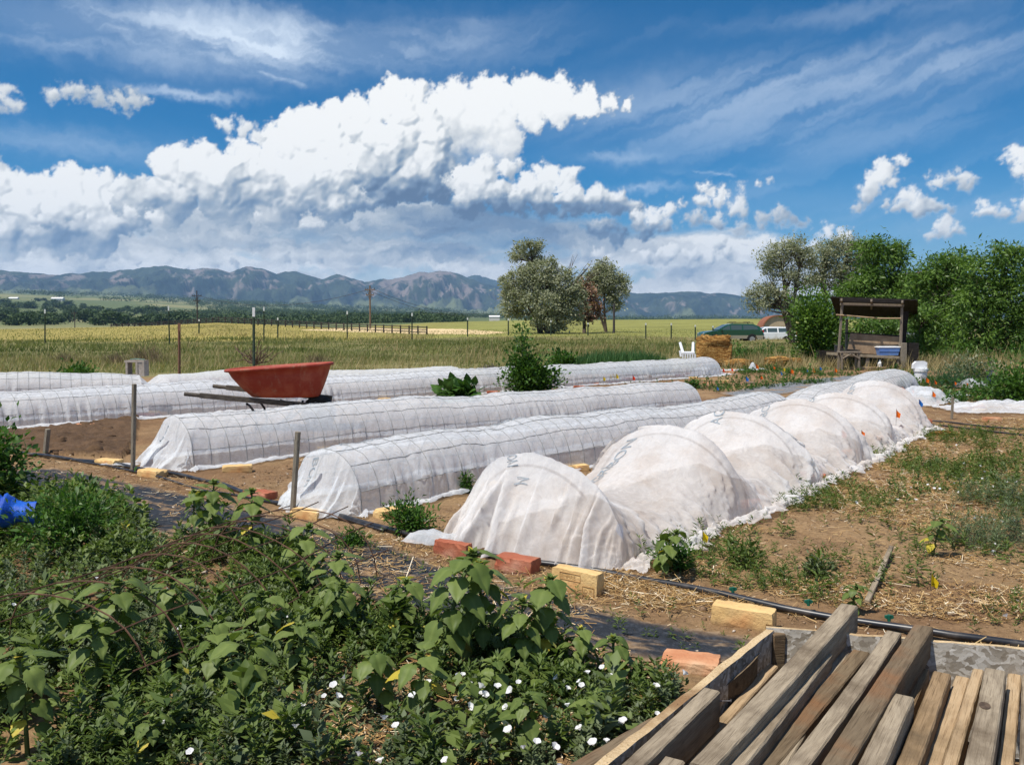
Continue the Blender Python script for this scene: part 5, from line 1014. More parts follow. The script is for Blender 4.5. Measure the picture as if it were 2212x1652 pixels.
def plank_from(far, near, zf, zn, thick, mat, name, label, cat='board', width=None, jit=0.0, parent=None, split=30):
    """board with its top face between far (left, right) and near (left, right) sight points, laid at heights zf, zn"""
    a = [G(*far[0], zf), G(*far[1], zf)]; b = [G(*near[0], zn), G(*near[1], zn)]
    A = (a[0] + a[1]) / 2; B = (b[0] + b[1]) / 2; d = B - A; d0 = Vector((d.x, d.y, 0)).normalized(); nrm = Vector((-d0.y, d0.x, 0))
    wA = abs((a[1] - a[0]).dot(nrm)); wB = abs((b[1] - b[0]).dot(nrm)); w_ = width or (wA * .7 + wB * .3)
    B = A + d.normalized() * max(d.length, 1.0); L = (B - A).length; m_ = MB(); n = split; rs = random.Random(int(A.x * 1e4)); vs = []; bow = rs.uniform(-.004, .004)
    for i in range(n + 1):
        t = i / n; x = t * L; e = .003 if 0 < i < n else 0; yo = bow * math.sin(t * math.pi); 
        for (y, z) in ((-w_ / 2 + .003, 0), (w_ / 2 - .003, 0), (w_ / 2, -.004), (w_ / 2, -thick), (-w_ / 2, -thick), (-w_ / 2, -.004)):
            vs.append((x, y + yo + rs.uniform(-.0006, .0006), z + rs.uniform(-.0006, .0006)))
    fs = []
    for i in range(n):
        for k in range(6): fs.append((i * 6 + k, i * 6 + (k + 1) % 6, (i + 1) * 6 + (k + 1) % 6, (i + 1) * 6 + k))
    fs.append(tuple(range(6))[::-1]); fs.append(tuple(n * 6 + k for k in range(6))); m_.add(vs, fs); o = m_.build(name, mat, parent)
    x = (B - A).normalized(); y = Vector((0, 0, 1)).cross(x).normalized(); z = x.cross(y); M = Matrix((x, y, z)).transposed().to_4x4(); M.translation = A; o.matrix_world = M
    if label: tag(o, label, cat)
    return o
ZT = .30
c0 = G(*Q7(900, 306), ZT); c1 = G(*Q7(2212, 412), ZT); cl = G(*Q7(330, 758), ZT)
box = empty('lumber_box', (c0.x, c0.y, 0), 'low box of weathered strand board holding the lumber, near right corner', 'box')
def wall(a, b, z0, z1, th, mat, name, side=1):
    d = (b - a); d.z = 0; L = d.length; dn_ = d.normalized(); nrm = Vector((-dn_.y, dn_.x, 0)) * side; m_ = MB(); n = 26; rs = random.Random(5); vs = []
    for i in range(n + 1):
        p = a + dn_ * (L * i / n) - Vector((c0.x, c0.y, 0)); p.z = 0; j = rs.uniform(-.003, .003)
        vs += [(p.x, p.y, z0), (p.x, p.y, z1 + j), (p.x + nrm.x * th, p.y + nrm.y * th, z1 + j * .5), (p.x + nrm.x * th, p.y + nrm.y * th, z0)]
    fs = []; mi = []
    for i in range(n):
        for k in range(4): fs.append((i * 4 + k, i * 4 + (k + 1) % 4, (i + 1) * 4 + (k + 1) % 4, (i + 1) * 4 + k)); mi.append(1 if k == 1 else 0)
    fs += [(0, 3, 2, 1), (n * 4, n * 4 + 1, n * 4 + 2, n * 4 + 3)]; mi += [0, 0]
    me = bpy.data.meshes.new(name); me.from_pydata(vs, [], fs); o = link(name, me, [mat, OSE], box); me.polygons.foreach_set('material_index', mi); return o
far_dir = (c1 - c0); left_dir = (cl - c0)
wall(c0, c0 + far_dir * 1.6, 0, ZT, .014, OSB, 'board', 1)
wall(c0 + left_dir * 1.9, c0 + left_dir * -.0, 0, ZT - .001, .022, OSB, 'board', -1)
wl = MB(); 
pin = plank_from([Q7(905, 335), Q7(985, 335)], [Q7(905, 420), Q7(985, 420)], .29, .29, .28, WZ, 'corner_post', None, parent=None); bpy.data.objects.remove(pin)
cp = MB(); cp.box((0, 0, .145), (.038, .038, .29), bev=.002); cpo = cp.build('corner_post', WD, box); q = G(*Q7(935, 345), .28) - Vector((c0.x, c0.y, 0)); cpo.location = (q.x, q.y - .004, 0); cpo.rotation_euler = (0, .03, .3)
PL = [ # far left, far right, near left, near right, zfar, znear, thickness, material, label
 ((300, 765), (388, 778), (-120, 1005), (10, 1005), .275, .275, .05, WD, 'dark plank outermost on the left of the lumber pile'),
 ((578, 608), (668, 628), (150, 1005), (262, 1005), .305, .305, .085, WG, 'thick grey beam at the left of the pile with a nail at its end'),
 ((900, 492), (968, 495), (440, 1005), (505, 1005), .21, .21, .035, WT, 'pale low board between the thick grey beam and the long one'),
 ((1268, 186), (1378, 190), (508, 1005), (632, 1005), .345, .325, .075, WG, 'longest grey beam sticking out over the far side of the box'),
 ((1150, 428), (1237, 432), (640, 1005), (800, 1005), .30, .30, .085, WG, 'grey beam right of the longest one, ending inside the box'),
 ((1336, 420), (1430, 426), (815, 1005), (965, 1005), .265, .265, .06, WD, 'brown stained board with a bolt, ending inside the box'),
 ((1508, 325), (1592, 325), (975, 1005), (1125, 1005), .325, .305, .085, WG, 'pale grey beam second of those reaching over the far side'),
 ((1650, 292), (1752, 297), (1165, 1005), (1340, 1005), .33, .315, .075, WD, 'reddish brown beam reaching over the far side of the box'),
 ((1550, 645), (1648, 652), (1345, 1005), (1530, 1005), .31, .31, .08, WG, 'short splintered grey beam between the reddish one and the light boards'),
 ((1682, 512), (1732, 515), (1590, 700), (1650, 700), .24, .24, .04, WB, 'short orange brown offcut behind the splintered beam'),
 ((1748, 532), (1842, 534), (1540, 1005), (1672, 1005), .275, .275, .06, WB, 'brown board right of the splintered beam'),
 ((1862, 552), (1936, 556), (1675, 1005), (1790, 1005), .24, .24, .04, WT, 'light tan board in the middle right of the box'),
 ((1952, 516), (2008, 516), (1795, 1005), (1885, 1005), .255, .255, .04, WT, 'narrow tan board left of the knotted beam'),
 ((2012, 516), (2122, 516), (1890, 1005), (2045, 1005), .285, .285, .075, WG, 'light beam with a dark round knot at the right'),
 ((2128, 540), (2202, 540), (2080, 1005), (2160, 1005), .23, .23, .04, WT, 'tan board right of the knotted beam'),
 ((2206, 548), (2300, 548), (2170, 1005), (2330, 1005), .245, .245, .05, WG, 'grey board cut by the right edge of the picture'),
 ((1236, 420), (1330, 420), (1180, 520), (1270, 520), .26, .26, .05, WG, 'stub of a grey beam showing behind the brown stained board'),
 ((372, 968), (495, 972), (340, 1005), (470, 1005), .30, .30, .05, WG, 'stub of a grey board at the bottom of the pile'),
]
for fl, fr_, nl, nr_, zf, zn, th, mt_, lb in PL: plank_from([Q7(*fl), Q7(*fr_)], [Q7(*nl), Q7(*nr_)], zf, zn, th, mt_, 'lumber_board', lb)
kn = MB(); n_ = 20; kn.add([(0, 0, 0)] + [(.017 * math.cos(a) * 1.2, .012 * math.sin(a), 0) for a in [2 * math.pi * i / n_ for i in range(n_)]], [(0, 1 + i, 1 + (i + 1) % n_) for i in range(n_)])
ko = kn.build('wood_knot', simple('knot_dark', (.05, .032, .02), (.12, .08, .05), 60)); ko.location = G(*Q7(2012, 700), .2868); ko.rotation_euler = (0, 0, 1.1); tag(ko, 'dark round knot in the light beam at the right', 'knot')
nl_ = MB(); nl_.tube([(0, 0, 0), (.028, -.004, .002)], .0016, 6); nl_.tube([(.028, -.004, .002), (.0295, -.0042, .002)], .004, 8); no = nl_.build('nail', STEEL); no.location = G(*Q7(655, 678), .28); tag(no, 'nail sticking out of the end of the thick grey beam', 'nail')
base_ = [((1000, 520), (1020, 760), .19), ((1250, 500), (1100, 900), .19)]
for i, (p_, q_, z_) in enumerate([((640, 720), (1500, 640), .17), ((300, 900), (1900, 860), .17)]):
    a = G(*Q7(*p_), z_); b = G(*Q7(*q_), z_); d = b - a; o = MB(); o.box((0, 0, -.04), (d.length, .09, .08)); o = o.build('lumber_board', WD); o.location = (a + b) / 2; o.rotation_euler = (0, 0, math.atan2(d.y, d.x)); tag(o, 'dark crosswise bearer under the boards, %s one' % ('farther' if i == 0 else 'nearer'), 'board')
warp = MB(); a = G(*Q7(880, 385), .25); b = G(*Q7(672, 640), .24); n_ = 12; vs = []
for i in range(n_ + 1):
    t = i / n_; p = a.lerp(b, t); s = .02 * math.sin(t * math.pi); vs += [(p.x + s, p.y - s, .25 + .02 * math.sin(t * 3)), (p.x + s + .004, p.y - s, .25 + .02 * math.sin(t * 3)), (p.x + s, p.y - s, .07)]
warp.add(vs, [(3 * i, 3 * i + 3, 3 * i + 5, 3 * i + 2) for i in range(n_)] + [(3 * i, 3 * i + 1, 3 * i + 4, 3 * i + 3) for i in range(n_)]); tag(warp.build('warped_board', WD), 'thin dark warped board leaning inside the left wall of the box', 'board')

# ------------------------------------------------------------------ wheelbarrow
TUB, T = material('red_plastic_tub'); co = obco(T); n1 = T.noise(co, 5, 5, .6); n2 = T.noise(co, 60, 4, .6)
finish(T, T.mix(T.rng(T.noise(T.vm('MULTIPLY', co, (1, 1, .35)), 9, 7, .7), .52, .72, 0, .6), T.mix(T.rng(n1, .4, .7), (.27, .032, .016, 1), (.36, .085, .045, 1)), (.33, .19, .12, 1)), .62, n2, .1, .002, .35)
BLKM = simple('black_painted_steel', (.018, .018, .02), (.05, .045, .04), 9, .5, .1, .002)
TYRE = simple('black_rubber', (.014, .014, .015), (.03, .03, .03), 20, .8, .3)
WY = 9.6; kk = WY / 1876
wb = empty('wheelbarrow', (P(600, 840, WY).x, WY, 0), 'red wheelbarrow standing between the white row covers', 'wheelbarrow')
ox = wb.location.x
def wp(px, py, dy=0.0): q = P(px, py, WY); return Vector((q.x - ox, dy, q.z))
tb = MB(); n_ = 44; rings = []
def tring(cx, cz, lx, ly, tilt, pw, z_): 
    r = []
    for i in range(n_):
        a = 2 * math.pi * i / n_; c_, s_ = math.cos(a), math.sin(a); x = lx * math.copysign(abs(c_) ** pw, c_); y = ly * math.copysign(abs(s_) ** pw, s_); taper = 1 - .10 * (x / lx)
        r.append((cx + x, y * taper, cz + x * tilt + z_))
    return r
L_ = wp(497, 803); R_ = wp(713, 789); cx = (L_.x + R_.x) / 2; cz = (L_.z + R_.z) / 2; lx = (R_.x - L_.x) / 2; tl = (R_.z - L_.z) / (2 * lx)
bl = wp(548, 860); br_ = wp(690, 864); bx = (bl.x + br_.x) / 2; blx = (br_.x - bl.x) / 2
prof = [(0, 1.0, -.018, 1.035), (0, 1.0, 0, 1.04), (0, 1, .006, 1.0), (0, 1, 0, .975)] 
vs = []; spec = [(1.045, -.02, 0), (1.05, -.004, 0), (1.03, .006, 0), (.985, -.004, 0), (.93, None, .33), (.84, None, .66), (.74, None, .90), (.62, None, 1.0), (.0, None, 1.02)]
out = [(1.045, -.02, 0), (.985, None, .10), (.945, None, .33), (.87, None, .66), (.80, None, .88), (.70, None, 1.03)]
zb = (bl.z + br_.z) / 2
def ring2(s, dz, t):
    cxx = cx + (bx - cx) * t ** 1.5; base = lx * s if t == 0 else (lx - (lx - blx) * t ** 1.35) * (1.0 if s > .5 else s); base = max(base, .001)
    tilt = tl * (1 - t); z = cz + (dz if dz is not None else (zb - cz) * t * .99); w_ = .34 * (1 - .36 * t ** 2) * (1 if s > .1 else 0.003) * (s if t == 0 else 1)
    zq = [ (x, y, z_ + .03 * math.cos(2 * 0)) for x, y, z_ in tring(cxx, z, base, w_, tilt, .72, 0)]; return zq
seqi = [(1.0, .0, 0), (1.0, None, .06), (1, None, .3), (1, None, .6), (1, None, .85), (.9, None, .96), (.02, None, .97)]
seqo = [(1.05, -.022, 0), (1.055, -.004, 0), (1.035, .006, 0), (1.0, 0, 0)]
rr = [ring2(*q) for q in [(1, None, 1.02)]]
allr = [ring2(.02, None, 1.02), ring2(1, None, 1.0), ring2(1, None, .9), ring2(1, None, .6), ring2(1, None, .3), ring2(1, None, .08), ring2(1.02, -.03, 0), ring2(1.055, -.024, 0), ring2(1.06, -.004, 0), ring2(1.03, .006, 0), ring2(.985, 0, 0)]
inr = []
for t in (.08, .3, .6, .84, .93): q = ring2(1, None, t); mcx = cx + (bx - cx) * t ** 1.5; inr.append([(mcx + (x - mcx) * .972, y * .965, z + .004) for x, y, z in q])
q = ring2(.02, None, .93); inr.append([(x, y, z + .004) for x, y, z in q])
allr += inr; vs = [v for r in allr for v in r]; fs = [(i * n_ + k, i * n_ + (k + 1) % n_, (i + 1) * n_ + (k + 1) % n_, (i + 1) * n_ + k) for i in range(len(allr) - 1) for k in range(n_)]
tb.add(vs, fs); tb.build('tub', TUB, wb, True)
DHW = simple('dark_grey_handle', (.055, .045, .035), (.13, .11, .085), 14, .85, .4, vec=(1, 8, 8))
for s in (-1, 1):
    hb_ = MB(); a = wp(421, 847, s * .30) if s < 0 else wp(455, 850, s * .30); b = wp(705, 872, s * .10)
    if s < 0: a = wp(421, 846, -.31); b = wp(700, 876, -.12)
    else: a = wp(440, 838, .31); b = wp(712, 862, .12)
    d = (b - a).normalized(); hb_.tube([a, a + d * .16], .022, 10); m2 = a + d * .16; L2 = (b - m2).length; hb_.box((m2 + b) / 2, (L2, .045, .055), d.to_track_quat('X', 'Z').to_matrix(), bev=.004); hb_.build('handle', DHW, wb)
    lg = MB(); y = s * .20 - .02; lg.tube([wp(545, 868, y), wp(552, 872, y), wp(561, 884, y), wp(566, 905, y), wp(566, 918, y) * 1.0], .013, 8); e = wp(566, 918, y); e.z = .012
    lg.tube([wp(566, 905, y), e, e + Vector((.16, 0, 0)), wp(640, 890, y), wp(646, 868, y)], .013, 8); lg.build('leg', BLKM, wb, True)
wh = MB(); wc = wp(685, 868); wc.z = .185 + .06
prof_ = [(.12, -.03), (.15, -.042), (.178, -.036), (.19, 0), (.178, .036), (.15, .042), (.12, .03)]; nn = 32; vs = []
for i in range(nn):
    a = 2 * math.pi * i / nn
    for r, y in prof_: vs.append((r * math.cos(a), y, r * math.sin(a)))
m7 = len(prof_); wh.add(vs, [(i * m7 + k, ((i + 1) % nn) * m7 + k, ((i + 1) % nn) * m7 + k + 1, i * m7 + k + 1) for i in range(nn) for k in range(m7 - 1)])
w_o = wh.build('wheel', TYRE, wb, True); w_o.location = (wc.x + .02, 0, .19)
wr_ = MB(); wr_.tube([(0, -.03, 0), (0, .03, 0)], .118, 24); wr_.tube([(0, -.12, 0), (0, .12, 0)], .012, 8); wr_.build('wheel_rim', BLKM, w_o)
fk = MB(); fk.tube([wp(600, 866, -.1), (wc.x + .02, -.07, .19)], .012, 6); fk.tube([wp(600, 866, .1), (wc.x + .02, .07, .19)], .012, 6); fk.build('fork', BLKM, wb)

# ------------------------------------------------------------------ rusty wire mesh arch over the near weeds
wm = MB(); W0 = [(1 - 1) * 0]
ends_n = [G(30, 1470, 0), G(745, 1270, 0)]
# crest line from (255,620 z5) .. ; measured on the picture: near end arch and far end arch
A0 = P(110, 1262 + 230, 2.9); 
a3 = Vector((-1.46, 2.70, 0)); b3 = Vector((-.93, 4.06, 0)); dr = (b3 - a3).normalized(); nr3 = Vector((dr.y, -dr.x, 0)); Lm = (b3 - a3).length
def mp(s, th, R=.40, Hh=.30): p = a3 + dr * s + nr3 * (-math.cos(th) * R); return (p.x + .02 * math.sin(s * 3), p.y, Hh * math.sin(th) ** .85 + .01 + .012 * math.sin(s * 5 + th * 3))
s = 0
while s <= Lm + .01: wm.tube([mp(s, th) for th in np.linspace(0.05, math.pi - .05, 15)], .0027, 5, False); s += .1524
for th in np.linspace(.3, math.pi - .3, 7): wm.tube([mp(q, th) for q in np.linspace(-.05, Lm + .06, 16)], .0027, 5, False)
tag(wm.build('wire_mesh_arch', RUST), 'rusty wire mesh arch standing uncovered over the near weeds', 'wire mesh')

# ------------------------------------------------------------------ blue sack, hollow block
BLU = simple('blue_tarp', (.006, .06, .36), (.012, .11, .50), 12, .55, .6, .01)
sk = MB(); nu, nv = 40, 22; rsx = np.random.RandomState(4); u_, v_ = np.meshgrid(np.linspace(0, 1, nu), np.linspace(0, 2 * math.pi, nv), indexing='ij')
rad_ = (.075 * np.sin(np.clip(u_ * 1.25, 0, 1) * math.pi) ** .7 + .028 * (u_ > .7) + .02) * (1 + .35 * fbm(u_ * 6, np.cos(v_) * 2 + 3, 4, .6, 5) + .15 * fbm(u_ * 16, np.sin(v_) * 4, 3, .6, 7)); X_ = -.30 + u_ * .42; Yq = rad_ * np.cos(v_) * 1.1; Zq = np.maximum(.075 + rad_ * np.sin(v_) - .02 * u_, .0)
o = link('tarp_bundle', npmesh('tarp_bundle', np.stack([X_, Yq, Zq], -1).reshape(-1, 3), [gridfaces(nu, nv)]), BLU, smooth=True); g_ = G(18, 1185); o.location = (g_.x, g_.y, .12); o.rotation_euler = (0, .0, .1); o.scale = (1.25, 1.1, 1.15); tag(o, 'crumpled bright blue tarp bundle at the left edge on the weeds', 'tarp')
CON = simple('concrete', (.30, .25, .20), (.40, .34, .28), 20, .9, .5)
hbk = MB(); Yb = 15.4; kb = Yb / 1876; w_, h_, d_ = 40 * kb, 34 * kb, .2; t_ = .035
for x in (-w_ / 2 + t_ / 2, w_ / 2 - t_ / 2, .03): hbk.box((x, 0, h_ / 2), (t_, d_, h_))
for z in (t_ / 2, h_ - t_ / 2): hbk.box((-.02 if True else 0, 0, z), (w_ - .002, d_ - .002, t_ - .001))
hbk.box((.09, 0, h_ / 2), (w_ * .42, d_ - .02, h_ - .02)); hh_ = hbk.build('hollow_block', CON); q = P(297, 812, Yb); hh_.location = (q.x, Yb, q.z); tag(hh_, 'grey hollow concrete block standing on end behind the back row cover', 'concrete block')
cl_ = MB(); cl_.tube([(-.12, 0, 0), (-.05, .03, .012), (.05, -.02, .01), (.13, .02, .0)], .012, 6); c2_ = cl_.build('green_hose_piece', simple('faded_green', (.12, .20, .16), (.2, .28, .22), 8)); c2_.location = (q.x, Yb, q.z + h_ + .01); tag(c2_, 'piece of faded green hose lying on the hollow block', 'hose')

# ------------------------------------------------------------------ posts behind the garden
def tpost(px, ybase, ytop, Y, label, col_top=True, m=None, r=.022, lean=0.0, name='metal_post', group=None):
    b = P(px, ybase, Y); z0 = zg(b.x, Y); t = P(px + lean, ytop, Y); h = t.z - z0; o = empty(name, (b.x, Y, z0), label, 'fence post', group); p_ = MB()
    p_.box((0, 0, h * .44), (r * 1.6, r * .5, h * .88)); p_.box((0, -r * .4, h * .44), (r * .4, r * .8, h * .87)); p_.build('post', m or PG, o)
    c_ = MB(); c_.box((0, 0, h * .94), (r * 1.7, r * .6, h * .12)); c_.build('post_tip', (PW if col_top else (m or PG)), o); o.rotation_euler = (0, math.atan2(t.x - b.x, h), 0); return o
PG = simple('green_post_paint', (.03, .055, .03), (.06, .08, .05), 20, .6); PW = simple('white_post_tip', (.62, .62, .58), (.7, .7, .66), 20, .6); PR_ = simple('rusty_post', (.16, .08, .045), (.22, .12, .07), 30, .8)
tpost(387, 812, 698, 16.5, 'rusty orange metal post standing alone behind the back row cover', False, PR_, .03)
tpost(548, 810, 664, 17.0, 'tall dark green metal post behind the back row cover', True, PG, .03)
FP = [(97, 731, 670, 62), (432 * .8534 / .8534 - 0, 0, 0, 0)]
G_F = 'metal posts along the field fence'
for px, yb, yt, Y in [(97, 738, 668, 46), (366, 738, 661, 46), (430, 728, 690, 70), (570, 735, 663, 55), (600, 735, 686, 60), (750, 735, 672, 62), (890, 733, 676, 62), (1010, 724, 686, 72), (1098, 722, 688, 76), (1190, 724, 692, 76), (1270, 724, 697, 76), (1395, 726, 698, 66), (1450, 728, 698, 62), (1502, 726, 702, 64), (1540, 724, 704, 66)]:
    tpost(px, yb, yt, Y, 'slim metal post with a pale tip in the grass field', True, PG, .055 * Y / 60, name='metal_post', group=G_F, lean=-2 if px == 366 else 0)
# dark rail fence on the crest
RFP = [(240, 700), (295, 705), (350, 700), (410, 696), (445, 691), (469, 690), (520, 691), (575, 693), (620, 694), (660, 696), (700, 698), (735, 702), (768, 707), (810, 711), (860, 715), (930, 722)]
DKW = simple('dark_rail', (.035, .03, .028), (.06, .05, .045), 8, .9)
rf = empty('rail_fence', P(469, 695, 118), 'dark wooden rail fence along the crest of the yellow field', 'fence'); ox_, oy_, oz_ = rf.location
cpx = [q[0] for q in RFP]; fy = lambda x: np.interp(x, cpx, [128, 126, 124, 120, 118, 116, 112, 108, 105, 102, 99, 96, 93, 90, 86, 80]); xs_ = []
x_ = 240
while x_ <= 930: xs_.append(x_); x_ += 13.5 * (118 / fy(x_)) 
prev = None
for x_ in xs_:
    Y = float(fy(x_)); q = P(x_, 700, Y); z0 = zg(q.x, Y); pm = MB(); pm.box((0, 0, .3), (.13, .13, 1.05)); po = pm.build('post', DKW, rf); po.location = (q.x - ox_, Y - oy_, z0 - oz_); cur = Vector((q.x - ox_, Y - oy_, z0 - oz_))
    if prev is not None:
        rm = MB()
        for hh_ in (.25, .48, .72): rm.tube([prev + Vector((0, -.09, hh_)), cur + Vector((0, -.09, hh_))], .040, 4)
        rm.build('rail', DKW, rf)
    prev = cur
# ------------------------------------------------------------------ utility poles and lines
PW_ = simple('utility_pole_wood', (.13, .09, .06), (.20, .14, .09), 10, .9); PD = simple('dark_pole', (.05, .045, .045), (.08, .07, .065), 10, .9)
def upole(px, yb, yt, Y, m, label, arms, r=.16):
    q = P(px, yb, Y); z0 = zg(q.x, Y); t = P(px, yt, Y); o = empty('utility_pole', (q.x, Y, z0 - .3), label, 'utility pole'); a = MB(); h = t.z - z0 + .3; a.tube([(0, 0, 0), (0, 0, h)], [r, r * .7], 8); a.build('pole', m, o)
    for (dz, w_) in arms:
        b = MB(); b.box((0, -.14, h - dz), (w_, .12, .14)); c_ = b.build('crossarm', m, o); d_ = MB()
        for x in (-.46, -.2, .2, .46): d_.tube([(x * w_, -.14, h - dz + .07), (x * w_, -.14, h - dz + .30)], .06, 6)
        d_.build('insulators', PD, c_)
        e = MB(); e.tube([(-w_ * .3, -.14, h - dz), (0, -.12, h - dz - .8)], .04, 4); e.tube([(w_ * .3, -.14, h - dz), (0, -.12, h - dz - .8)], .04, 4); e.build('brace', m, o)
    return o, h
k_ = lambda Y: Y / 1876
u2, h2 = upole(800, 722, 617, 150, PW_, 'brown utility pole with two crossarms beside the pale field', [(.7, 1.7), (1.6, 1.3)], .17)
u1, h1 = upole(427, 712, 628, 190, PD, 'dark utility pole with crossarms beyond the crest of the field', [(1.1, 2.1), (2.2, 1.5)], .18)
upole(1326, 720, 655, 88, PD, 'plain dark pole standing below the lone tree', [], .13)
upole(162, 715, 672, 230, PD, 'small dark pole at the left beyond the yellow field', [(.6, 1.4)], .14)
ln = MB()
for (a, b, sg) in [(Vector(u1.location) + Vector((0, 0, h1 - 1)), Vector(u2.location) + Vector((0, 0, h2 - .6)), 2.5), (Vector(u2.location) + Vector((.6, 0, h2 - .6)), Vector(P(1060, 676, 190)), 1.6), (Vector(u2.location) + Vector((-.6, 0, h2 - .6)), Vector(P(1060, 680, 190)), 1.8)]:
    ln.tube([a.lerp(b, t) - Vector((0, 0, sg * 4 * t * (1 - t))) for t in np.linspace(0, 1, 14)], .03, 4)
tag(ln.build('power_line', PD), 'thin power lines strung between the utility poles', 'power line')

# ------------------------------------------------------------------ wooden stand
SY = 23.0; ks = SY / 1876
Q4 = lambda x, y: ((2100 + x * .13921) * .8534, (730 + y * .13921) * .8534)
st_ = empty('wooden_stand', (P(*Q4(780, 1400), SY).x, SY, 0), 'dark weathered wooden stand with a slanting roof over a potting table', 'stand'); sx = st_.location.x
def sp(x, y, dy=0.0): q = P(*Q4(x, y), SY + dy); return Vector((q.x - sx, dy, q.z))
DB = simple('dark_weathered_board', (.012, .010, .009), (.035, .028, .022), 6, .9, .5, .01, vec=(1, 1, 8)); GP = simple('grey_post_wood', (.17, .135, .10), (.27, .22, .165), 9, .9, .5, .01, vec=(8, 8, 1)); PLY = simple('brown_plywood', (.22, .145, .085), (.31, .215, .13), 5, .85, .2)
DEP = 1.7
def beam(a, b, w_, h_, m, name, par=st_): 
    o = MB(); d = Vector(b) - Vector(a); o.box((Vector(a) + Vector(b)) / 2, (d.length, w_, h_), d.to_track_quat('X', 'Z').to_matrix(), bev=.006); return o.build(name, m, par)
# roof plane: near edge high, far edge low
rl, rr_ = sp(15, 150, -.05), sp(1605, 205, -.05); fl_, fr2 = sp(130, 490, DEP), sp(1600, 520, DEP)
n_ = 26; ro = MB(); vs = []
for i in range(n_ + 1):
    t = i / n_; a = rl.lerp(rr_, t); b = fl_.lerp(fr2, t); c_ = .012 * (i % 2); vs += [(a.x, a.y, a.z + c_), (b.x, b.y, b.z + c_), (a.x, a.y, a.z + c_ - .03), (b.x, b.y, b.z + c_ - .03)]
fs = []
for i in range(n_): a = 4 * i; fs += [(a, a + 4, a + 5, a + 1), (a + 2, a + 3, a + 7, a + 6), (a, a + 2, a + 6, a + 4), (a + 1, a + 5, a + 7, a + 3)]
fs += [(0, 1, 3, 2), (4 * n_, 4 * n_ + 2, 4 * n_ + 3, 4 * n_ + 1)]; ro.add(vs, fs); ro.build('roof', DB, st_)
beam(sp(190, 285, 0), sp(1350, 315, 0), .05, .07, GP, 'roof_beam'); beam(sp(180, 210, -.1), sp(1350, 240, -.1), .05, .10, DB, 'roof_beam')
for x, y in ((215, 200), (760, 214), (1322, 236)): beam(sp(x, y + 5, -.25), sp(x, y + 220, DEP - .1), .05, .07, GP, 'rafter')
po = MB(); 
for (a, b, w_) in [(sp(228, 300, 0), sp(165, 1150, 0), .055), (sp(1312, 350, 0), sp(1285, 1260, 0), .06), (sp(315, 560, DEP), sp(300, 1250, DEP), .06)]: beam(a, b, w_, w_, GP, 'post')
b_ = sp(1330, 990, -.05); pz = Vector((b_.x, -.05, 0)); beam(b_, Vector((sp(1310, 1480, 0).x, -.05, 0)), .20, .14, WZ, 'post')
beam(sp(1380, 420, .35), Vector((sp(1400, 1000).x, .35, 0)), .05, .16, DB, 'post')
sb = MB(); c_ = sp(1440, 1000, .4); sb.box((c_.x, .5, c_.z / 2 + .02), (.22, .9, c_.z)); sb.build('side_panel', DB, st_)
# rail cord sagging
sg = MB(); a, b = sp(120, 480, -.05), sp(1290, 545, -.05); m2 = sp(260, 490, -.05); sg.tube([a, m2, sp(600, 520, -.05), sp(900, 545, -.05), b], .022, 6); sg.build('hanging_rail', WT, st_)
# table
ta, tb_ = sp(120, 1170, -.1), sp(1270, 1235, -.1); tt = MB(); vs = []
for a in (ta, tb_):
    for y in (-.1, .62):
        for z in (0, -.07): vs.append((a.x, y, a.z + z))
tt.add(vs, [(0, 4, 6, 2), (1, 3, 7, 5), (0, 1, 5, 4), (2, 6, 7, 3), (0, 2, 3, 1), (4, 5, 7, 6)]); tt.build('table_top', WG, st_)
beam(sp(120, 1205, -.13), sp(1270, 1265, -.13), .03, .06, WG, 'table_rail')
for x, yy in ((685, 1240), (1240, 1290), (170, 1210)): q = sp(x, yy, -.08); beam(q, Vector((q.x, -.08, 0)), .07, .09 if x == 685 else .06, GP, 'table_leg')
bk = MB(); p4 = [sp(380, 815, .22), sp(1290, 880, .22), sp(1300, 1230, .12), sp(320, 1160, .12)]; bk.add(p4 + [p + Vector((0, .03, 0)) for p in p4], [(0, 1, 2, 3), (4, 7, 6, 5), (0, 4, 5, 1), (2, 6, 7, 3), (1, 5, 6, 2), (0, 3, 7, 4)]); bk.build('back_board', PLY, st_)
beam(sp(280, 810, .29), sp(1290, 870, .29), .04, .05, DB, 'back_rail')
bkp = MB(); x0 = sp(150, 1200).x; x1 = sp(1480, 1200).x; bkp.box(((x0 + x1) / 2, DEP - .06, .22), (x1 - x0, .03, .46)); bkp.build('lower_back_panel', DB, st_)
# things on and by the stand
BLUB = simple('pale_blue_plastic', (.13, .23, .50), (.16, .28, .56), 5, .45, .05); WHP = simple('white_plastic', (.74, .74, .73), (.80, .80, .79), 7, .5, .05)
def tubbox(label, c, lx, ly, lz, m, ml, name='storage_tub', rz=0):
    r = empty(name, c, label, 'storage tub', rz=rz); b = MB(); vs = []
    for z, s in ((0, .86), (lz, 1.0), (lz, .95), (.012, .82)):
        for (a, e) in ((-1, -1), (1, -1), (1, 1), (-1, 1)): vs.append((a * lx / 2 * s, e * ly / 2 * s, z))
    fs = [(0, 3, 2, 1)] + [(i * 4 + k, i * 4 + (k + 1) % 4, (i + 1) * 4 + (k + 1) % 4, (i + 1) * 4 + k) for i in range(3) for k in range(4)] + [(12, 13, 14, 15)]; b.add(vs, fs); b.box((0, -ly / 2 * .96, lz * .55), (lx * .97, .012, .012)); b.build('body', m, r)
    l = MB(); l.box((0, 0, lz + .012), (lx * 1.06, ly * 1.06, .028), bev=.008); l.box((0, 0, lz + .03), (lx * .9, ly * .9, .012), bev=.004); l.build('lid', ml, r); return r
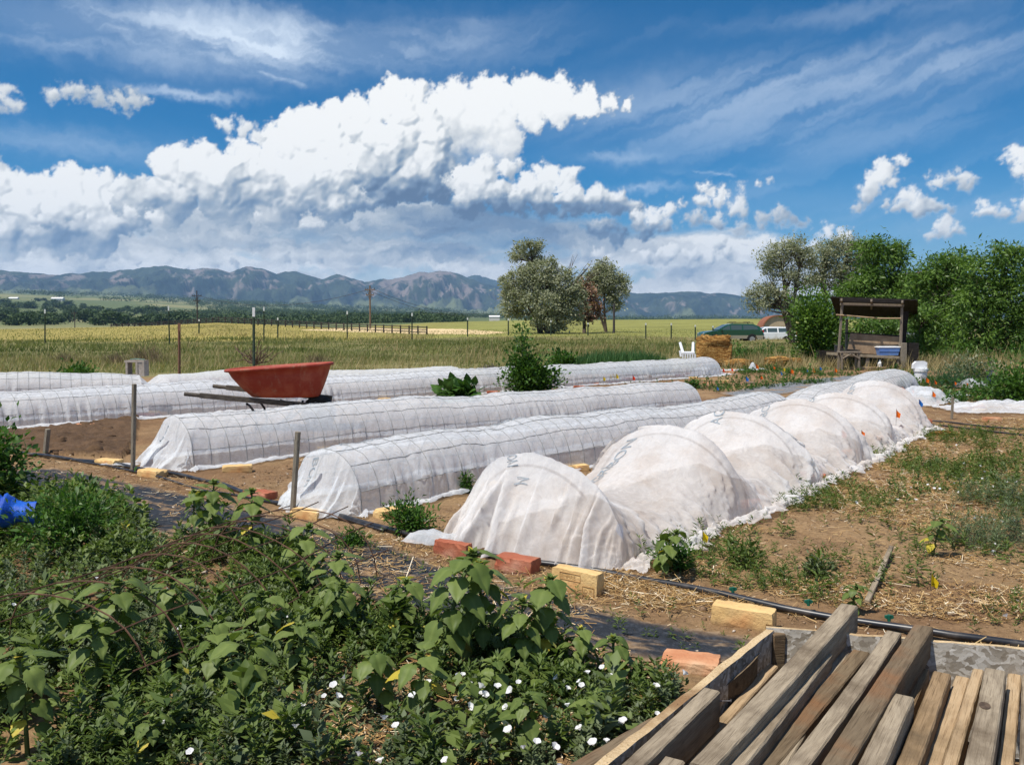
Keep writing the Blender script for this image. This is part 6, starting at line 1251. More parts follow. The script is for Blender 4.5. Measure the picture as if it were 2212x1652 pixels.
q = sp(1060, 1190); tz = lambda x: ta.z + (tb_.z - ta.z) * (x - ta.x) / (tb_.x - ta.x)
tubbox('pale blue plastic tub with a white lid on the table of the stand', (sx + q.x, SY + .05, tz(q.x) + .012), .56, .28, .20, BLUB, WHP)
tr = MB(); 
for i in range(4): tr.box((0, 0, .012 + i * .028), (.60 - .02 * i, .34, .016), bev=.006)
q = sp(360, 1150); o = tr.build('seed_trays', BLKM); o.location = (sx + q.x, SY + .15, tz(q.x) + .01); o.rotation_euler = (0, .06, 0); tag(o, 'stack of flat black seed trays on the left of the potting table', 'seed trays')
for i, x in enumerate((235, 330)):
    jr = MB(); jr.tube([(0, 0, 0), (0, 0, .16), (0, 0, .20)], [.045, .05, .04], 10); q = sp(x, 1040); o = jr.build('plant_pot', BLKM if i == 0 else DB); o.location = (sx + q.x, SY + .45, tz(q.x) + .01 + .2 * 0); tag(o, ['black pot behind the seed trays', 'dark brown pot next to the back board'][i], 'pot')
ch = MB(); 
stl = empty('wooden_stool', (sx + sp(225, 1480).x, SY - .45, 0), 'small grey wooden stool under the left side of the stand', 'stool'); hz_ = .46
o = MB(); o.box((0, 0, hz_), (.54, .30, .035), bev=.004); o.build('seat', GP, stl)
for x in (-.22, .22):
    for y in (-.11, .11): o = MB(); o.box((x, y, hz_ / 2 - .01), (.045, .045, hz_ - .03)); o.build('leg', GP, stl)
o = MB(); o.tube([(-.21, -.135, .3), (0, -.135, hz_ - .04)], .018, 4); o.tube([(.21, -.135, .3), (0, -.135, hz_ - .04)], .018, 4); o.build('brace', GP, stl)
pk = MB(); q = sp(620, 1490); pk.box((0, 0, .04), (.95, .2, .06)); o = pk.build('wood_plank', WT); o.location = (sx + q.x, SY - .35, .0); tag(o, 'tan plank lying on the ground in front of the stand', 'plank')
jg = MB(); jg.tube([(0, 0, 0), (0, 0, .16), (0, 0, .2), (0, 0, .25)], [.05, .055, .025, .02], 10); q = sp(880, 1440); o = jg.build('plastic_jug', WHP); o.location = (sx + q.x, SY - .1, 0); tag(o, 'small white jug on the ground under the potting table', 'jug')
bx_ = MB()
for (c_, d_) in (((0, 0, .17), (.5, .3, .03)), ((-.24, 0, .08), (.03, .3, .17)), ((.24, 0, .08), (.03, .3, .17))): bx_.box(c_, d_)
q = sp(1130, 1400); o = bx_.build('small_bench', GP); o.location = (sx + q.x, SY + .2, 0); tag(o, 'low grey bench under the right half of the potting table', 'bench')
# white bucket with a propped lid
bp = G(1988, 826); bkY = bp.y; kb = bkY / 1876; bu = empty('white_bucket', bp, 'white plastic bucket with its lid propped upright, right of the stand', 'bucket')
o = MB(); H_ = 30 * kb; R_ = 14 * kb; o.tube([(0, 0, 0), (0, 0, H_ * .8), (0, 0, H_ * .8), (0, 0, H_)], [R_ * .84, R_ * .96, R_ * 1.08, R_ * 1.1], 24); o.build('body', WHP, bu, False)
o = MB(); n_ = 14; o.prism([(-R_ * 1.15, 0), (R_ * 1.0, 0), (R_ * 1.0, R_ * .95), (R_ * .6, R_ * 1.15), (-R_ * .7, R_ * 1.1), (-R_ * 1.1, R_ * .7)], -.04, .04); l_ = o.build('lid', WHP, bu); l_.location = (-.02, 0, H_ + .002)
o = MB(); a8 = [2 * math.pi * i / 12 for i in range(12)]; o.add([(R_ * .45 * math.cos(a), -R_ * .98, H_ * .36 + R_ * .5 * math.sin(a)) for a in a8], [tuple(range(12))]); o.build('printed_mark', simple('grey_print', (.13, .13, .15), (.5, .5, .5), 40, lo=.3, hi=.6), bu)

# ------------------------------------------------------------------ straw bale, straw heaps
STR, T = material('packed_straw'); co = obco(T); wv = T.noise(T.vm('MULTIPLY', co, (2, 2, 9)), 2.2, 8, .7); n2 = T.noise(co, 26, 6, .7)
finish(T, T.ramp(T.m('ADD', T.m('MULTIPLY', wv, .6), T.m('MULTIPLY', n2, .4)), [(.37, (.08, .035, .012)), (.47, (.27, .13, .035)), (.56, (.46, .26, .08)), (.68, (.66, .46, .21))]), .9, T.m('ADD', wv, n2), 1.0, .05, .1)
def strawlump(name, label, px, py, Y, wpx, hpx, seed, boxy=.5, cat='straw', rz=0):
    b = P(px, py, Y); z0 = zg(b.x, Y); k = Y / 1876; nu, nv = 60, 40; th, ph = np.meshgrid(np.linspace(0, 2 * math.pi, nu), np.linspace(-math.pi / 2, math.pi / 2, nv), indexing='ij')
    sp_ = lambda a, e: np.sign(a) * np.abs(a) ** e
    x = sp_(np.cos(ph), boxy) * sp_(np.cos(th), boxy); y = sp_(np.cos(ph), boxy) * sp_(np.sin(th), boxy); z = sp_(np.sin(ph), boxy)
    r = 1 + .20 * fbm(x * 2 + seed, z * 6 + y, 5, .65, seed) + .10 * fbm(x * 9 + y * 3, z * 14, 4, .6, seed + 1) - .05 * sst(fbm(y * 4 + x, z * 9, 3, .5, seed + 2), .2, .6)
    V_ = np.stack([x * r * wpx * k / 2, y * r * wpx * k * .36, (z * r + .92) * hpx * k / 2], -1); o = link(name, npmesh(name, V_.reshape(-1, 3), [gridfaces(nu, nv)]), STR, smooth=True); o.location = (b.x, Y, z0 - .03); o.rotation_euler = (0, 0, rz)
    return tag(o, label, cat)
BY_ = 24.5
strawlump('straw_bale', 'big square straw bale standing in the grass before the green car', 1542, 770, BY_, 66, 72, 11, .30, 'straw bale', .15)
strawlump('straw_heap', 'loose straw heap at the right foot of the bale', 1595, 772, BY_ - .5, 62, 20, 12, .8)
strawlump('straw_heap', 'broken straw bale lying low in the weeds left of the wooden stand', 1680, 780, BY_, 58, 24, 13, .6, 'straw heap')
strawlump('straw_heap', 'small straw heap behind the broken one', 1715, 783, BY_ + .4, 36, 20, 14, .8)
for i, (px, py, w_, h_) in enumerate([(1968, 930, 60, 13), (2036, 942, 60, 15)]):
    g_ = G(px, py); strawlump('straw_flake', ['flat flake of straw at the foot of the last hump', 'flat flake of straw right of the first flake'][i], px, py, g_.y, w_, h_, 20 + i, .5, 'straw flake')
# white lawn chair seen from behind low grass
cy_ = 22.0; ck = cy_ / 1876; wc_ = empty('lawn_chair', (P(1484, 772, cy_).x, cy_, zg(P(1484, 772, cy_).x, cy_)), 'white plastic lawn chair lying back in the grass beside the straw bale', 'chair'); cz0 = wc_.location.z
f = lambda x, y: ((x - 1484) * ck, P(x, y, cy_).z - cz0)
o = MB(); (x0, z0), (x1, z1) = f(1472, 757), f(1498, 767); o.box(((x0 + x1) / 2, 0, (z0 + z1) / 2), (x1 - x0, .35, .06), bev=.01)
o.build('seat', WHP, wc_)
for (xa, ya, xb, yb) in ((1470, 740, 1475, 764), (1499, 740, 1496, 762)): o = MB(); a = f(xa, ya); b = f(xb, yb); o.tube([(a[0], .1, a[1]), (b[0], -.05, b[1])], [.035, .04], 6); o.build('armrest', WHP, wc_)
for (xa, ya, xb, yb) in ((1467, 757, 1469, 770), (1499, 765, 1499, 774)): o = MB(); a = f(xa, ya); b = f(xb, yb); o.tube([(a[0], -.1, a[1]), (b[0], -.12, b[1])], .03, 6); o.build('leg', WHP, wc_)
o = MB(); a, b = f(1472, 767), f(1498, 767)
for i in range(6): x = a[0] + (b[0] - a[0]) * i / 5; o.box((x, -.18, a[1] - .02), (.035, .02, .10))
o.build('seat_slats', WHP, wc_)

# ------------------------------------------------------------------ parked cars
GLS, T = material('car_glass'); finish(T, (.05, .075, .07, 1), .12, spec=.8)
CHR = simple('silver_wheel', (.42, .42, .42), (.5, .5, .5), 20, .35, metal=.6); RED = simple('red_lamp', (.40, .012, .012), (.5, .02, .02), 20, .25)
def carpaint(n_, c, c2): m_, T = material(n_); z = T.n('ShaderNodeSeparateXYZ', {0: obco(T)}, out=None).outputs[2]; finish(T, T.mix(T.rng(z, .60, .62, interp='LINEAR'), (*c2, 1), (*c, 1)), .25, spec=.5, **{'Coat Weight': .5}); return m_
def wagon(label, c, rz, paint, rack, name='parked_car'):
    r = empty(name, c, label, 'car', rz=rz)    # local x: to the front (negative = front at left)
    side = [(-2.30, .32), (-2.36, .62), (-2.25, .84), (-1.25, 1.00), (-.45, 1.42), (.1, 1.49), (1.55, 1.46), (2.02, 1.28), (2.28, .98), (2.36, .62), (2.30, .34)]
    body = [(-2.30, .34), (-2.38, .60), (-2.28, .80), (-1.95, .90), (-1.20, .97), (1.70, 1.02), (2.26, .98), (2.36, .62), (2.30, .36)]
    def loft(poly, ws, cham):
        m_ = MB(); n = len(poly); vs = []
        for y, s, dz in ((-ws, 1 - cham, 0), (-ws + .10, 1, 0), (ws - .10, 1, 0), (ws, 1 - cham, 0)):
            cx_ = sum(p[0] for p in poly) / n; cz_ = sum(p[1] for p in poly) / n
            vs += [(cx_ + (p[0] - cx_) * s, y, cz_ + (p[1] - cz_) * s) for p in poly]
        fs = [tuple(range(n)), tuple(3 * n + k for k in range(n))[::-1]] + [(j * n + k, j * n + (k + 1) % n, (j + 1) * n + (k + 1) % n, (j + 1) * n + k)[::-1] for j in range(3) for k in range(n)]; m_.add(vs, fs); return m_
    # lower body with uncut wheel arches; dark discs imitate their shade behind the tyres
    loft(body, .86, .03).build('body', paint, r)
    cab = [(-1.22, .97), (-.42, 1.40), (.05, 1.47), (1.50, 1.45), (1.98, 1.28), (2.20, 1.0)]
    m_ = MB(); n = len(cab); vs = []
    for y, ins in ((-.80, 0), (-.62, 1), (.62, 1), (.80, 0)):
        for (x, z) in cab: t = (z - .97) / .5; yy = math.copysign(.82 - .17 * t, y) if abs(y) > .7 else math.copysign(.60, y); vs.append((x, yy, z + (.02 if ins else 0)))
    m_.add(vs, [tuple(range(n)), tuple(3 * n + k for k in range(n))[::-1]] + [(j * n + k, j * n + (k + 1) % n, (j + 1) * n + (k + 1) % n, (j + 1) * n + k)[::-1] for j in range(3) for k in range(n)]); m_.build('cabin', paint, r)
    for y in (-1, 1):
        for win in ([(-1.02, 1.03), (-.42, 1.34), (-.30, 1.36), (-.30, 1.03)], [(-.22, 1.03), (-.22, 1.37), (.62, 1.38), (.62, 1.03)], [(.72, 1.03), (.72, 1.38), (1.40, 1.37), (1.80, 1.24), (1.86, 1.05)]):
            g_ = MB(); vs = [(x, y * (.82 - .17 * (z - .97) / .5 + .008), z) for x, z in win]; g_.add(vs, [tuple(range(len(vs)))]); g_.build('side_window', GLS, r)
        for xx in (-1.45, 1.38):
            w_ = MB(); w_.tube([(0, -.09, 0), (0, .09, 0)], .32, 28); wo = w_.build('wheel', TYRE, r); wo.location = (xx, y * .80, .32)
            w2 = MB(); w2.tube([(0, y * .085, 0), (0, y * .10, 0)], .20, 20)
            for i in range(5): a = 2 * math.pi * i / 5; w2.box((.11 * math.cos(a), y * .105, .11 * math.sin(a)), (.18, .014, .05), Matrix.Rotation(-a, 3, 'Y'))
            w2.build('rim', CHR, wo); ar = MB(); ar.prism([(.40 * math.cos(a), .40 * math.sin(a)) for a in np.linspace(0, math.pi, 14)], y * .855, y * .868); ao = ar.build('wheel_arch_shade', TYRE, r); ao.location = (xx, 0, .32)
        t_ = MB(); t_.box((2.22, y * .80, .90), (.16, .10, .20), bev=.02); t_.build('tail_lamp', RED, r)
        h_ = MB(); h_.box((-2.26, y * .66, .74), (.16, .26, .12), bev=.02); h_.build('headlight', CHR, r)
        m2 = MB(); m2.box((-1.0, y * .92, 1.03), (.12, .12, .12), bev=.02); m2.build('mirror', paint, r)
    wd_ = MB(); wd_.add([(-1.14, -.68, 1.03), (-1.14, .68, 1.03), (-.46, .58, 1.385), (-.46, -.58, 1.385)], [(0, 1, 2, 3)]); wo = wd_.build('windscreen', GLS, r); wo.location = (-.02, 0, .02)
    wd_ = MB(); wd_.add([(2.16, -.66, 1.06), (2.16, .66, 1.06), (1.98, .58, 1.28), (1.98, -.58, 1.28)], [(0, 3, 2, 1)]); wo = wd_.build('rear_window', GLS, r); wo.location = (.03, 0, .01)
    b_ = MB(); b_.box((-2.33, 0, .42), (.14, 1.6, .18), bev=.04); b_.box((2.33, 0, .42), (.14, 1.6, .18), bev=.04); b_.build('bumpers', BLKM if rack else paint, r)
    if rack:
        k_ = MB()
        for y in (-.55, .55): k_.tube([(-.1, y, 1.50), (0, y, 1.57), (1.5, y, 1.56), (1.6, y, 1.48)], .025, 6)
        for x in (.15, 1.25): k_.box((x, 0, 1.60), (.06, 1.3, .035))
        k_.build('roof_rack', BLKM, r)
    return r
def ground_at(px, Y, dz=0): q = P(px, 735, Y); return (q.x, Y, zg(q.x, Y) + dz)
GREEN = carpaint('dark_green_paint', (.008, .06, .03), (.30, .27, .20)); WHITE = carpaint('white_paint', (.78, .78, .76), (.70, .70, .68)); SILV = carpaint('silver_paint', (.35, .36, .37), (.3, .3, .3))
def fit(px_c, ytop, Y, hcar): 
    q = P(px_c, ytop, Y); return (q.x, Y, q.z - hcar)
wagon('dark green estate car with a roof rack parked in the grass', fit(1578, 699, 66, 1.49), .10, GREEN, True)
wagon('white estate car parked to the right of the green one', fit(1657, 706, 74, 1.48), .06, WHITE, False)
wagon('silver car glimpsed behind the right end of the wooden stand', fit(1960, 694, 36, 1.5), .3, SILV, False)

# ------------------------------------------------------------------ arched hut and house
HUT = simple('tan_plaster', (.42, .32, .20), (.50, .39, .25), 3, .9, .1); RSTR = simple('rust_roof', (.22, .07, .035), (.30, .12, .06), 2, .8, .2)
hY = 82; hk_ = hY / 1876; r = empty('arched_hut', P(1680, 720, hY), 'tan arched hut with a rusty roof behind the white car', 'hut'); ax_ = [(-38 + 76 * i / 16, 0) for i in range(17)]
zb_ = r.location.z; W_ = 34 * hk_; HH = (720 - 682) * hk_ 
pr_ = [(W_ * math.cos(a), HH * math.sin(a) ** .85) for a in np.linspace(math.pi, 0, 19)]
o = MB(); o.prism([(-W_, -1.5)] + pr_ + [(W_, -1.5)], 0, .2); o.build('end_wall', HUT, r); o = MB(); n = len(pr_); vs = []
for y in (-.15, 9.0):
    for x, z in pr_: vs.append((x * 1.04 + y * .22, y, z * 1.03 + .02))
o.add(vs, [(i, i + 1, n + i + 1, n + i) for i in range(n - 1)]); rf_ = o.build('roof', RSTR, r); so = rf_.modifiers.new('thick', 'SOLIDIFY'); so.thickness = .10
hs_ = empty('farm_house', P(2020, 745, 40), 'tan house glimpsed through the locust trees at the right', 'house'); hz0 = hs_.location.z
o = MB(); o.box((.3, 2, 1.0), (3.2, 4, 3.2)); o.build('wall', HUT, hs_); o = MB(); o.prism([(-1.8, 2.6), (2.4, 2.6), (2.2, 3.0), (.3, 3.5), (-1.6, 3.0)], -.3, 4.3); o.build('roof', simple('brown_shingle', (.10, .06, .04), (.15, .09, .06), 4, .9), hs_)
o = MB(); o.box((-.3, -.03, 1.3), (.8, .06, .9)); wf = o.build('window', GLS, hs_); o = MB(); o.box((-.3, -.05, .82), (1.0, .1, .06)); o.build('sill', WHP, wf)
# small far farm buildings in the valley
WR_ = simple('white_metal_roof', (.75, .75, .74), (.82, .82, .80), 2, .5)
for i, (px, py, Y, L_, lb) in enumerate([(125, 641, 2600, 34, 'long white barn roof far off in the valley at the left'), (195, 672, 1500, 15, 'pair of white farm roofs among valley trees'), (18, 684, 1100, 10, 'tiny white house at the left edge of the valley'), (30, 640, 2600, 26, 'pale farm building in the far trees'), (1068, 680, 420, 5, 'small white farm building beyond the crest, left of the big grey tree'), (740, 684, 900, 9, 'tiny white roof between the posts in the valley')]):
    q = P(px, py, Y); z0 = q.z - .004 * Y * .9; r = empty('farm_building', (q.x, Y, z0), lb, 'building'); h_ = L_ * .06 + .0006 * Y; o = MB(); o.box((0, 0, h_ / 2 - 3), (L_, L_ * .4, h_ + 6)); o.build('wall', simple('farm_wall', (.5, .48, .44), (.6, .58, .54), 2), r)
    o = MB(); o.prism([(-L_ * .24, h_), (0, h_ + L_ * .08 + .0006 * Y), (L_ * .24, h_)], -L_ * .52, L_ * .52, ax='x'); o.build('roof', WR_, r)
# ------------------------------------------------------------------ trees
def tree(name, label, px, py, Y, blobs, nclump, nleaf, leaf, mat, seed, trunk=(), tmpl=QLEAF, clump=.5, group=None, tone=(0, 1), flat=.8, limbs=14, tr=.16, Hs=1.0, bare=(), up=.2, wid=1.0, cat='tree', drop=0.0):
    """blobs: (x, y, rx, ry[, depth]) in sight pixels; foliage clumps fill them; limbs run from the trunk to clumps"""
    rs = np.random.RandomState(seed); b = P(px, py, Y); z0 = zg(b.x, Y); k = Y / 1876; root = empty(name, (b.x, Y, z0), label, cat, group)
    C = []; R = []
    B = []
    for q in blobs:
        c = P(q[0], q[1], Y); B.append((c.x - b.x, 0, c.z - z0, q[2] * k, q[3] * k, (q[4] if len(q) > 4 else 1.0)))
    vol = np.array([q[3] * q[4] for q in B]); pr = vol / vol.sum(); ii = rs.choice(len(B), nclump, p=pr)
    d = rnd_dirs(nclump, -1, 1, rs) * (rs.uniform(.25, 1, nclump) ** .45)[:, None]
    cen = np.array([[B[i][0] + d[j, 0] * B[i][3], d[j, 1] * B[i][3] * B[i][5], B[i][2] + d[j, 2] * B[i][4]] for j, i in enumerate(ii)])
    dout = d / (np.linalg.norm(d, axis=1, keepdims=True) + 1e-6)
    cs = clump * rs.lognormal(0, .35, nclump); n = nclump * nleaf; rep = np.repeat(np.arange(nclump), nleaf)
    off = rs.normal(0, 1, (n, 3)); off /= np.maximum(np.linalg.norm(off, axis=1, keepdims=True), .35); off *= (rs.uniform(0, 1, n) ** .6)[:, None]; off[:, 2] *= flat
    pos = cen[rep] + off * cs[rep][:, None]; pos[:, 2] -= drop * np.linalg.norm(off[:, :2], axis=1) * cs[rep]
    X = off + rs.normal(0, .6, (n, 3)); X[:, 2] += up - drop; Z = dout[rep] * .5 + rs.normal(0, .6, (n, 3)) + np.array([0, 0, .7]); s = leaf * rs.lognormal(0, .3, n)
    keep = pos[:, 2] > .05; pos, X, Z, s, rep = pos[keep], X[keep], Z[keep], s[keep], rep[keep]
    ct = rs.uniform(tone[0], tone[1], nclump); tn = np.clip(ct[rep] * .6 + rs.uniform(0, .4, len(rep)), 0, 1)
    v, f = scatter(tmpl[0], tmpl[1], pos, X, Z, np.stack([s, s * wid, s], 1)); link('crown', npmesh('crown', v, [f], {'v': np.repeat(tn, len(tmpl[0]))}), mat, root)
    tb = MB(); trunk = trunk or [(px, py - 40)]
    ends = []
    base = np.array([0, 0, -.1])
    for j, (tx, ty) in enumerate(trunk):
        e = P(tx, ty, Y); e = np.array([e.x - b.x, rs.uniform(-.3, .3) * k * 30, e.z - z0]); m_ = (base + e) / 2 + np.array([rs.uniform(-1, 1), rs.uniform(-1, 1), 0]) * np.linalg.norm(e) * .07
        r0 = tr / (len(trunk) ** .5); pts = [(1 - t) ** 2 * base + 2 * t * (1 - t) * m_ + t * t * e for t in np.linspace(0, 1, 8)]; tb.tube(pts, [r0 * (1 - .55 * t) for t in np.linspace(0, 1, 8)], 8, False); ends += [(pts[i], r0 * (1 - .55 * i / 7)) for i in (3, 5, 7)]
    for j in rs.choice(nclump, min(limbs, nclump), replace=False):
        c = cen[j]; a, r0 = min(ends, key=lambda q: np.linalg.norm(q[0] - c) + (3 if q[0][2] > c[2] else 0)); m_ = (a + c) / 2 + rs.normal(0, .12, 3) * np.linalg.norm(c - a); pts = [(1 - t) ** 2 * a + 2 * t * (1 - t) * m_ + t * t * c for t in np.linspace(0, 1, 7)]
        tb.tube(pts, [r0 * .5 * (1 - .8 * t) + .008 for t in np.linspace(0, 1, 7)], 5, False)
    for (x0, y0, x1, y1) in bare:
        a = P(x0, y0, Y); c = P(x1, y1, Y); a = np.array([a.x - b.x, 0, a.z - z0]); c = np.array([c.x - b.x, .3, c.z - z0])
        for q in range(5):
            e = c + rs.normal(0, .14, 3) * np.linalg.norm(c - a); m_ = (a + e) / 2 + rs.normal(0, .08, 3) * np.linalg.norm(c - a); tb.tube([(1 - t) ** 2 * a + 2 * t * (1 - t) * m_ + t * t * e for t in np.linspace(0, 1, 7)], [.035 * (1 - .85 * t) + .006 for t in np.linspace(0, 1, 7)], 4, False)
    tb.build('trunk', BARK, root, True); return root
# the big silver green tree with its high tuft, and the slimmer one on its right
tree('silver_leaf_tree', 'big round grey green tree with a tuft on top, in the middle of the field', 1190, 720, 84,
     [(1130, 620, 48, 44), (1175, 590, 42, 34), (1215, 620, 44, 46), (1170, 650, 66, 42), (1110, 650, 34, 36), (1235, 655, 34, 40), (1190, 685, 60, 26), (1115, 600, 24, 24), (1140, 582, 22, 18)], 520, 74, .20, F_OLIVE, 401, trunk=[(1175, 650), (1215, 650), (1140, 660)], clump=.60, limbs=40, tr=.5, bare=[(1228, 600, 1240, 560), (1245, 605, 1275, 572), (1262, 610, 1290, 580), (1140, 590, 1120, 572)], drop=.25, wid=.8, up=.3)
tree('silver_leaf_tree', 'tuft of grey green branches rising above the big round tree', 1168, 700, 85.5,
     [(1140, 535, 30, 16), (1126, 552, 24, 12), (1155, 528, 18, 12), (1162, 562, 14, 18), (1178, 590, 16, 16)], 90, 60, .19, F_OLIVE, 402, trunk=[(1150, 565)], clump=.5, limbs=22, tr=.3, drop=.1, wid=.8, tone=(0, .6))
tree('silver_leaf_tree', 'slimmer grey green tree behind the plain dark pole', 1310, 716, 92,
     [(1305, 580, 22, 22), (1312, 605, 32, 30), (1330, 625, 26, 30), (1290, 620, 26, 26), (1300, 600, 16, 40), (1345, 605, 14, 18), (1275, 602, 14, 14), (1325, 655, 18, 14)], 230, 66, .21, F_OLIVE, 403, trunk=[(1305, 620), (1285, 650)], clump=.55, limbs=22, tr=.22, drop=.2, wid=.8)
tree('dry_leaf_tree', 'reddish brown dying branch mass right of the big round tree', 1262, 720, 88,
     [(1268, 640, 22, 28), (1275, 668, 22, 24), (1258, 620, 16, 16)], 110, 34, .26, foliage('dying_leaf', (.16, .085, .055), (.33, .20, .13), .2), 404, trunk=[(1265, 660)], clump=.55, limbs=14, tr=.2, drop=.2)
# pale trees behind the hut
tree('pale_tree', 'open pale grey green tree with dark limbs, leftmost of the right hand group', 1712, 735, 52,
     [(1690, 545, 34, 22), (1720, 530, 26, 14), (1665, 575, 22, 16), (1740, 560, 24, 22), (1700, 590, 30, 16), (1655, 620, 24, 14), (1680, 640, 34, 16), (1640, 660, 26, 12), (1630, 636, 16, 8), (1730, 610, 20, 16), (1650, 552, 12, 10), (1710, 660, 24, 16)], 330, 54, .115, F_OLIVE, 411, trunk=[(1690, 580), (1725, 580), (1672, 630)], clump=.40, limbs=70, tr=.30, wid=.8, tone=(.2, 1))
tree('pale_tree', 'taller pale grey green tree between the open one and the dark locusts', 1800, 735, 54,
     [(1790, 540, 30, 22), (1825, 525, 28, 18), (1850, 545, 26, 24), (1770, 565, 24, 18), (1815, 575, 36, 24), (1850, 590, 26, 24), (1790, 600, 26, 20), (1830, 620, 34, 24), (1868, 560, 14, 30), (1760, 600, 18, 16)], 340, 56, .12, F_OLIVE, 412, trunk=[(1780, 600), (1820, 590), (1845, 600)], clump=.42, limbs=60, tr=.32, wid=.8, tone=(.1, .9))
F_LOC2 = F_LOCUST
def locust(label, px, py, Y, blobs, n, seed, trunk, leaf=.17, clump=.42, limbs=30, tone=(0, 1), tr=.15): return tree('locust_tree', label, px, py, Y, blobs, int(n * .62), 44, leaf * .85, F_LOC2, seed, trunk=trunk, clump=clump, limbs=limbs, tr=tr, wid=.62, flat=.55, drop=.35, up=.05, tone=tone)
locust('dark green locust tree whose top shows above the left end of the stand roof', 1900, 770, 40, [(1900, 560, 40, 34), (1880, 530, 26, 18), (1935, 545, 26, 26), (1905, 520, 20, 12), (1890, 600, 44, 26), (1860, 620, 34, 22), (1940, 600, 34, 30), (1830, 640, 30, 14), (1900, 640, 60, 22), (1960, 640, 30, 30)], 430, 421, [(1890, 600), (1930, 600)], .20, .55)
locust('leafy locust tree directly right of the stand', 2040, 785, 33, [(2030, 580, 46, 40), (2060, 560, 36, 28), (1995, 600, 34, 34), (2020, 640, 50, 36), (2060, 680, 44, 34), (2000, 700, 26, 26), (1980, 680, 16, 20), (2040, 730, 40, 30), (2090, 620, 34, 40)], 470, 422, [(2030, 620), (2070, 640), (2000, 690)], .17, .45)
locust('tall locust tree near the right edge', 2140, 790, 30, [(2150, 555, 40, 36), (2120, 580, 40, 34), (2170, 535, 26, 16), (2190, 580, 34, 40), (2140, 630, 56, 40), (2100, 660, 44, 36), (2170, 690, 50, 40), (2110, 720, 46, 34), (2190, 640, 40, 40), (2190, 740, 40, 30)], 560, 423, [(2130, 620), (2170, 620), (2100, 680)], .155, .40)
locust('locust tree cut by the right edge of the picture', 2250, 785, 31, [(2230, 560, 40, 40), (2260, 620, 60, 60), (2230, 690, 50, 50)], 260, 424, [(2240, 620)], .16, .42)
locust('locust sprouts hanging over the right post of the stand', 1975, 790, 24.5, [(1950, 675, 26, 12), (1985, 672, 30, 14), (2005, 700, 26, 22), (2000, 730, 30, 24), (2020, 690, 20, 24)], 130, 425, [(1990, 700)], .13, .30, 16, tr=.06)
locust('dense dark thicket in the shade behind the stand', 1900, 780, 30, [(1830, 700, 40, 26), (1890, 700, 44, 26), (1940, 705, 40, 26), (1860, 735, 50, 24), (1930, 740, 50, 24), (1990, 760, 36, 16), (2060, 765, 60, 12)], 330, 426, [(1870, 720), (1930, 720)], .14, .38, tone=(0, .7))
# dead shrub and dry tumbleweeds in the meadow
rs = np.random.RandomState(12); Yd = 20.0; q = P(552, 752, Yd); dsb = MB()
for i in range(16):
    a = rs.uniform(-1.1, 1.1); L_ = rs.uniform(.35, .75); p = np.zeros(3); pts = [p]; dd = np.array([math.sin(a), rs.normal(0, .3), math.cos(a)])
    for j in range(7): dd = dd + rs.normal(0, .22, 3); dd /= np.linalg.norm(dd); p = p + dd * L_ / 7; pts.append(p)
    dsb.tube(pts, [.014 * (1 - .8 * j / 7) + .003 for j in range(8)], 5, False)
    for w_ in range(3):
        j = rs.randint(2, 7); e = pts[j] + rs.normal(0, .12, 3) + np.array([0, 0, .03]); dsb.tube([pts[j], (pts[j] + e) / 2 + rs.normal(0, .02, 3), e], [.006, .005, .003], 4, False)
o = dsb.build('dead_shrub', simple('dead_wood', (.10, .06, .04), (.16, .10, .07), 20)); o.location = (q.x, Yd, zg(q.x, Yd) + .25); tag(o, 'leafless twisted dead shrub behind the tall green post', 'dead shrub')
for i, (px, py, w_, h_, lb) in enumerate([(325, 760, 60, 46, 'leaning clump of dry brown grass left of the rusty post'), (146, 735, 26, 26, 'small dark dry weed at the left edge of the meadow'), (255, 748, 50, 26, 'dull brown dry clump in the meadow beyond the hollow block'), (690, 730, 70, 24, 'wide dry brown clump right of the dead shrub')]):
    Y = 26; b = P(px, py, Y); n = 260; r2 = np.random.RandomState(90 + i); k = Y / 1876; v, f = scatter(BLADE[0], BLADE[1], np.stack([r2.normal(0, w_ * k * .22, n), r2.normal(0, .3, n), np.zeros(n)], 1), np.stack([r2.normal(-.55, .3, n), r2.normal(0, .3, n), np.ones(n)], 1), rnd_dirs(n, -.3, .3, r2) - np.array([0, .8, 0]), np.stack([h_ * k * r2.uniform(.5, 1.3, n), np.full(n, .012), np.full(n, .3)], 1))
    o = link('dry_grass_clump', npmesh('dry_grass_clump', v, [f], {'v': np.repeat(r2.uniform(0, .5, n), 5)}), foliage('dry_clump', (.13, .09, .055), (.30, .22, .13), .2)); o.location = (b.x, Y, zg(b.x, Y)); tag(o, lb, 'grass clump')
# ------------------------------------------------------------------ the valley beyond: single trees and the far woods
def fartree(seed):
    rs = np.random.RandomState(seed); n = 800; c = rnd_dirs(26, -.3, 1, rs) * rs.uniform(.3, .95, (26, 1)) * np.array([1, 1, .62]) + np.array([0, 0, .62]); i = rs.randint(0, 26, n); p = c[i] + rs.normal(0, .20, (n, 3)); p[:, 2] = np.maximum(p[:, 2], .02)
    v, f = scatter(QLEAF[0], QLEAF[1], p, rs.normal(0, 1, (n, 3)), rs.normal(0, .6, (n, 3)) + np.array([0, 0, .8]), .24 * rs.lognormal(0, .3, n)); t = np.repeat(np.clip(rs.uniform(0, .6, 26)[i] + rs.uniform(0, .4, n), 0, 1), 4)
    return npmesh('valley_tree', v, [f], {'v': t})
FT = [fartree(500 + i) for i in range(5)]
for m_ in FT: m_.materials.append(F_FAR)
rs = np.random.RandomState(77); NT_ = 0
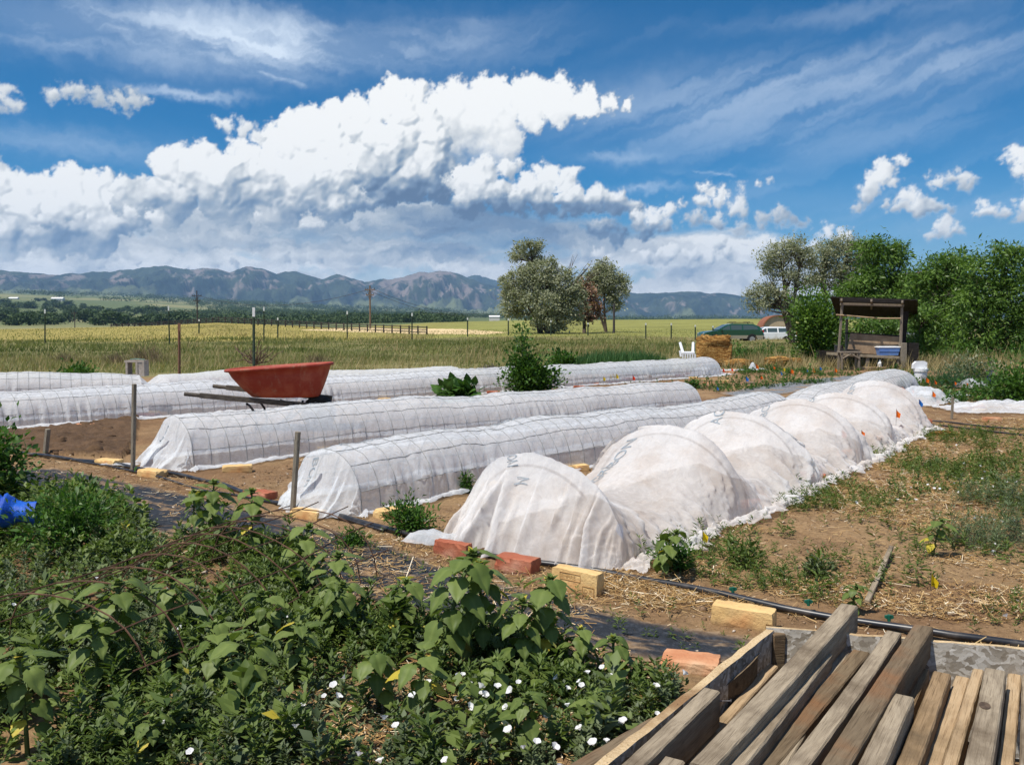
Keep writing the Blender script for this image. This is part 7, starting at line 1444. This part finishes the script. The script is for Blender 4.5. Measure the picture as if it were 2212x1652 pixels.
spots = [(20, 668, 1500), (38, 690, 900), (10, 700, 820), (55, 660, 1700), (70, 662, 1700), (100, 664, 1650), (125, 660, 1750), (60, 676, 1250), (30, 676, 1300), (150, 676, 1200), (165, 678, 1200), (178, 676, 1250), (205, 676, 1300), (120, 694, 800), (90, 690, 850), (140, 692, 850), (185, 690, 850), (225, 688, 850), (250, 690, 800), (275, 688, 820), (300, 690, 800), (210, 700, 700), (240, 702, 700), (270, 700, 700), (305, 702, 690), (330, 696, 720), (350, 690, 760), (265, 660, 1700), (278, 662, 1650), (300, 668, 1500), (320, 670, 1400), (75, 702, 700), (100, 704, 690), (20, 712, 640), (50, 710, 650), (0, 690, 850), (-30, 700, 800), (330, 682, 950), (360, 680, 980), (385, 684, 900), (405, 688, 850)]
for i in range(130): x = rs.uniform(-60, 960); y = rs.uniform(650 + 28 * min(1, max(0, x / 700)), 700); Yq = float(np.interp(y, [640, 655, 670, 690, 700], [3600, 2500, 1700, 1150, 760])); spots.append((x, y, Yq * rs.uniform(.9, 1.1)))
first = {}
for (x, y, Yq) in spots:
    q = P(x, y, Yq); k = rs.randint(0, 5); o = bpy.data.objects.new('valley_tree', FT[k]); COL.objects.link(o); s = rs.uniform(4, 8) * (1 + Yq / 4000); o.location = (q.x, Yq, zg(q.x, Yq) - s * .12); o.scale = (s * rs.uniform(.9, 1.5), s, s * rs.uniform(.75, 1.1)); o.rotation_euler = (0, 0, rs.uniform(0, 6)); tag(o, 'round dark green tree standing in the distant valley', 'tree', 'trees scattered over the distant valley')
parts = []
def woods(n, cond, size, seed, rmin, rmax):
    rs = np.random.RandomState(seed); r = np.exp(rs.uniform(math.log(rmin), math.log(rmax), n * 6)); a = rs.uniform(-.60, .40, n * 6); x = r * np.sin(a); y = r * np.cos(a); z = zground(x, y); px, py = proj(x, y, z); k = cond(px, py, r, x, y); x, y, z, r = x[k][:n], y[k][:n], z[k][:n], r[k][:n]; m = len(x)
    s = size * (1 + r / 3000); nl = 34; p = np.repeat(np.stack([x, y, z + s * .5], 1), nl, 0) + rs.normal(0, 1, (m * nl, 3)) * np.repeat(s, nl)[:, None] * np.array([.55, .55, .28]); v, f = scatter(QLEAF[0], QLEAF[1], p, rs.normal(0, 1, (m * nl, 3)), rs.normal(0, .5, (m * nl, 3)) + np.array([0, 0, .8]), np.repeat(s, nl) * .42); t = np.repeat(np.clip(rs.uniform(0, .6, m)[:, None] + rs.uniform(0, .4, (m, nl)), 0, 1).ravel(), 4); return v, f, t
band = lambda px, py, r, x, y: (py < 702) & ((px < 1000) | (r > 2500)) & (fbm(x * .0022, y * .0011, 4, .6, 88) + .35 * sst(px, 200, 600) - .1 > .0)
parts = [woods(5200, band, 4.6, 31, 760, 3800), woods(900, lambda px, py, r, x, y: (r > 2500) & (fbm(x * .0012, y * .0007, 4, .6, 89) > .12), 7, 32, 2500, 6000)]
stuff('far_woods', parts, F_FAR)
# ------------------------------------------------------------------ the air: haze between the viewer and the mountains
hb = MB(); hb.box((0, 0, 0), (30000, 30000, 1120)); hz = hb.build('haze'); hz.location = (0, 0, 1120 / 2 - 160)
m_, T = material('haze_air')
T.n('ShaderNodeOutputMaterial', {1: T.n('ShaderNodeVolumePrincipled', {'Color': (.40, .66, 1.0, 1), 'Density': 5.2e-5, 'Anisotropy': .1})}, out=None)
hz.data.materials.append(m_); tag(hz, kind='stuff'); hz.visible_shadow = True
